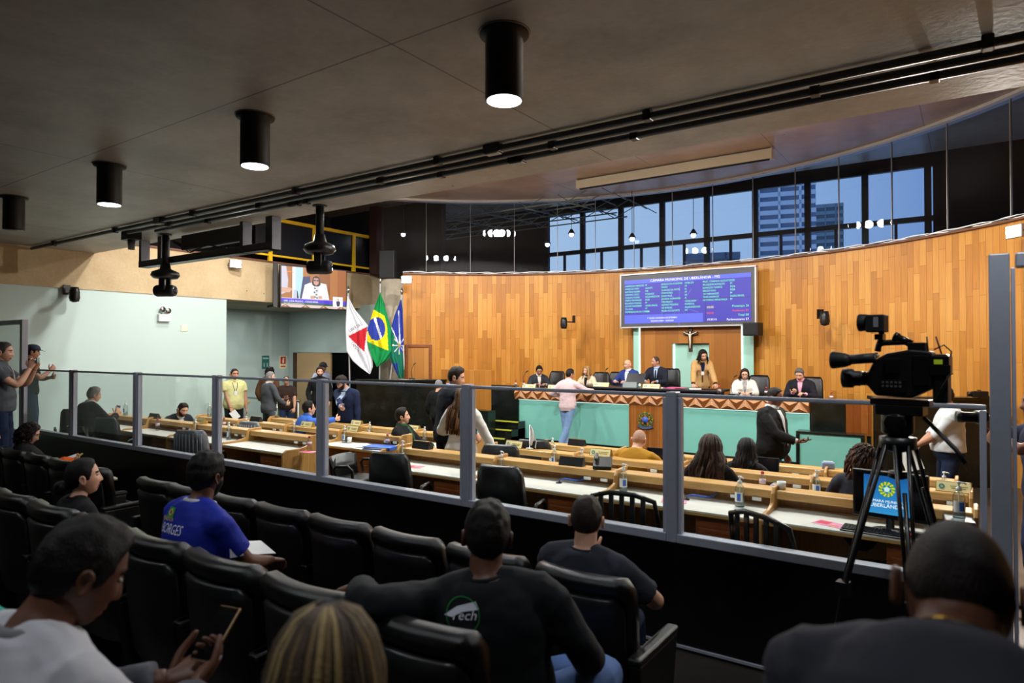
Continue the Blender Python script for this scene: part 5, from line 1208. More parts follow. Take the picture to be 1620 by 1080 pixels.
# --- people in the gallery
S = person('man in a royal blue jersey with a name printed across the back, second gallery row', (327, 715, 3.6, .3), hd(327, 122), sit=SIT, bw=1.04, lean=8, head=(14, 4, 0), RH=((.12, .42, .66), (0, 0, -1), .4, None), LH=((-.12, .42, .64), (0, 0, -1), .4, None), RF=(.16, .46, .085), LF=(-.2, .44, .085),
           skin='dark', hair=('short', '0d0a09', .026), top=('tee', cloth('royal_jersey', '1a2a9a', .7), {'band': cloth('jersey_band', 'c9c9d4'), 'collar_r': .006, 'inf': .004}), bottom=cloth('black_trousers', '18181a'), shoes=SHOE, res=.010, hres=(64, 52), beard='0d0a09')
bpy.context.view_layer.update()
def print_on(S, name, mb, m_, f, xo, size=1, front=-1, off=.004, slant=0):
    """mb: flat print in XY metres, laid on the garment around spine fraction f"""
    n = MB(); n.f = mb.f; n.m = mb.m; n.sm = [False] * len(mb.f)
    for v in mb.v: q = S.cast(f + v[1] / S.SL, (xo + v[0]) * (1 if front > 0 else -1) * 1.0 if front > 0 else -(-(xo + v[0])), front, off); n.v.append(tuple(q))
    return n.build(name, m_, S.root, fix=False)
def flat_text(s, size, squash=.8, shear=0., align='CENTER'):
    m = MB(); text_mesh(m, s, M.Identity(4), size, 0, align, 0, squash, shear); return m
def disc(m, cx, cy, r, mi=0, n=20, r0=0):
    if r0: vs = [(cx + q * math.cos(2 * PI * i / n), cy + q * math.sin(2 * PI * i / n), 0) for q in (r0, r) for i in range(n)]; m.add(vs, [(i, (i + 1) % n, n + (i + 1) % n, n + i) for i in range(n)], mi)
    else: m.add([(cx + r * math.cos(2 * PI * i / n), cy + r * math.sin(2 * PI * i / n), 0) for i in range(n)], [tuple(range(n))], mi)
PW, PY_, PG, PB, PR = mat('print_white', 'dfe2ee', .7), mat('print_yellow', 'd8b830', .7), mat('print_green', '1f8a3c', .7), mat('print_blue', '2a3c9c', .7), mat('print_red', 'c03028', .7)
print_on(S, 'jersey_name', flat_text('NEI BORGES', .068, .72, .2), PW, .74, -.055); print_on(S, 'jersey_title', flat_text('VEREADOR', .026, 1.1, .2), PY_, .85, -.085)
m = MB(); m.add([(-.035, -.025, 0), (.035, -.025, 0), (.035, .025, 0), (-.035, .025, 0)], [(0, 1, 2, 3)], 0); m.add([(-.028, 0, .002), (0, -.02, .002), (.028, 0, .002), (0, .02, .002)], [(0, 1, 2, 3)], 1); disc(m, 0, 0, .010, 2)
print_on(S, 'flag_patch', m, [PG, PY_, PB], .93, -.06)
a, e, c, hd_ = S.arms[1]; q = a.lerp(e, .62) + V((.062, -.035, .0)); Xf = frame(q, (0.25, .95, 0), (0, 0.2, 1)); m = MB(); m.add([(-.035, -.035, 0), (.035, -.035, 0), (.035, .04, 0), (-.035, .04, 0)], [(0, 1, 2, 3)], 0, False, Xf); m.add([(-.015, -.015, .002), (.02, -.01, .002), (.0, .02, .002)], [(0, 1, 2)], 1, False, Xf); m.build('sleeve_patch', [PW, PR], S.root, fix=False)
q = tag(MB().cbox((0, 0, 0), (.16, .22, .004)).build('paper_sheet', PAPER), 'white sheet on the lap of the man in the blue jersey', 'paper'); q.matrix_world = S.root.matrix_world @ M.Translation((.0, .38, .72)) @ M.Rotation(-.2, 4, 'X') @ M.Rotation(.3, 4, 'Y')
S = person('man in a black top with a round back logo, arm over the next seat', (771, 793, 2.45, .3), 22, sit=SIT, bw=1.12, belly=.03, lean=-4, side=-7, twist=6, head=(8, 3, 3), LH=((-.52, -.05, .97), (0, -.2, -1), .3, (-1, .2, -.3)), RH=((.3, .3, .62), (0, 0, -1), .4, None), hint={-1: (-.2, -1, .2), 1: (.6, -.5, -.5)}, RF=(.02, .55, .42), kneeh={1: (1, .25, .3)}, LF=(-.12, .5, .085),
           skin='dark', hair=('short', '15100e', .02), top=('long', cloth('black_polo', '14181c', .8), {'inf': .006, 'crew': 1}), bottom=cloth('faded_jeans', '5a74a8', .9, .2), shoes=BROWNSH, res=.0095, hres=(72, 56))
m = MB(); disc(m, 0, 0, .062, 0, 28, .059); m.add([(-.07, .0, 0), (-.02, .03, 0), (.05, .045, 0), (.06, .02, 0), (.0, .012, 0), (-.04, -.005, 0)], [(0, 1, 2, 3, 4, 5)], 1)
print_on(S, 'back_logo', m, [PG, PW], .87, -.075); print_on(S, 'logo_script', flat_text('Tech', .045, 1.1, .3), PW, .845, -.075)
S = person('man in a dark grey t-shirt in the front gallery row, seen from behind', (928, 784, 3.42, .15), 8, sit=SIT, bw=1.06, lean=-6, side=3, head=(10, 4, 0), LH=((-.06, .17, .90), (.2, .2, 1), .7, (.3, .0, 1)), RH=((.22, .34, .66), (0, 0, -1), .4, None), hint={1: (1, -.4, -.3), -1: (-.7, .2, -.7)},
           skin='light', hair=('short', '2a211c', .010), top=('tee', cloth('slate_tee', '33353f', .9)), bottom=JEANS_D, shoes=SHOE, res=.0095, hres=(64, 52))
S = person('close-cropped man in a dark grey t-shirt and thin gold chain at bottom right', (1515, 825, 1.07, .45), hd(1515, 178), sit=SIT, bw=1.08, lean=44, head=(2, 48, 0), neckfwd=.02, RH=((.16, .36, .64), (0, 0, -1), .5, None), LH=((-.16, .36, .64), (0, 0, -1), .5, None),
           skin='dark', hair=('buzz', '1c1412', .003), top=('tee', cloth('graphite_tee', '34343c', .9), {'inf': -.004}), bottom=JEANS_D, shoes=SHOE, res=.008, hres=(96, 72))
N0, nx, ny, nup = S.F(1.0); m = MB(); k = S.k
m.tube([N0 + nup * (.022 - .012 * math.sin(a * PI / 12)) + nx * (.074 * k * math.cos(a * PI / 12)) + ny * (.072 * k * math.sin(a * PI / 12) - .004) for a in range(25)], .0016, 6); m.build('necklace', mat('gold', 'b8903a', .25, 1), S.root)
STRIPE = None
def striped(name):
    m, N, L, b = nodes(name); tc = N.new('ShaderNodeTexCoord'); sp = N.new('ShaderNodeSeparateXYZ'); L.new(tc.outputs['Object'], sp.inputs[0])
    r = ramp(N, [(0, 'a8a8ae'), (.02, '20264a'), (.08, 'a8a8ae'), (.16, '20264a'), (.2, 'b4b4ba'), (.24, '55565e'), (.46, 'b4b4ba'), (1, 'b4b4ba')]); r.color_ramp.interpolation = 'CONSTANT'
    mm = N.new('ShaderNodeMath'); mm.operation = 'MULTIPLY_ADD'; mm.inputs[1].default_value = 1.6; mm.inputs[2].default_value = -.95; L.new(sp.outputs['Z'], mm.inputs[0]); L.new(mm.outputs[0], r.inputs[0]); L.new(r.outputs[0], b.inputs['Base Color']); b.inputs['Roughness'].default_value = .95
    nz = N.new('ShaderNodeTexNoise'); nz.inputs['Scale'].default_value = 400; bp = N.new('ShaderNodeBump'); bp.inputs['Strength'].default_value = .2; bp.inputs['Distance'].default_value = .004; L.new(tc.outputs['Object'], nz.inputs['Vector']); L.new(nz.outputs['Fac'], bp.inputs['Height']); L.new(bp.outputs[0], b.inputs['Normal'])
    return m
S = person('man in a white and grey striped sweater looking down at a phone, bottom left', (128, 822, 1.58, .45), hd(128, 118), sit=SIT, bw=1.12, belly=.03, lean=10, head=(-14, 26, 0), neckfwd=.012, RH=((.10, .40, .82), (-.5, -.5, 1), .6, (-.35, .75, .25)), LH=((-.04, .42, .80), (.5, -.4, 1), .6, (.4, .8, .2)), hint={1: (.8, -.5, -.5), -1: (-.8, -.5, -.5)},
           skin='dark', hair=('short', '100c0b', .02), top=('long', striped('striped_knit'), {'inf': .012, 'crew': 1, 'band': cloth('rib_grey', '77787c'), 'collar_r': .008}), bottom=cloth('olive_trousers', '5c6650'), shoes=SHOE, res=.008, hres=(96, 72), beard=None)
bpy.context.view_layer.update(); r = empty('mobile_phone', S.root.matrix_world @ V((.03, .50, .90)), 0, 'phone in a gold-rimmed case held by the man in the striped sweater', 'phone')
r.matrix_world = S.root.matrix_world @ M.Translation((.035, .515, .905)) @ M.Rotation(.15, 4, 'Z') @ M.Rotation(.75, 4, 'X')
m = MB(); m.cbox((0, 0, 0), (.074, .158, .009)); m.build('case', mat('gold_case', '8a6a48', .35, .4), r, .004); m = MB(); m.cbox((0, 0, .0052), (.068, .150, .001)); m.build('screen', mat('dark_screen', '07080a', .12), r)
S = person('woman with streaked blonde hair in the rear row, from behind', (515, 970, 1.13, .45), 40, sit=SIT, fem=True, lean=6, head=(-4, 6, 0), RH=((.16, .36, .62), (0, 0, -1), .4, None), LH=((-.16, .36, .62), (0, 0, -1), .4, None),
           skin='light', hair=('long', '4a3c2e', .026, dict(L=.42, n=300, cols=['322820', '42362c', '5a4a38', '74603f', '9a8458', '4a3c30'], wav=.004, r=.0065, out=.03, a0=50, a1=310)), top=('long', cloth('black_knit', '131214')), bottom=DKTR, shoes=SHOE, res=.010)
person('woman with dark hair tied in a bun, second gallery row at left', (132, 725, 4.1, .3), hd(132, 108), sit=SIT, fem=True, lean=4, head=(-12, -4, 0), RH=((.16, .36, .62), (0, 0, -1), .4, None), LH=((-.16, .36, .62), (0, 0, -1), .4, None),
       skin='light', hair=('bun', '120d0c', .014), top=('tee', cloth('black_tee', '121214')), bottom=DKTR, shoes=SHOE, res=.010, hres=(72, 56))
S = person('woman with curly dark hair and glasses in orange trousers, front row at left', (47, 669, 7.5, .15), hd(47, 92), sit=SIT, fem=True, bw=1.12, lean=-12, head=(-8, 22, 0), RH=((.10, .36, .70), (0, -.4, 1), .5, (-.1, .7, .5)), LH=((-.08, .36, .66), (0, 0, 1), .4, None), RF=(.08, .64, .54), kneeh={1: (.1, .1, 1)},
           skin='light', hair=('curly', '1c1310', .03, dict(n=260, L=.10, a0=60, a1=300)), top=('long', cloth('black_jacket', '141316'), {'inf': .01}), bottom=cloth('orange_trousers', 'd85a1c'), shoes=mat('sandal_straps', 'cfc4b0', .5), res=.011, glasses='101010')
phone(S, 1, 'phone in a yellow case held by the woman in orange trousers', m_=mat('yellow_case', 'c8c050', .4))
bpy.context.view_layer.update(); q = tag(MB().cbox((0, 0, 0), (.21, .29, .004)).build('paper_sheet', PAPER), 'white papers on the lap of the woman in orange trousers', 'paper'); q.matrix_world = S.root.matrix_world @ M.Translation((-.02, .30, .74)) @ M.Rotation(.3, 4, 'X')
person('person in a denim shirt at the far left end of the front row', (-16, 672, 7.9, .15), hd(-16, 100), sit=SIT, lean=6, head=(6, 4, 0), RH=((-.1, .26, .80), (0, 0, -1), .4, (-1, .2, 0)), LH=((.1, .28, .78), (0, 0, -1), .4, (1, .2, 0)), skin='light', hair=('short', '1c1512', .02), top=('long', cloth('denim_shirt', '6e8cb8')), bottom=DKTR, shoes=SHOE)
person('person in a turquoise shirt cut off by the left edge, rear row', (-62, 800, 1.95, .45), 20, sit=SIT, bw=1.05, lean=4, skin='dark', hair=('short', '100c0b', .02), RH=((.14, .36, .62), (0, 0, -1), .4, None), LH=((-.14, .36, .62), (0, 0, -1), .4, None), top=('tee', cloth('turquoise_tee', '2a9a90')), bottom=DKTR, shoes=SHOE)
S = person('standing man in a dark grey polo filming with a phone by the left gate', (6, 541, 8.3, .5), hd(6, 76), bw=1.06, belly=.04, head=(-4, 4, 0), RH=((.07, .33, 1.43), (-1, 0, 0), .6, (-.2, .3, 1)), LH=((-.06, .35, 1.41), (1, 0, 0), .6, (.2, .3, 1)), hint={1: (.5, -.1, -1), -1: (-.5, -.1, -1)},
           skin='light', hair=('short', '4a4644', .012), top=('polo', mat('grey_ombre_polo', '4a5058', .8, var=.2, scale=2)), bottom=JEANS_D, shoes=SHOE, lanyard='d0d0d0', res=.011)
bpy.context.view_layer.update(); m = MB(); m.cbox((0, 0, 0), (.15, .009, .074)); q = m.build('mobile_phone', PHONE, None, .003); tag(q, 'phone held up sideways by the standing man in the dark grey polo', 'phone'); q.matrix_world = S.root.matrix_world @ M.Translation((.01, .40, 1.53))
m = MB(); m.cbox((0, -.005, 0), (.138, .001, .066)); m.build('screen', emis('phone_screen', '2a3550', .25), q)
Sc = person('man in a dark cap and black shirt standing behind the left gate post', (52, 545, 11.6, .5), hd(52, 84), bw=1.06, head=(6, 6, 0), RH=((.08, .30, 1.30), (-.8, 0, .3), .6, (-.3, .5, .6)), LH=((-.06, .30, 1.18), (.8, 0, .3), .6, (.5, .6, .1)), hint={1: (.8, -.3, -.6), -1: (-.8, -.3, -.6)}, skin='tan', hair=('short', '11131c', .02), top=('tee', cloth('black_shirt', '17181c')), bottom=JEANS_D, shoes=SHOE)
def cap(S, colr):
    m = MB(); k = S.k; rings = []
    for z, r in ((.035, 1.12), (.06, 1.12), (.09, 1.04), (.115, .85), (.13, .55), (.137, .15)): rings.append([(.080 * r * math.cos(2 * PI * i / 24) * k, (.1 * r * math.sin(2 * PI * i / 24) - .004) * k, z * k) for i in range(24)])
    m.loft(rings, 0, True, S.X)
    m.loft([[(x * k, y * k, (z + dz) * k) for x, y, z in ((-.062, .085, .045), (-.05, .14, .035), (0, .175, .03), (.05, .14, .035), (.062, .085, .045), (0, .10, .055))] for dz in (0, .006)], 0, True, S.X, False)
    m.build('cap', mat('cap_' + colr, colr, .8), S.root)
cap(Sc, '1a2038')
cap(Sguard, '101018')

# ------------------------------------------------------------------ CEILING FITTINGS
LX = [-2.4 - 2.6 * k for k in range(4)] + [.2]
for i, x in enumerate(LX):
    r = empty('downlight', (x, 3.38, ZS), 0, ['black cylinder ceiling lamp nearest the camera', 'second nearest black cylinder ceiling lamp, left of the nearest', 'third black cylinder ceiling lamp, lit, farther left', 'unlit black cylinder lamp at the far left', 'black cylinder ceiling lamp just outside the right picture edge'][i], 'ceiling lamp', 'cylinder downlights')
    m = MB(); m.lathe([(.118, -.43), (.12, -.42), (.12, -.03), (.155, -.022), (.158, 0)], n=36); m.build('lamp_body', BLACKM, r)
    m = MB(); m.lathe([(.158, -.008), (.166, -.006), (.166, 0)], n=36); m.build('flange', mat('flange_ring', '8a7a70', .5), r)
    m = MB(); m.lathe([(.001, -.434), (.108, -.434), (.108, -.4305), (.001, -.4305)], n=32); m.build('lamp_lens', emis('lens_lit', 'f0f4ff', 9) if i != 3 else mat('lens_off', '2a2a2a', .3), r)
for k, (y, x0, x1, lab) in enumerate(((5.16, -14.7, 3.1, 'longest dark conduit along the gallery ceiling, nearest the lamps'), (5.37, -11.4, 3.1, 'middle dark conduit along the gallery ceiling'), (5.56, -10.9, 3.1, 'dark conduit along the gallery ceiling nearest the hall'))):
    r = empty('conduit', (0, y, ZS - .0505), 0, lab, 'conduit', 'ceiling conduits'); m = MB(); m.tube([(x0, 0, 0), (x1, 0, 0)], .03, 10); m.build('tube', mat('conduit_grey', '3a4044', .45, .2), r)
    for j in range(7):
        x = x0 + 1.0 + j * 2.3 + k * .25
        if x < x1: m = MB(); m.cbox((x, 0, .005), (.07, .085, .09)); m.build('clamp', SATIN, r, .01)
for u, v, y, lab in ((780, 237, 5.16, 'pale conduit box on the ceiling right of the middle'), (818, 252, 5.56, 'pale conduit box on the lowest conduit right of the middle'), (252, 355, 5.16, 'conduit box on the ceiling at left'), (466, 326, 5.56, 'conduit box by the larger hanging camera')):
    p = WY(u, v, y); r = empty('junction_box', (p.x, y, ZS - .044), 0, lab, 'junction box', 'conduit boxes'); m = MB(); m.cbox((0, 0, -.0), (.19, .10, .09)); m.build('box', SATIN, r, .012); m = MB(); m.cbox((0, 0, -.05), (.15, .075, .012)); m.build('cover', mat('cover_grey', '9aa09a', .5), r, .003)
p = WY(208, 372, 5.5); r = empty('junction_box', (p.x, 5.5, ZS - .1), 0, 'black end box with a grey socket where two conduits stop', 'junction box', 'conduit boxes'); m = MB(); m.cbox((0, 0, .03), (.3, .2, .14)); m.build('box', BLACKM, r, .01); m = MB(); m.lathe([(.05, -.2), (.06, -.04)]); m.build('socket', mat('socket_grey', '6a6a6c', .5), r)
# hanging cameras
def ptz(p, h, rz, label, s=1.0, pole=True):
    r = empty('dome_camera', p, rz, label, 'camera', 'remote cameras')
    if pole:
        m = MB(); m.tube([(0, 0, 0), (0, 0, -h)], .055, 14); m.lathe([(.10, -.015), (.10, 0)], n=20); m.build('pole', BLACKM, r)
    m = MB(); m.lathe([(.07, -h + .1), (.09, -h), (.21 * s, -h - .05), (.23 * s, -h - .11), (.19 * s, -h - .16), (.08, -h - .18)], n=28); m.build('dome_base', BLACK, r)
    for sx in (-1, 1): m = MB(); m.box((sx * .09 * s - .028, -.05, -h - .36 * s), (sx * .09 * s + .028, .05, -h - .14)); m.build('yoke_arm', BLACK, r, .012)
    m = MB(); m.lathe([(.001, -.17), (.085, -.17), (.10, -.14), (.10, .12), (.085, .17), (.07, .172)], c=(0, 0, 0), n=24, axis='y', X=M.Translation((0, 0, -h - .37 * s)) @ M.Scale(s, 4)); b = m.build('camera_head', BLACKM, r)
    m = MB(); m.lathe([(.001, .168), (.06, .168), (.06, .176), (.001, .178)], n=20, axis='y', X=M.Translation((0, 0, -h - .37 * s)) @ M.Scale(s, 4)); m.build('lens', mat('lens_glass', '101826', .08), b)
    return r
p = WY(262, 380, 5.95); ptz((p.x, 5.95, ZS), .60, -1.0, 'black remote camera hanging on a pole in front of the beige beam', 1.0)
p = WY(506, 326, 5.98); ptz((p.x, 5.98, ZS), .50, -.95, 'black remote camera hanging on a pole in front of the television', .95)
for nm, u, v, t, rz, lab in (('a', 118, 462, 13.0, -1.5, 'small dark camera on a bracket at the top of the pale wall'), ('b', 892, 508, 17.4, 2.6, 'small black camera on the boards left of the scoreboard'), ('c', 1305, 500, 13.6, 3.6, 'small black camera on the boards right of the scoreboard')):
    p = Wt(u, v, t); q = ptz((p.x, p.y, p.z), .0, rz, lab, .42, False)
    m = MB(); m.box((-.05, -.3, -.03), (.05, .0, .0)); m.box((-.07, -.31, -.04), (.07, -.29, .16)); m.build('wall_bracket', SATIN, q, .006)
# projector cradle
a, b = WY(227, 417, 6.1), WY(436, 404, 6.1); r = empty('projector_cradle', (a.x, 6.1, 3.66), 0, 'long dark metal cradle hanging under the ceiling edge', 'cradle'); w = b.x - a.x
m = MB(); m.box((0, -.09, 0), (w, .09, .02)); m.box((0, -.09, 0), (w, -.07, .11)); m.box((0, .07, 0), (w, .09, .11)); m.build('tray', ALU_D, r, .004)
for x, ww in ((.03, .08), (.18 * w, .12), (w - .75, .08), (w - .06, .16)): m = MB(); m.box((x - ww / 2, -.08, .0), (x + ww / 2, .08, ZS - 3.66)); m.build('hanger', ALU_D, r, .004)
m = MB(); m.box((w * .35, -.05, .2), (w - .8, .05, ZS - 3.66 - .04)); m.build('case', mat('cradle_case', '2e2c2c', .5), r, .01)
rnd = random.Random(9); m = MB()
for q in range(4): m.tube([(.25 * w + .02 * q, 0, .4), (.4 * w, .03 * q, .15 + .02 * q), (.55 * w, -.04, .22), (.66 * w, .02 * q, .14)], .009, 6)
m.build('cables', BLACKM, r)
# projection screen case
a, b = WY(915, 312, 14.2), WY(1222, 268, 14.2); r = empty('projection_screen_case', (a.x, 14.1, ZG - .17), 0, 'long cream roll-up projection screen case under the hall ceiling', 'screen case'); w = b.x - a.x
m = MB(); m.box((0, 0, 0), (w, .2, .2)); m.build('case', OFFW, r, .02); m = MB(); m.box((.05, .06, -.03), (w - .05, .1, 0)); m.build('bottom_bar', BLACKM, r)
for x in (0, w): m = MB(); m.cbox((x, .1, .1), (.02, .22, .22)); m.build('end_cap', OFFW, r, .01)
for x in (.4, w - .4): m = MB(); m.box((x - .02, .08, .2), (x + .02, .12, .24)); m.build('hanger', SATIN, r)
# floodlights
def flood(p, rz, label, pw):
    r = empty('floodlight', p, 0, label, 'lamp', 'floodlights', rot=(0, 0, rz))
    m = MB(); m.box((-.14, 0, -.1), (.14, .07, .1)); m.build('lamp_body', mat('flood_body', 'a0a0a0', .4, .5), r, .01)
    m = MB(); m.box((-.12, -.006, -.085), (.12, 0, .085)); m.build('lamp_lens', emis('flood_white', 'fff6ea', 30), r)
    m = MB(); m.tube([(-.15, .03, 0), (-.15, .1, 0), (.15, .1, 0), (.15, .03, 0)], .012, 6); m.build('yoke', SATIN, r)
    d = V((math.sin(rz), -math.cos(rz), -.25)); spot('flood_beam', V(p) + d.normalized() * .1, V(p) + d * 5, pw, 150, (1, .95, .86), .08)
p = WX(373, 417, -14.6); flood(p, 1.35, 'glaring floodlight mounted on the beige beam at left', 90)
p = Wt(643, 442, 17.3); flood(p, .75, 'glaring floodlight at the left end of the wooden wall', 160)
p = Wt(1603, 366, 10.2); flood(p, -.8, 'floodlight glowing at the top of the boards at far right', 1100)
# balcony railing
r = empty('balcony_railing', (XL - .02, 0, 4.46), 0, 'yellow metal railing along the balcony above the beige beam', 'railing'); y0, y1 = WX(405, 400, XL).y, WX(602, 378, XL).y
for z, h in ((1.05, .09), (.13, .05)): m = MB(); m.box((-.03, y0, z), (.03, y1, z + h)); m.build('rail', YELLOW, r, .004)
for u in (428, 497, 560, 595): y = WX(u, 400, XL).y; m = MB(); m.box((-.04, y - .05, 0), (.04, y + .05, 1.08)); m.build('post', YELLOW, r, .004)
m = MB(); m.box((-.012, y0, .18), (-.004, y1, 1.05)); m.build('dark_infill', mat('dark_infill', '121315', .3), r)
# ------------------------------------------------------------------ TELEVISION
A_, B_ = Wt(443, 488, 16.8), Wt(549, 490, 18.0); A_.z = B_.z = (A_.z + B_.z) / 2; Xt = frame(A_, B_ - A_, (0, 0, 1)); w = (B_ - A_).length; h = 1.10
r = empty('television', A_, 0, 'large wall television showing a woman in white speaking', 'television'); r.rotation_euler = Xt.to_euler()
m = MB(); m.box((0, 0, -.09), (w, h, -.005)); m.build('housing', BLACK, r, .01)
m = MB(); m.box((-.14, .02, -.12), (-.02, h + .05, -.09)); m.box((-.14, .02, -.5), (w * .8, .08, -.1)); m.box((.2, h - .1, -.75), (.3, h, -.09)); m.box((w - .4, h - .1, -.75), (w - .3, h, -.09)); m.build('mount', SATIN, r)
TVC = {}
def tvc(c):
    return emis('tv_' + c, c, 1.0)
tvm = []; tm_ = MB()
def poly(pts, c, z):
    mm = tvc(c)
    if mm not in tvm: tvm.append(mm)
    ps = [(.03 + (x / 1000) * (w - .06), .03 + (1 - y / 1000) * (h - .06), z) for x, y in pts]; tm_.add(ps, [tuple(range(len(ps)))], tvm.index(mm))
poly([(0, 0), (1000, 0), (1000, 1000), (0, 1000)], 'b8702a', 0); poly([(560, 0), (740, 0), (740, 800), (560, 800)], '9a5418', .0006); poly([(860, 0), (1000, 0), (1000, 800), (860, 800)], 'a85e1c', .0006)
poly([(160, 0), (320, 0), (320, 800), (160, 800)], 'bfe8f4', .001); poly([(160, 0), (210, 0), (210, 800), (160, 800)], 'f4fdff', .0012); poly([(0, 0), (70, 0), (100, 330), (90, 620), (0, 700)], 'd8d4e4', .001); poly([(0, 520), (120, 520), (170, 540), (120, 640), (0, 640)], 'e0b09a', .0016)
poly([(320, 230), (430, 210), (440, 800), (270, 800)], '2c3470', .0014); poly([(180, 640), (215, 560), (240, 600), (260, 800), (180, 800)], '15151a', .0016); poly([(180, 570), (228, 570), (230, 770), (172, 770)], 'c8d4ec', .002)
poly([(300, 780), (345, 430), (420, 370), (560, 350), (680, 380), (730, 780)], 'f2f0f4', .002); poly([(455, 400), (470, 230), (520, 180), (570, 220), (590, 400), (560, 450), (490, 450)], '2a1618', .0022); poly([(475, 300), (490, 245), (550, 245), (565, 300), (555, 390), (520, 430), (487, 390)], 'd8a090', .0024)
poly([(476, 285), (515, 285), (515, 320), (476, 320)], '4a3844', .0026); poly([(525, 285), (566, 285), (566, 320), (525, 320)], '4a3844', .0026); poly([(490, 450), (560, 450), (545, 760), (490, 760)], 'e4e4e8', .0026)
for x, y in ((500, 500), (530, 560), (495, 600), (525, 660), (505, 720), (535, 740)): poly([(x - 12, y - 16), (x + 12, y - 12), (x + 10, y + 16), (x - 10, y + 14)], '1c1c28', .0028)
poly([(430, 700), (490, 690), (500, 760), (440, 770)], 'd8a494', .003); poly([(560, 690), (610, 690), (615, 750), (550, 760)], 'd8a494', .003)
poly([(0, 770), (1000, 800), (1000, 820), (0, 790)], 'e8dcf4', .0032); poly([(0, 785), (1000, 800), (1000, 905), (0, 880)], '4a2ee0', .0034); poly([(0, 875), (1000, 890), (1000, 940), (0, 925)], '1c5a34', .0036); poly([(0, 920), (1000, 935), (1000, 1000), (0, 1000)], 'e4cfc8', .0036)
for x in (60, 360, 640, 920): poly([(x - 70, 1000), (x, 930), (x + 75, 1000)], '8a5a34', .0038); poly([(x - 30, 985), (x, 940), (x + 20, 985)], 'd8b090', .004)
poly([(785, 690), (945, 690), (945, 945), (785, 945)], 'ffffff', .004); poly([(845, 800), (885, 790), (905, 830), (890, 930), (850, 930), (838, 830)], '2a3050', .0042); poly([(852, 760), (868, 720), (884, 760), (868, 790)], 'd8a090', .0044); poly([(75, 120), (120, 115), (180, 130), (180, 142), (80, 138)], 'f09040', .0044)
tm_.build('picture', tvm, r, fix=False)
m = MB(); text_mesh(m, 'VER. LIZA PRADO - CIDADANIA', M.Translation((.09, .165, .006)), .065, 0); text_mesh(m, 'lizaprado@camarauberlandia.mg.gov.br', M.Translation((.09, .115, .006)), .042, 0, squash=.8); m.build('caption', emis('tv_white', 'ffffff', 1.2), r)
# ------------------------------------------------------------------ FLAGS
TF = 17.45; SF = TF / 1050
def flag(name, label, left, right, top, bot, paint, mats, pole, seed, fold=.05):
    """cloth hanging from a slanted pole; outline given in steps down its height"""
    o_ = Wt(600, 600, TF); R0 = V((ray(600).y, -ray(600).x, 0)).normalized(); D0 = V((-ray(600).x, -ray(600).y, 0)).normalized()
    r = empty('flag', o_, math.atan2(R0.y, R0.x), label, 'flag', 'flags behind the granite counter')
    nu, nv = 46, 90; vs = []; fs = []; mi = []
    for j in range(nv + 1):
        y = top + (bot - top) * j / nv; xl, xr = lerp_tab(left, y), lerp_tab(right, y)
        for i in range(nu + 1):
            f = i / nu; x = xl + (xr - xl) * f; d = fold * (.25 + .75 * j / nv) * math.sin(f * 9 + seed + .8 * math.sin(j / nv * 3)) + .02 * math.sin(f * 23 + seed)
            vs.append(((x - 600) * SF, -.1 - d, (600 - y) * SF))
    for j in range(nv):
        for i in range(nu):
            a = j * (nu + 1) + i; fs.append((a, a + 1, a + nu + 2, a + nu + 1)); y = top + (bot - top) * (j + .5) / nv; xl, xr = lerp_tab(left, y), lerp_tab(right, y); mi.append(paint(xl + (xr - xl) * (i + .5) / nu, y))
    m = MB(); m.v = vs; m.f = fs; m.m = mi; m.sm = [True] * len(fs); c = m.build('cloth', mats, r, fix=False); sd = c.modifiers.new('t', 'SOLIDIFY'); sd.thickness = .006
    (x0, y0), (x1, y1) = pole; m = MB(); m.tube([((x0 - 600) * SF, 0, (600 - y0) * SF), ((x1 - 600) * SF, .02, (600 - y1) * SF)], .018, 10); m.build('pole', mat('pole_white', 'cfcfd0', .3, .4), r)
    m = MB(); m.lathe([(.01, 0), (.035, .05), (.045, .09), (.03, .13), (.008, .2)], c=((x0 - 600) * SF, 0, (600 - y0) * SF - .02), n=14); m.build('finial', CHROME, r)
    return r, c
def inpoly(p, x, y):
    c = False; n = len(p)
    for i in range(n):
        (xa, ya), (xb, yb_) = p[i], p[i - 1]
        if (ya > y) != (yb_ > y) and x < (xb - xa) * (y - ya) / (yb_ - ya) + xa: c = not c
    return c
FW, FR, FG, FY, FB, FT = cloth('flag_white', 'd9dae0'), cloth('flag_red', 'b8202c'), cloth('flag_green', '128a48'), cloth('flag_yellow', 'e8d016'), cloth('flag_blue', '2b3c98'), cloth('flag_teal', '177058')
r, c = flag('flag', 'white state flag with a red triangle, leftmost of three flags', [(470, 551), (487, 550), (520, 548.5), (555, 550), (570, 559), (580, 570), (591, 585)], [(470, 551.5), (490, 562), (516, 583), (556, 586), (566, 590), (580, 590), (591, 586)], 470, 591, lambda x, y: 1 if inpoly([(552, 532), (581, 517), (577, 556.5)], x, y) else 0, [FW, FR], ((552, 464), (556, 687)), .5)
m = MB()
for s, (x, y), an in (('LIBERTAS', (555, 526), .52), ('QUÆ SERA', (584, 526), -1.4), ('TAMEN', (556, 543), -.85)):
    Xf = frame(((x - 600) * SF, -.26, (600 - y) * SF), (math.cos(an), 0, math.sin(an)), (-math.sin(an), 0, math.cos(an))); text_mesh(m, s, Xf, .11, 0, squash=.8)
m.build('motto', mat('motto_black', '151515', .7), r)
dia = [(588, 497.5), (586, 540), (613, 554), (607, 499), (591, 488)]
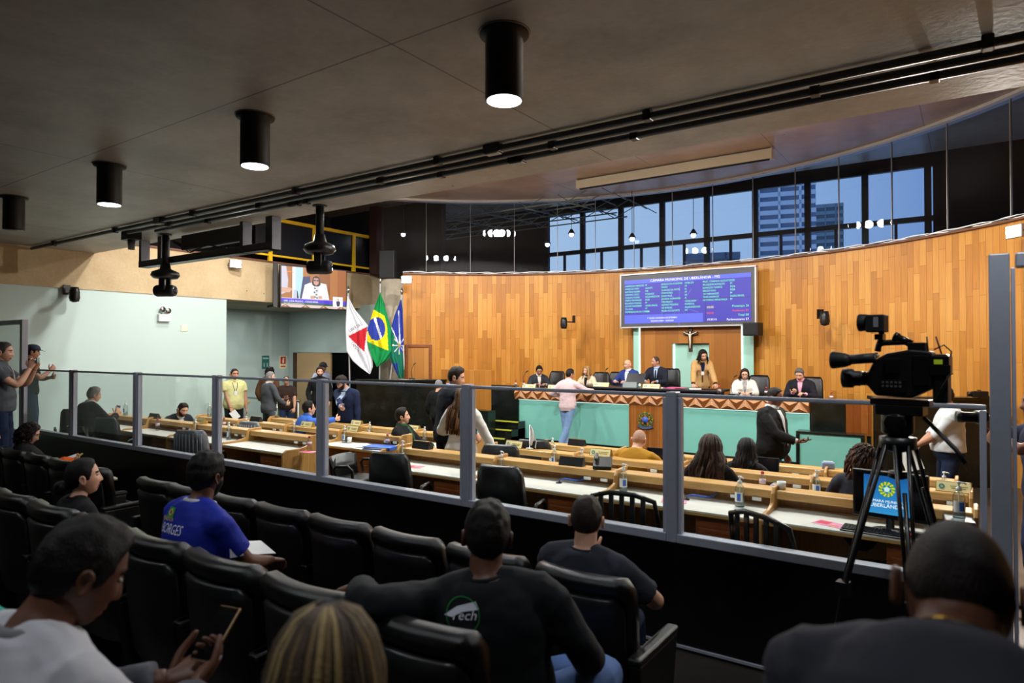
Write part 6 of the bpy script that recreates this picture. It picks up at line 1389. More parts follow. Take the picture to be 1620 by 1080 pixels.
def pb(x, y):
    d = ((x - 595.5) / 13.6) ** 2 + ((y - 520) / 18.2) ** 2
    if d < 1:
        if abs((y - 520) - ((x - 598) * 3.2 + (x - 598) ** 2 * .02)) < 6: return 3
        return 2
    return 1 if inpoly([(590, 489), (580.5, 515), (581, 540), (614, 555), (612, 520), (608, 500)], x, y) else 0
flag('flag', 'green and yellow national flag, middle of three flags', [(463, 601), (490, 591), (520, 582), (540, 581), (560, 587), (580, 596)], [(463, 601.5), (475, 606), (505, 614), (530, 622), (555, 626), (570, 612), (580, 597)], 463, 580, pb, [FG, FY, FB, FW], ((601, 448), (600, 687)), 2.0, .06)
def pu(x, y):
    a = math.atan2(y - 546, (x - 631) * 1.4); d = math.hypot(y - 546, (x - 631) * 1.4)
    if d < 3: return 3
    if d < 15 and abs(math.sin(a * 4)) < .34: return 1
    if abs((x - 619) - (y - 518) * .42) < 1.0 and 515 < y < 546: return 1
    if abs((x - 629.5) - (y - 490) * .05) < .8 and 490 < y < 546: return 1
    if abs(x - 637 + (y - 546) * -.06) < .8 and y > 546: return 1
    return 2 if (x < 631 and 522 < y < 575 and x < 600 + (y - 500) * .75) or (x > 629 and y > 556) else 0
flag('flag', 'dark blue and green city flag with a white compass star, rightmost of three flags', [(474, 633), (500, 623), (516, 619), (545, 617), (565, 616), (575, 620), (598, 630)], [(474, 634), (490, 636), (545, 638), (575, 639), (598, 638)], 474, 598, pu, [FB, FW, FT, mat('flag_gold', 'b89a48', .6)], ((635, 465), (605, 687)), 4.0, .045)
# ------------------------------------------------------------------ THINGS ON THE DESKS
RW = {1: (R1, Z1), 2: (R2, Z2), 3: (R3, Z3)}
def on(u, row, surf='T', dy=0.):
    Yr, z = RW[row]; Y = (Yr[1] - .09 if surf == 'T' else (Yr[1] + Yr[2]) / 2) + dy
    p = WY(u, 700, Y); return V((p.x, Y, z + (.745 if surf == 'T' else .895) + .001))
def gel_bottle(lab=True):
    r = empty('gel_bottle'); m = MB(); m.lathe([(.03, 0), (.038, .004), (.038, .14), (.034, .165), (.018, .185), (.015, .195)], n=22); m.build('bottle', CLEAR, r)
    m = MB(); m.lathe([(.034, .004), (.034, .06), (.001, .06)], n=18); m.build('gel', glass('gel', 'dfeaf0', .05), r)
    m = MB(); m.lathe([(.017, .192), (.018, .214), (.008, .216), (.006, .24), (.013, .242), (.013, .254), (.002, .256)], n=14); m.tube([(0, 0, .248), (.03, -.01, .248), (.042, -.014, .240)], .006, 8); m.tube([(0, 0, .19), (0, 0, .03)], .003, 6); m.build('pump', WHITE, r)
    if lab:
        m = MB(); n = 10; vs = []
        for z in (.045, .125): vs += [(.0388 * math.sin(-1.1 + 2.2 * i / n), -.0388 * math.cos(-1.1 + 2.2 * i / n), z) for i in range(n + 1)]
        m.add(vs, [(i, i + 1, n + 2 + i, n + 1 + i) for i in range(n)], 0, True)
        vs = []
        for z in (.055, .115): vs += [(.0394 * math.sin(-.1 + .8 * i / 6), -.0394 * math.cos(-.1 + .8 * i / 6), z) for i in range(7)]
        m.add(vs, [(i, i + 1, 8 + i, 7 + i) for i in range(6)], 1, True); m.build('label', [WHITE, BLUELABEL], r, fix=False)
    return r
gb, gb2 = gel_bottle(), gel_bottle(False)
BL = [(198, 1, 'S', 1, 'beside the grey-haired man with the phone'), (309, 1, 'T', 0, 'in front of the hunched bearded man'), (331, 2, 'S', 0, 'to the right of the hunched bearded man'), (362, 1, 'T', 1, 'just right of the post by the yellow-shirted man'),
      (389, 2, 'T', 0, 'below the man in yellow'), (438, 3, 'S', 1, 'below the man in the grey suit'), (465, 2, 'T', 0, 'left of the seated man in bright blue'), (545, 2, 'T', 1, 'next to the white paper cup'), (585, 3, 'T', 1, 'right of the man in the navy suit'),
      (637, 1, 'T', 0, 'on the white desktop by the tall office chair'), (672, 3, 'T', 0, 'behind the heavy dark-haired man'), (793, 1, 'T', 0, 'behind the second tall office chair'), (874, 3, 'T', 0, 'at the feet of the pink-shirted man, the farther of two'), (877, 2, 'T', 1, 'at the feet of the pink-shirted man, the nearer of two'),
      (920, 2, 'T', 1, 'left of the man in mustard'), (986, 1, 'T', 1, 'above the slatted chair, beside the curved divider'), (1079, 3, 'T', 0, 'just right of the screen post, left of the long-haired woman'), (1170, 1, 'T', 1, 'on the near white desktop right of the tall post'), (1291, 2, 'T', 1, 'left of the curly-haired person'), (1493, 3, 'T', 0, 'in front of the man in the white shirt')]
f1 = f2 = True
for u, row, sf, lb, where in BL:
    p = on(u, row, sf); pr = gb if lb else gb2; first = f1 if lb else f2
    lab = ('blue-labelled hand gel bottle ' if lb else 'clear unlabelled hand gel bottle ') + where
    if first: o = pr; o.location = p
    else: o = dup(pr, p, random.uniform(-.5, .6))
    tag(o, lab, 'bottle', 'hand gel bottles on the desks')
    if lb: f1 = False
    else: f2 = False
def water():
    r = empty('water_bottle'); m = MB(); m.lathe([(.026, 0), (.031, .006), (.031, .05), (.028, .06), (.031, .07), (.031, .125), (.016, .158), (.013, .17)], n=18); m.build('bottle', CLEAR, r)
    m = MB(); m.lathe([(.0315, .075), (.0315, .115)], n=18); m.build('label', mat('pinkish_label', 'd8b8c0', .5, var=.2, scale=50), r); m = MB(); m.lathe([(.016, .166), (.016, .192), (.002, .194)], n=14); m.build('cap', RED, r)
    return r
wb = water(); WB = [(on(249, 1, 'T'), 'on the far left front desk'), (on(354, 2, 'T'), 'behind the post by the man in yellow'), (on(489.5, 1, 'T', -.04), 'at the end of the left block front desk'), (on(613, 2, 'T'), 'beside the blue folder'), (on(1206, 2, 'T'), 'right of the woman with long wavy hair')]
for u, y, w_ in ((816, 13.7, 'at the far left end of the podium, the outer of two'), (829, 13.7, 'at the far left end of the podium, the inner of two'), (1138, 13.7, 'by the right end of the black podium table'), (1212, 13.75, 'right of the woman in white at the podium'), (1315, 13.7, 'right of the man in the pink shirt at the podium')):
    WB.append((V((WY(u, 600, y).x, y, 1.241 if u < 1280 else 1.19)), w_))
for i, (p, w_) in enumerate(WB):
    if i == 0: o = wb; o.location = p
    else: o = dup(wb, p)
    tag(o, 'small red-capped water bottle ' + w_, 'bottle', 'red-capped water bottles')
def plate(kind):
    r = empty('nameplate'); m = MB(); m.prism([(-.045, 0), (.045, 0), (.012, .085), (-.012, .085)], -.13, .13, 'x'); m.build('holder', BLACK if kind else BRASS, r)
    m = MB(); m.add([(-.125, -.0455, .004), (.125, -.0455, .004), (.125, -.0145, .081), (-.125, -.0145, .081)], [(0, 1, 2, 3)])
    if kind == 0:
        m.build('card', GOLDP, r, fix=False); m = MB(); X = frame((-.085, -.0325, .042), (1, 0, 0), (0, .37, 1)); disc(m, 0, 0, .022, 0, 14, .011)
        m.add([tuple(X @ V((x, y, .0012))) for x, y in ()], []); m.v = [tuple(X @ V((a, b, .0012))) for a, b, c in m.v]; m.build('seal', mat('seal_teal', '2f8a94', .5), r, fix=False)
        m = MB(); X = frame((.035, -.0330, .042), (1, 0, 0), (0, .37, 1)); 
        for k, (x0, x1, y) in enumerate(((-.06, .07, .008), (-.05, .055, -.010))): m.add([tuple(X @ V(q)) for q in ((x0, y - .003, .0012), (x1, y - .003, .0012), (x1, y + .003, .0012), (x0, y + .003, .0012))], [(0, 1, 2, 3)])
        m.build('lettering', mat('letter_brown', '7a6a3a', .6), r, fix=False)
    else:
        m = MB(); m.box((-.128, -.014, .083), (.128, .014, .088)); m.add([(-.125, .0125, .083), (.125, .0125, .083), (.125, .03, .045), (-.125, .03, .045)], [(0, 1, 2, 3)]); m.build('brass_top', BRASS, r)
    return r
np0, np1 = plate(0), plate(1); n0_ = n1_ = True
NP = [(244, 1, 1, 'by the far left red-capped bottle'), (405, 2, 1, 'below the man in the grey suit'), (668, 1, 1, 'in front of the woman in the white blazer'), (905, 1, 1, 'on the near shelf left of the black telephone'), (913, 3, 1, 'at the foot of the pink-shirted man'),
      (316, 1, 0, 'right of the hunched bearded man'), (487, 2, 0, 'beside the seated man in bright blue'), (565, 3, 0, 'below the man in the navy suit, the farther of two'), (560, 2, 0, 'below the man in the navy suit, the nearer of two'), (655, 3, 0, 'behind the heavy dark-haired man'), (815, 2, 0, 'left of the small white flag'), (951, 2, 0, 'left of the man in mustard'), (1508, 2, 0, 'behind the large gel bottle at right')]
for u, row, kd, w_ in NP:
    p = on(u, row, 'S'); pr = np1 if kd else np0
    if (n1_ if kd else n0_): o = pr; o.location = p
    else: o = dup(pr, p, random.uniform(-.08, .08))
    if kd: n1_ = False
    else: n0_ = False
    tag(o, ('black nameplate with a brass top ' if kd else 'cream desk nameplate ') + w_, 'nameplate', 'desk nameplates')
for u, y, z, w_ in ((838, 13.7, 1.241, 'before the man with dark glasses at the podium'), (879, 13.7, 1.241, 'left of the pink-shirted man at the podium'), (952, 13.6, 1.341, 'before the bald man at the podium'), (1031, 13.6, 1.341, 'before the man in the dark suit at the podium centre')):
    o = dup(np0, (WY(u, 600, y).x, y, z), 0, 'cream podium nameplate ' + w_, 'podium nameplates'); o.scale = (1.5, 1.2, 1.1)
# papers, folders, small things
def sheet(name, p, d, c, label, cat, rz=0., rx=0.):
    m = MB(); m.cbox((0, 0, d[2] / 2), d); o = m.build(name, c, None, 0); o.location = p; o.rotation_euler = (rx, 0, rz); return tag(o, label, cat)
def leaflet(p, rz, label):
    r = empty('leaflet', p, rz, label, 'leaflet', 'pink leaflets on the desks'); m = MB(); m.cbox((0, 0, .001), (.21, .14, .002)); m.build('sheet', mat('leaflet_pink', 'e092b4', .7), r); m = MB(); m.cbox((-.05, .01, .0024), (.09, .09, .001)); m.cbox((.04, -.03, .0024), (.07, .03, .001), 1); m.build('print', [mat('leaflet_red', 'd03858', .7), mat('leaflet_orange', 'e87838', .7)], r)
leaflet(on(655, 1, 'T', -.14), .3, 'pink leaflet on the white desktop right of the tall office chair'); leaflet(on(488, 1, 'T', -.1), .2, 'pink leaflet on the left block front desk'); leaflet(on(1066, 1, 'T', -.12), .3, 'pink leaflet behind the slatted chair'); leaflet(on(1312, 1, 'T', -.18), -.3, 'pink leaflet left of the keyboard')
p = on(566, 2, 'T', -.12)
for k, (dx, dy, rz) in enumerate(((-.12, .02, .2), (.03, -.03, -.1), (.12, .03, .35), (.0, .05, .6))): sheet('paper_sheet', p + V((dx, dy, .003 * k)), (.21, .297, .002), PAPER, ['lowest of the loose white papers left of the blue folder', 'second of the loose white papers left of the blue folder', 'loose white paper nearest the blue folder', 'topmost loose white paper on the middle row desk'][k], 'paper', rz)
p = on(603, 2, 'T', -.14); r = empty('ring_folder', p, .25, 'bright blue folder on the middle row desk', 'folder'); m = MB(); m.box((-.22, -.14, 0), (.22, .14, .012)); m.box((-.22, -.14, .032), (.22, .14, .04)); m.box((.19, -.14, .012), (.22, .14, .032)); m.build('cover', BLUE, r, .003); m = MB(); m.box((-.2, -.13, .013), (.18, .13, .031)); m.build('pages', PAPER, r)
p = on(553, 2, 'T'); m = MB(); m.lathe([(.027, 0), (.036, .085), (.033, .085), (.025, .004)], n=18); o = m.build('paper_cup', PAPER, None); o.location = p; tag(o, 'white paper cup beside the gel bottle on the middle row desk', 'cup')
p = on(838, 2, 'S'); r = empty('table_flag', p, .3, 'small white cloth flag on a stand on the desk shelf', 'flag'); m = MB(); m.lathe([(.05, 0), (.05, .012), (.006, .02), (.006, .30)], n=14); m.build('stand', WHITE, r)
m = MB(); vs = []; fs = []
for j in range(15):
    for i in range(9): f = i / 8; z = .30 - j * .018; w = .03 + .055 * min(1, j / 9); vs.append((.004 + w * f, .025 * math.sin(f * 7 + j * .3) * (j / 14 + .2), z - .05 * f * f))
for j in range(14):
    for i in range(8): a = j * 9 + i; fs.append((a, a + 1, a + 10, a + 9))
m.add(vs, fs, 0, True); c = m.build('cloth', FW, r); c.modifiers.new('t', 'SOLIDIFY').thickness = .003
p = on(957, 2, 'S', -.02); p = on(953, 1, 'S', .0); r = empty('desk_telephone', p, .4, 'black wedge shaped desk telephone on the near shelf', 'telephone'); m = MB(); m.prism([(-.07, 0), (.09, 0), (.09, .10), (.06, .11), (-.07, .03)], -.09, .09, 'x'); m.build('base', BLACK, r, .008); m = MB(); m.tube([(-.06, -.02, .09), (-.06, .05, .13)], .018, 8, caps='round'); m.build('handset', BLACK, r)
for u, row, lab in ((1229, 2, 'blue and white pack of tissues left of the curly-haired person'), (1310, 3, 'blue and white pack of tissues behind the curly-haired person')):
    r = empty('tissue_pack', on(u, row, 'T' if row == 2 else 'S'), .2, lab, 'tissues'); m = MB(); m.cbox((0, 0, .035), (.13, .07, .07)); m.build('pack', mat('pack_blue', '8ea4d8', .5, var=.3, scale=60), r, .01); m = MB(); m.cbox((.0, 0, .075), (.1, .03, .012)); m.build('tissue', PAPER, r, .004)
p = on(1236, 1, 'S'); m = MB(); m.lathe([(.032, 0), (.036, .06), (.033, .06), (.03, .004)], n=18); o = m.build('cup', WHITE, None); o.location = p; tag(o, 'white cup on the shelf left of the divider near the monitor', 'cup')
for u, rz, lab in ((884, .0, 'blue cable coming out of a desk hole left of the slatted chair'), (1085, .0, 'blue cable coming out of a desk hole right of the screen post')):
    p = on(u, 1, 'T', .0); r = empty('network_cable', p, 0, lab, 'cable', 'blue cables on the desks'); m = MB(); m.tube([(0, 0, 0), (.01, .0, .035), (.06, .02, .05), (.14, .04, .04), (.2, .10, .03), (.24, .13, .08)], .005, 6); m.tube([(0, 0, 0), (.0, .02, .03), (.05, .05, .035), (.16, .08, .02), (.2, .12, .05)], .005, 6); m.build('cord', mat('cable_blue', '2c5ab4', .5), r); m = MB(); m.lathe([(.03, 0), (.03, .006), (.002, .006)], n=16); m.build('grommet', BLACK, r)
# ------------------------------------------------------------------ MONITOR, KEYBOARD, LAPTOPS
p0, p1 = WY(1350, 800, 5.52), WY(1470, 800, 5.46); c = (p0 + p1) / 2; dv = V((p1.x - p0.x, p1.y - p0.y, 0)); w = dv.length; zt = .11 + .745
r = empty('computer_monitor', (c.x, c.y, zt), math.atan2(dv.y, dv.x), 'wide black monitor showing a blue welcome screen on the right desk', 'monitor'); hh = .34; zz = .085
m = MB(); m.box((-w / 2, -.02, zz), (w / 2, .03, zz + hh)); m.build('housing', BLACK, r, .008)
m = MB(); m.box((-w / 2 + .02, -.0215, zz + .03), (w / 2 - .02, -.02, zz + hh - .02)); m.build('panel', mat('panel_black', '050506', .15), r)
def skyblue():
    m, N, L, b = nodes('welcome_blue'); tc = N.new('ShaderNodeTexCoord'); sp = N.new('ShaderNodeSeparateXYZ'); L.new(tc.outputs['Generated'], sp.inputs[0]); rr = ramp(N, [(0, '3a9fe0'), (.5, '2a86cf'), (1, '1a5fa8')]); L.new(sp.outputs['Z'], rr.inputs[0]); L.new(rr.outputs[0], b.inputs['Emission Color']); b.inputs['Base Color'].default_value = (0, 0, 0, 1); b.inputs['Emission Strength'].default_value = .9; return m
xa, xb = -w * .34, w * .28; m = MB(); m.box((xa, -.0225, zz + .035), (xb, -.0216, zz + hh - .03)); pic = m.build('picture', skyblue(), r)
xc = (xa + xb) / 2; m = MB(); TX = lambda x, z: frame((x, -.0232, z), (1, 0, 0), (0, 0, 1))
text_mesh(m, 'CÂMARA MUNICIPAL', TX(xc, zz + .118), .027, 0, 'CENTER'); text_mesh(m, 'UBERLÂNDIA', TX(xc, zz + .083), .037, 0, 'CENTER'); m.build('welcome_text', emis('ui_white', 'ffffff', 1.2), pic)
m = MB(); q = []
for k in range(24): a = 2 * PI * k / 24; q.append((k, a))
for k, a in q: m.cbox((0, 0, 0), (.012, .0006, .024), k % 2, M.Translation((xc + .042 * math.sin(a), -.0232, zz + .215 + .042 * math.cos(a))) @ M.Rotation(a + .4, 4, 'Y'))
star(0, 0, .036, .016, 5, 0, .0004, m2 := MB(), 2); m.add(m2.v, m2.f, 2, False, M.Translation((xc, -.0235, zz + .215))); m2 = MB(); m2.lathe([(.017, -.0008), (.017, 0)], n=20, axis='y'); m.add(m2.v, m2.f, 3, False, M.Translation((xc, -.0235, zz + .215)))
m.build('emblem', [emis('ui_green', '3aa83a', 1), emis('ui_yellow', 'e8d040', 1), emis('ui_lime', '9ad048', 1), emis('ui_pale', 'd8f0ff', 1)], pic)
m = MB(); m.lathe([(.11, 0), (.11, .012), (.03, .02), (.025, .1)], n=24, X=M.Diagonal((1, .75, 1, 1))); m.build('stand', BLACK, r)
p0 = WY(1338, 825, 5.33); p1 = WY(1436, 845, 5.33); r = empty('keyboard', ((p0.x + p1.x) / 2 - .01, 5.36, zt), -.05, 'black keyboard in front of the monitor', 'keyboard'); kw = .43
m = MB(); m.prism([(-.07, 0), (.07, 0), (.07, .022), (-.07, .012)], -kw / 2, kw / 2, 'x'); m.build('base', BLACK, r, .004)
for j in range(5): m = MB(); [m.cbox((-kw / 2 + .02 + i * .0215, -.052 + j * .025, .018 + j * .0022), (.018, .02, .008)) for i in range(19)]; m.build('key_row', mat('key_black', '1a1a1c', .5), r)
p = WY(1517, 800, 5.62); r = empty('thin_client', (p.x, 5.62, zt), .1, 'black desktop box with a red light under the large gel bottle', 'computer'); m = MB(); m.box((-.09, -.12, 0), (.09, .12, .12)); m.build('case', BLACK, r, .008); m = MB(); m.box((-.085, -.115, .12), (.085, .115, .125)); m.build('grey_lid', mat('lid_grey', '55565a', .4), r, .002)
o = dup(gb, (p.x, 5.62, zt + .1255), .2, 'large clear gel bottle with a blue label standing on the black desktop box', 'hand gel bottles on the desks')
p = WY(1449, 815, 5.42); r = empty('mouse_dock', (p.x, 5.40, zt), 0, 'small black device with a glowing red light beside the keyboard', 'device'); m = MB(); m.cbox((0, 0, .02), (.09, .06, .04)); m.build('case', BLACK, r, .01); m = MB(); m.cbox((-.02, -.031, .025), (.02, .003, .006)); m.build('red_light', emis('led_red', 'ff2010', 6), r)
def laptop(p, rz, label):
    r = empty('laptop', p, rz, label, 'laptop'); m = MB(); m.box((-.17, -.24, 0), (.17, 0, .015)); m.build('base', BLACK, r, .004); m = MB(); m.box((-.17, -.01, 0), (.17, .0, .23)); o = m.build('lid', BLACKM, r, .004); o.location = (0, 0, .015); o.rotation_euler = (-.2, 0, 0); m = MB(); m.box((-.16, -.0112, .012), (.16, -.010, .22)); m.build('screen', mat('laptop_screen', '0d1018', .2), o)
laptop(on(1207, 3, 'T', -.02), .0, 'open black laptop in front of the woman with straight black hair'); laptop(on(1043, 3, 'T', -.02), .1, 'open black laptop in front of the man in mustard')
# ------------------------------------------------------------------ ON THE PODIUM
def mic(p, rz, label, L=.4):
    r = empty('microphone', p, rz, label, 'microphone', 'gooseneck microphones'); m = MB(); m.cbox((0, 0, .015), (.1, .12, .03)); m.build('base', BLACK, r, .006); m = MB(); m.tube([(0, 0, .03), (0, .02, L * .6), (0, -.06, L * .92)], .006, 8); m.build('gooseneck', BLACK, r); m = MB(); m.tube([(0, -.05, L * .90), (0, -.10, L * .97)], .013, 8, caps='round'); m.build('capsule', BLACKM, r)
for u, y, z, rz, lab in ((829, 13.85, 1.241, 2.4, 'gooseneck microphone left of the man with dark glasses'), (956, 13.95, 1.341, 2.6, 'gooseneck microphone left of the bald man'), (1158, 13.8, 1.241, 2.2, 'gooseneck microphone before the woman in white'), (652, 12.5, 1.431, 2.8, 'gooseneck microphone on the granite counter under the flags')):
    mic((WY(u, 600, y).x, y, z), rz, lab, .42)
p = WY(997, 607, 13.62); r = empty('tablet', (p.x, 13.62, 1.341), .1, 'black tablet on a grey stand before the bald man', 'tablet'); m = MB(); m.prism([(-.06, 0), (.1, 0), (.06, .12), (-.03, .12)], -.16, .16, 'x'); m.build('stand', mat('stand_grey', '7c8686', .5), r, .005); m = MB(); m.cbox((0, 0, 0), (.42, .02, .26)); o = m.build('screen', BLACK, r, .006); o.location = (.1, .08, .2); o.rotation_euler = (-.6, 0, 0)
for k, (u, z, c, lab) in enumerate(((1062, 0, PINK, 'lowest pink folder on the black podium table'), (1072, .014, PINK, 'pink folder stacked on top on the black podium table'), (1045, 0, PAPER, 'white papers left of the pink folders on the podium'), (1106, 0, PAPER, 'white papers before the young woman in beige'))):
    p = WY(u, 608, 13.8); sheet('folder' if k < 2 else 'paper_stack', (p.x, 13.75, 1.341 + z), (.36, .26, .014), c, lab, 'folder' if k < 2 else 'paper', .2 * k - .2)
p = WY(1122, 612, 13.7); sheet('document_case', (p.x, 13.68, 1.341), (.3, .2, .03), DARKWOOD, 'brown document case at the right end of the black podium table', 'case', .3)
# small things at the right counter
p = WY(1550, 625, 12.95); r = empty('camcorder', (p.x, 12.95, 1.401), 1.9, 'small camcorder with an open screen on the right granite counter', 'camera'); m = MB(); m.cbox((0, 0, .06), (.09, .22, .1)); m.build('body', BLACK, r, .012); m = MB(); m.cbox((.11, -.03, .08), (.13, .012, .09)); m.build('screen_case', BLACK, r, .004); m = MB(); m.cbox((.11, -.0365, .08), (.115, .001, .075)); m.build('screen', emis('cam_screen', '9a6a58', .7), r); m = MB(); m.lathe([(.035, .1), (.04, .17), (.03, .17)], c=(0, 0, .06), axis='y', n=16); m.build('lens', SATIN, r)
p = WY(1562, 625, 13.0); sheet('notebook', (p.x + .05, 13.02, 1.401), (.3, .2, .03), BLACK, 'black notebook beside the camcorder on the right counter', 'notebook', .3)
# ------------------------------------------------------------------ WALL THINGS
p = WX(258, 500, XL); r = empty('emergency_light', (XL + .002, p.y, p.z), PI / 2, 'white emergency light box with twin lamps on the pale wall', 'emergency light'); m = MB(); m.box((-.13, -.09, -.12), (.13, 0, .04)); m.build('box', WHITE, r, .008); m = MB(); m.box((-.06, -.06, .04), (.06, -.02, .06)); m.build('bracket', mat('bracket_grey', '8c8c8c', .5), r)
for sx in (-.055, .07): m = MB(); m.lathe([(.02, 0), (.055, -.05), (.06, -.08), (.001, -.07)], c=(sx, -.02, .12 if sx > 0 else .15), n=16, axis='y'); m.build('lamp', CHROME, r)
p = WX(291, 519, XL); r = empty('wall_plate', (XL + .001, p.y, p.z), PI / 2, 'small cream cover plate on the pale wall', 'wall plate'); m = MB(); m.box((-.075, -.012, -.075), (.075, 0, .075)); m.build('plate', OFFW, r, .004); m = MB(); m.lathe([(.006, -.015), (.006, -.012)], axis='y', n=10); m.build('screw', CHROME, r)
for u, v, c1, c2, lab in ((420, 572.5, '1f5f5a', '8fb8b0', 'small green safety sign with pale writing in the recess'), (447.5, 572.5, 'd8cfa0', 'a82420', 'small red fire extinguisher sign in the recess')):
    p = WX(u, v, -18.1); r = empty('wall_sign', (-18.098, p.y, p.z), PI / 2, lab, 'sign'); m = MB(); m.box((-.13, -.01, -.21), (.13, 0, .2)); m.build('board', mat('sign_' + c1, c1, .5), r, .003)
    m = MB()
    if c1 == '1f5f5a':
        m0 = MB(); m0.box((-.1, -.012, .09), (.1, -.0105, .14))
        for x in (-.055, .055): m.box((x - .02, -.012, -.15), (x + .02, -.0105, -.02)); m.box((x - .035, -.012, -.05), (x + .035, -.0105, -.03))
    else: m.box((-.1, -.012, -.06), (.1, -.0105, .17), 0); m.box((-.025, -.0135, -.03), (.025, -.012, .1), 1); m.box((-.012, -.0135, .1), (.04, -.012, .13), 1); m0 = MB(); m0.box((-.09, -.012, -.16), (.09, -.0105, -.12))
    m0.build('text_band', mat('sym_' + c2, c2, .5), r); m.build('symbol', [mat('sym_' + c2, c2, .5), mat('sym_white', 'e0d8c0', .5)], r)
p0, p1 = WY(388, 636, 10.6), WY(474, 616, 10.6); r = empty('handrail', (p0.x, 10.6, -.05), 0, 'pale handrail on thin white posts by the doorway', 'handrail'); w = p1.x - p0.x
m = MB(); m.tube([(0, 0, .95), (w, 0, .95)], .025, 10); m.build('rail', CHROME, r)
for x in (.05, w / 2, w - .05): m = MB(); m.tube([(x, 0, 0), (x, 0, .95)], .02, 8); m.build('post', mat('rail_white', 'b9bcbc', .4), r)
p0, p1 = WY(390, 636, 10.2), WY(415, 636, 10.2); r = empty('low_wall', (XL - .25 + .0, 9.6, -.05), 0, 'low green wall with a wooden cap in the recess', 'low wall'); m = MB(); m.box((0, 0, 0), (p1.x - XL + .4, .12, .93)); m.build('panel', SHADED_GREEN, r); m = MB(); m.box((-.02, -.03, .93), (p1.x - XL + .42, .15, .98)); m.build('cap_rail', OAK, r, .006)
# ------------------------------------------------------------------ TELEVISION CAMERA ON ITS TRIPOD
T0 = 3.4; MM = T0 / FPX; c0 = Wt(1420, 640, T0); RZ = math.radians(82)
fx = lambda u: (1420 - u) * MM; fz_ = lambda v: (640 - v) * MM
r = empty('broadcast_camera', c0, RZ, 'large black television camera on a tripod at right', 'camera')
def yz(pts): return [(fx(u), fz_(v)) for u, v in pts]
m = MB(); m.prism(yz([(1381, 590), (1390, 570), (1408, 559), (1440, 553), (1470, 556), (1470, 612), (1442, 628), (1392, 626), (1380, 610)]), -.055, .055, 'x'); b = m.build('camera_body', BLACK, r, .012, 3)
m = MB(); m.box((-.068, fx(1428), fz_(590)), (-.055, fx(1408), fz_(567))); m.box((-.064, fx(1466), fz_(608)), (-.055, fx(1446), fz_(562))); m.box((-.062, fx(1436), fz_(620)), (-.055, fx(1400), fz_(600))); m.build('side_panel', SATIN, b, .004)
m = MB(); [m.cbox((-.064, fx(1404 + 6 * i), fz_(604 + 6 * j)), (.006, .010, .010)) for i in range(5) for j in range(2)]; m.build('buttons', mat('button_grey', '5a5a5e', .5), b)
m = MB(); m.lathe([(.028, fx(1382)), (.036, fx(1378)), (.036, fx(1368)), (.040, fx(1366)), (.040, fx(1358)), (.05, fx(1355)), (.052, fx(1341)), (.046, fx(1340)), (.03, fx(1350))], c=(0, 0, fz_(600)), n=28, axis='y'); l = m.build('lens', BLACKM, r)
m = MB(); [m.lathe([(.0375, fx(1378 - 4 * i)), (.0375, fx(1376 - 4 * i))], c=(0, 0, fz_(600)), n=28, axis='y') for i in range(3)]; m.build('focus_ring', SATIN, l)
m = MB(); m.tube([(-.09, fx(1395), fz_(566)), (-.09, fx(1358), fz_(569))], .026, 14); m.lathe([(.026, fx(1360)), (.036, fx(1352)), (.046, fx(1334)), (.045, fx(1331)), (.034, fx(1340)), (.02, fx(1350))], c=(-.09, 0, fz_(570)), n=22, axis='y'); m.tube([(-.09, fx(1390), fz_(566)), (.0, fx(1390), fz_(562))], .016, 10); m.build('viewfinder', BLACKM, r)
m = MB(); m.tube([(0, fx(1392), fz_(556)), (0, fx(1394), fz_(545)), (0, fx(1402), fz_(542)), (0, fx(1432), fz_(541)), (0, fx(1444), fz_(550))], .016, 10); m.box((-.03, fx(1460), fz_(556)), (.03, fx(1436), fz_(542))); m.build('top_handle', BLACK, r, .004)
m = MB(); m.box((-.05, fx(1405), fz_(525)), (.05, fx(1378), fz_(497))); m.lathe([(.042, fx(1380)), (.046, fx(1368)), (.046, fx(1364)), (.03, fx(1366))], c=(0, 0, fz_(509)), n=24, axis='y'); q = m.build('top_light', BLACKM, r, .006); m = MB(); m.box((-.052, fx(1397), fz_(517)), (-.05, fx(1390), fz_(501))); m.build('label', mat('label_grey', '8a8a90', .5), q)
m = MB(); m.tube([(0, fx(1398), fz_(525)), (0, fx(1398), fz_(534)), (0, fx(1394), fz_(545))], .014, 10); m.box((-.03, fx(1402), fz_(537)), (.03, fx(1390), fz_(528))); m.build('light_arm', SATIN, r)
m = MB(); m.tube([(0, fx(1418), fz_(532)), (0, fx(1440), fz_(544))], .018, 12); m.tube([(0, fx(1416), fz_(531)), (0, fx(1422), fz_(534))], .022, 12); m.build('shotgun_mic', CHROME and SATIN, r)
m = MB(); m.box((-.05, fx(1490), fz_(634)), (.05, fx(1470), fz_(560))); q = m.build('battery', BLACK, r, .01); m = MB(); m.box((-.055, fx(1492), fz_(588)), (.04, fx(1466), fz_(563))); m.box((-.057, fx(1494), fz_(592)), (-.05, fx(1466), fz_(576))); m.build('radio_receiver', SATIN, q, .004); m = MB(); m.box((-.0595, fx(1484), fz_(575)), (-.057, fx(1473), fz_(568))); m.build('green_display', emis('display_lime', '8a9a20', .6), q)
for u0, u1 in ((1462, 1460), (1480, 1472)): m = MB(); m.tube([(.01, fx(u0), fz_(562)), (.01, fx(u1), fz_(533))], .004, 6); m.build('antenna', BLACKM, r)
m = MB(); m.tube([(0, fx(1470), fz_(553)), (.02, fx(1482), fz_(546)), (.03, fx(1491), fz_(556)), (0, fx(1490), fz_(575))], .004, 6); m.tube([(-.05, fx(1476), fz_(630)), (-.08, fx(1484), fz_(610)), (-.06, fx(1492), fz_(592)), (-.06, fx(1497), fz_(588))], .004, 6); m.build('cables', BLACKM, r)
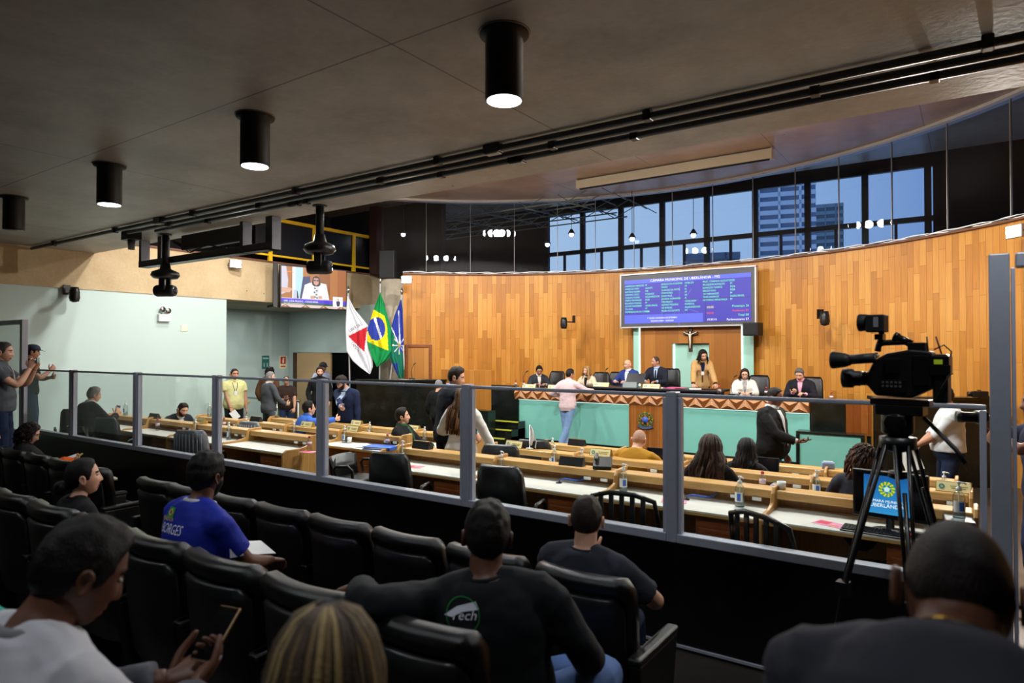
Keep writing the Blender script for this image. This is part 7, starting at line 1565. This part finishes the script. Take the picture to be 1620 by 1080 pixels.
m = MB(); m.box((-.05, fx(1466), fz_(640)), (.05, fx(1384), fz_(630))); m.build('base_plate', SATIN, r, .004)
r = empty('tripod', (c0.x, c0.y, .15), RZ, 'tall black camera tripod in front of the glass screen', 'tripod'); H0 = c0.z - .15
m = MB(); m.box((-.06, fx(1458), H0 - .05), (.06, fx(1392), H0)); m.lathe([(.03, H0 - .17), (.075, H0 - .14), (.075, H0 - .05), (.05, H0 - .05)], n=20); m.tube([(-.07, 0, H0 - .09), (.07, 0, H0 - .09)], .05, 14); m.build('fluid_head', SATIN, r, .004)
m = MB(); m.lathe([(.03, H0 - .24), (.085, H0 - .22), (.085, H0 - .165), (.045, H0 - .16)], n=20); m.tube([(0, 0, H0 - .16), (0, 0, H0 - .36)], .02, 8); m.lathe([(.02, H0 - .38), (.045, H0 - .37), (.045, H0 - .34)], n=14); m.build('bowl', BLACK, r)
m = MB(); m.tube([(.02, fx(1455), H0 - .06), (-.05, fx(1500), H0 - .2), (-.06, fx(1512), H0 - .26)], .011, 8); m.build('pan_handle', BLACKM, r)
RI = M.Rotation(-RZ, 3, 'Z')
for k, dw in enumerate((V((-.80, -.42, 0)), V((.28, -.95, 0)), V((.72, .55, 0)))):
    d = RI @ dw.normalized(); pz = V((-d.y, d.x, 0)); t0 = d * .07 + V((0, 0, H0 - .2)); t1 = d * .27 + V((0, 0, .78)); t2 = d * .40 + V((0, 0, .03))
    m = MB(); [m.tube([t0 + pz * s * .03, t1 + pz * s * .018], .010, 8) for s in (-1, 1)]; m.tube([t0 * .7 + t1 * .3, t1, t2], .011, 8); m.cbox(t1, (.06, .06, .07)); m.cbox(t1 * .45 + t2 * .55, (.05, .05, .05)); m.lathe([(.03, 0), (.025, .03)], c=(t2.x, t2.y, 0), n=12); m.build('leg', BLACK, r)
# ------------------------------------------------------------------ LIGHT
for x, y, e in ((-12.6, 8.2, 360), (-9.6, 7.3, 800), (-5.2, 6.8, 1050), (-1.6, 7.6, 800), (-9, 11.6, 640), (-3.2, 11.6, 600)): spot('hall_lamp', (x, y, 6.1), (x, y + .3, 0), e, 165, (1, .98, .95), .12, .3)  # leftmost one added to brighten the left end of the hall
area('recess_fill', (-16.3, 11.2, 3.36), .5, 70, (.95, 1, .98)); area('corridor_fill', (-16.0, 15.0, 3.36), .4, 25)  # unseen fill lights added to brighten the recess and the doorway corridor
# gallery downlights
for i, x in enumerate(LX):
    spot('downlight', (x, 3.38, 3.70), (x, 3.38, 0), 95, 130, (.9, .95, 1), .07) if i != 3 else None
for x in (-1.1, -3.7, -6.3): spot('downlight', (x, .4, 3.70), (x, .4, 0), 60, 130, (.9, .95, 1), .07)  # unseen rear row, added to brighten the gallery
w = bpy.data.worlds.new('dusk'); scene.world = w; w.use_nodes = True; N = w.node_tree.nodes; L = w.node_tree.links
bg = N['Background']; tc = N.new('ShaderNodeTexCoord'); sp = N.new('ShaderNodeSeparateXYZ'); L.new(tc.outputs['Generated'], sp.inputs[0])
r1 = ramp(N, [(.0, 'b4cfe6'), (.30, '9fc0e2'), (.5, '7c9fce'), (.62, '557ab8')])
mr = N.new('ShaderNodeMath'); mr.operation = 'MULTIPLY_ADD'; mr.inputs[1].default_value = 1.0; mr.inputs[2].default_value = .55; L.new(sp.outputs['X'], mr.inputs[0])
L.new(mr.outputs[0], r1.inputs[0]); L.new(r1.outputs[0], bg.inputs[0]); bg.inputs[1].default_value = 1.35
# ------------------------------------------------------------------ CAMERA
cd = bpy.data.cameras.new('camera'); cam = bpy.data.objects.new('camera', cd); COL.objects.link(cam)
cam.location = (0, 0, CZ); cam.rotation_euler = (PI / 2 + PIT, 0, YAW); cd.sensor_width = 36; cd.lens = FPX / 1620 * 36; cd.clip_end = 700; cd.clip_start = .05
cd.dof.use_dof = True; cd.dof.focus_distance = 13; cd.dof.aperture_fstop = 2.8
scene.camera = cam
vs_ = scene.view_settings; vs_.view_transform = 'Standard'; vs_.look = 'None'; vs_.gamma = 1; vs_.use_curve_mapping = False; vs_.exposure = 0
scene.cycles.use_denoising = True; scene.cycles.max_bounces = 8; scene.cycles.transparent_max_bounces = 16; scene.cycles.sample_clamp_indirect = 4
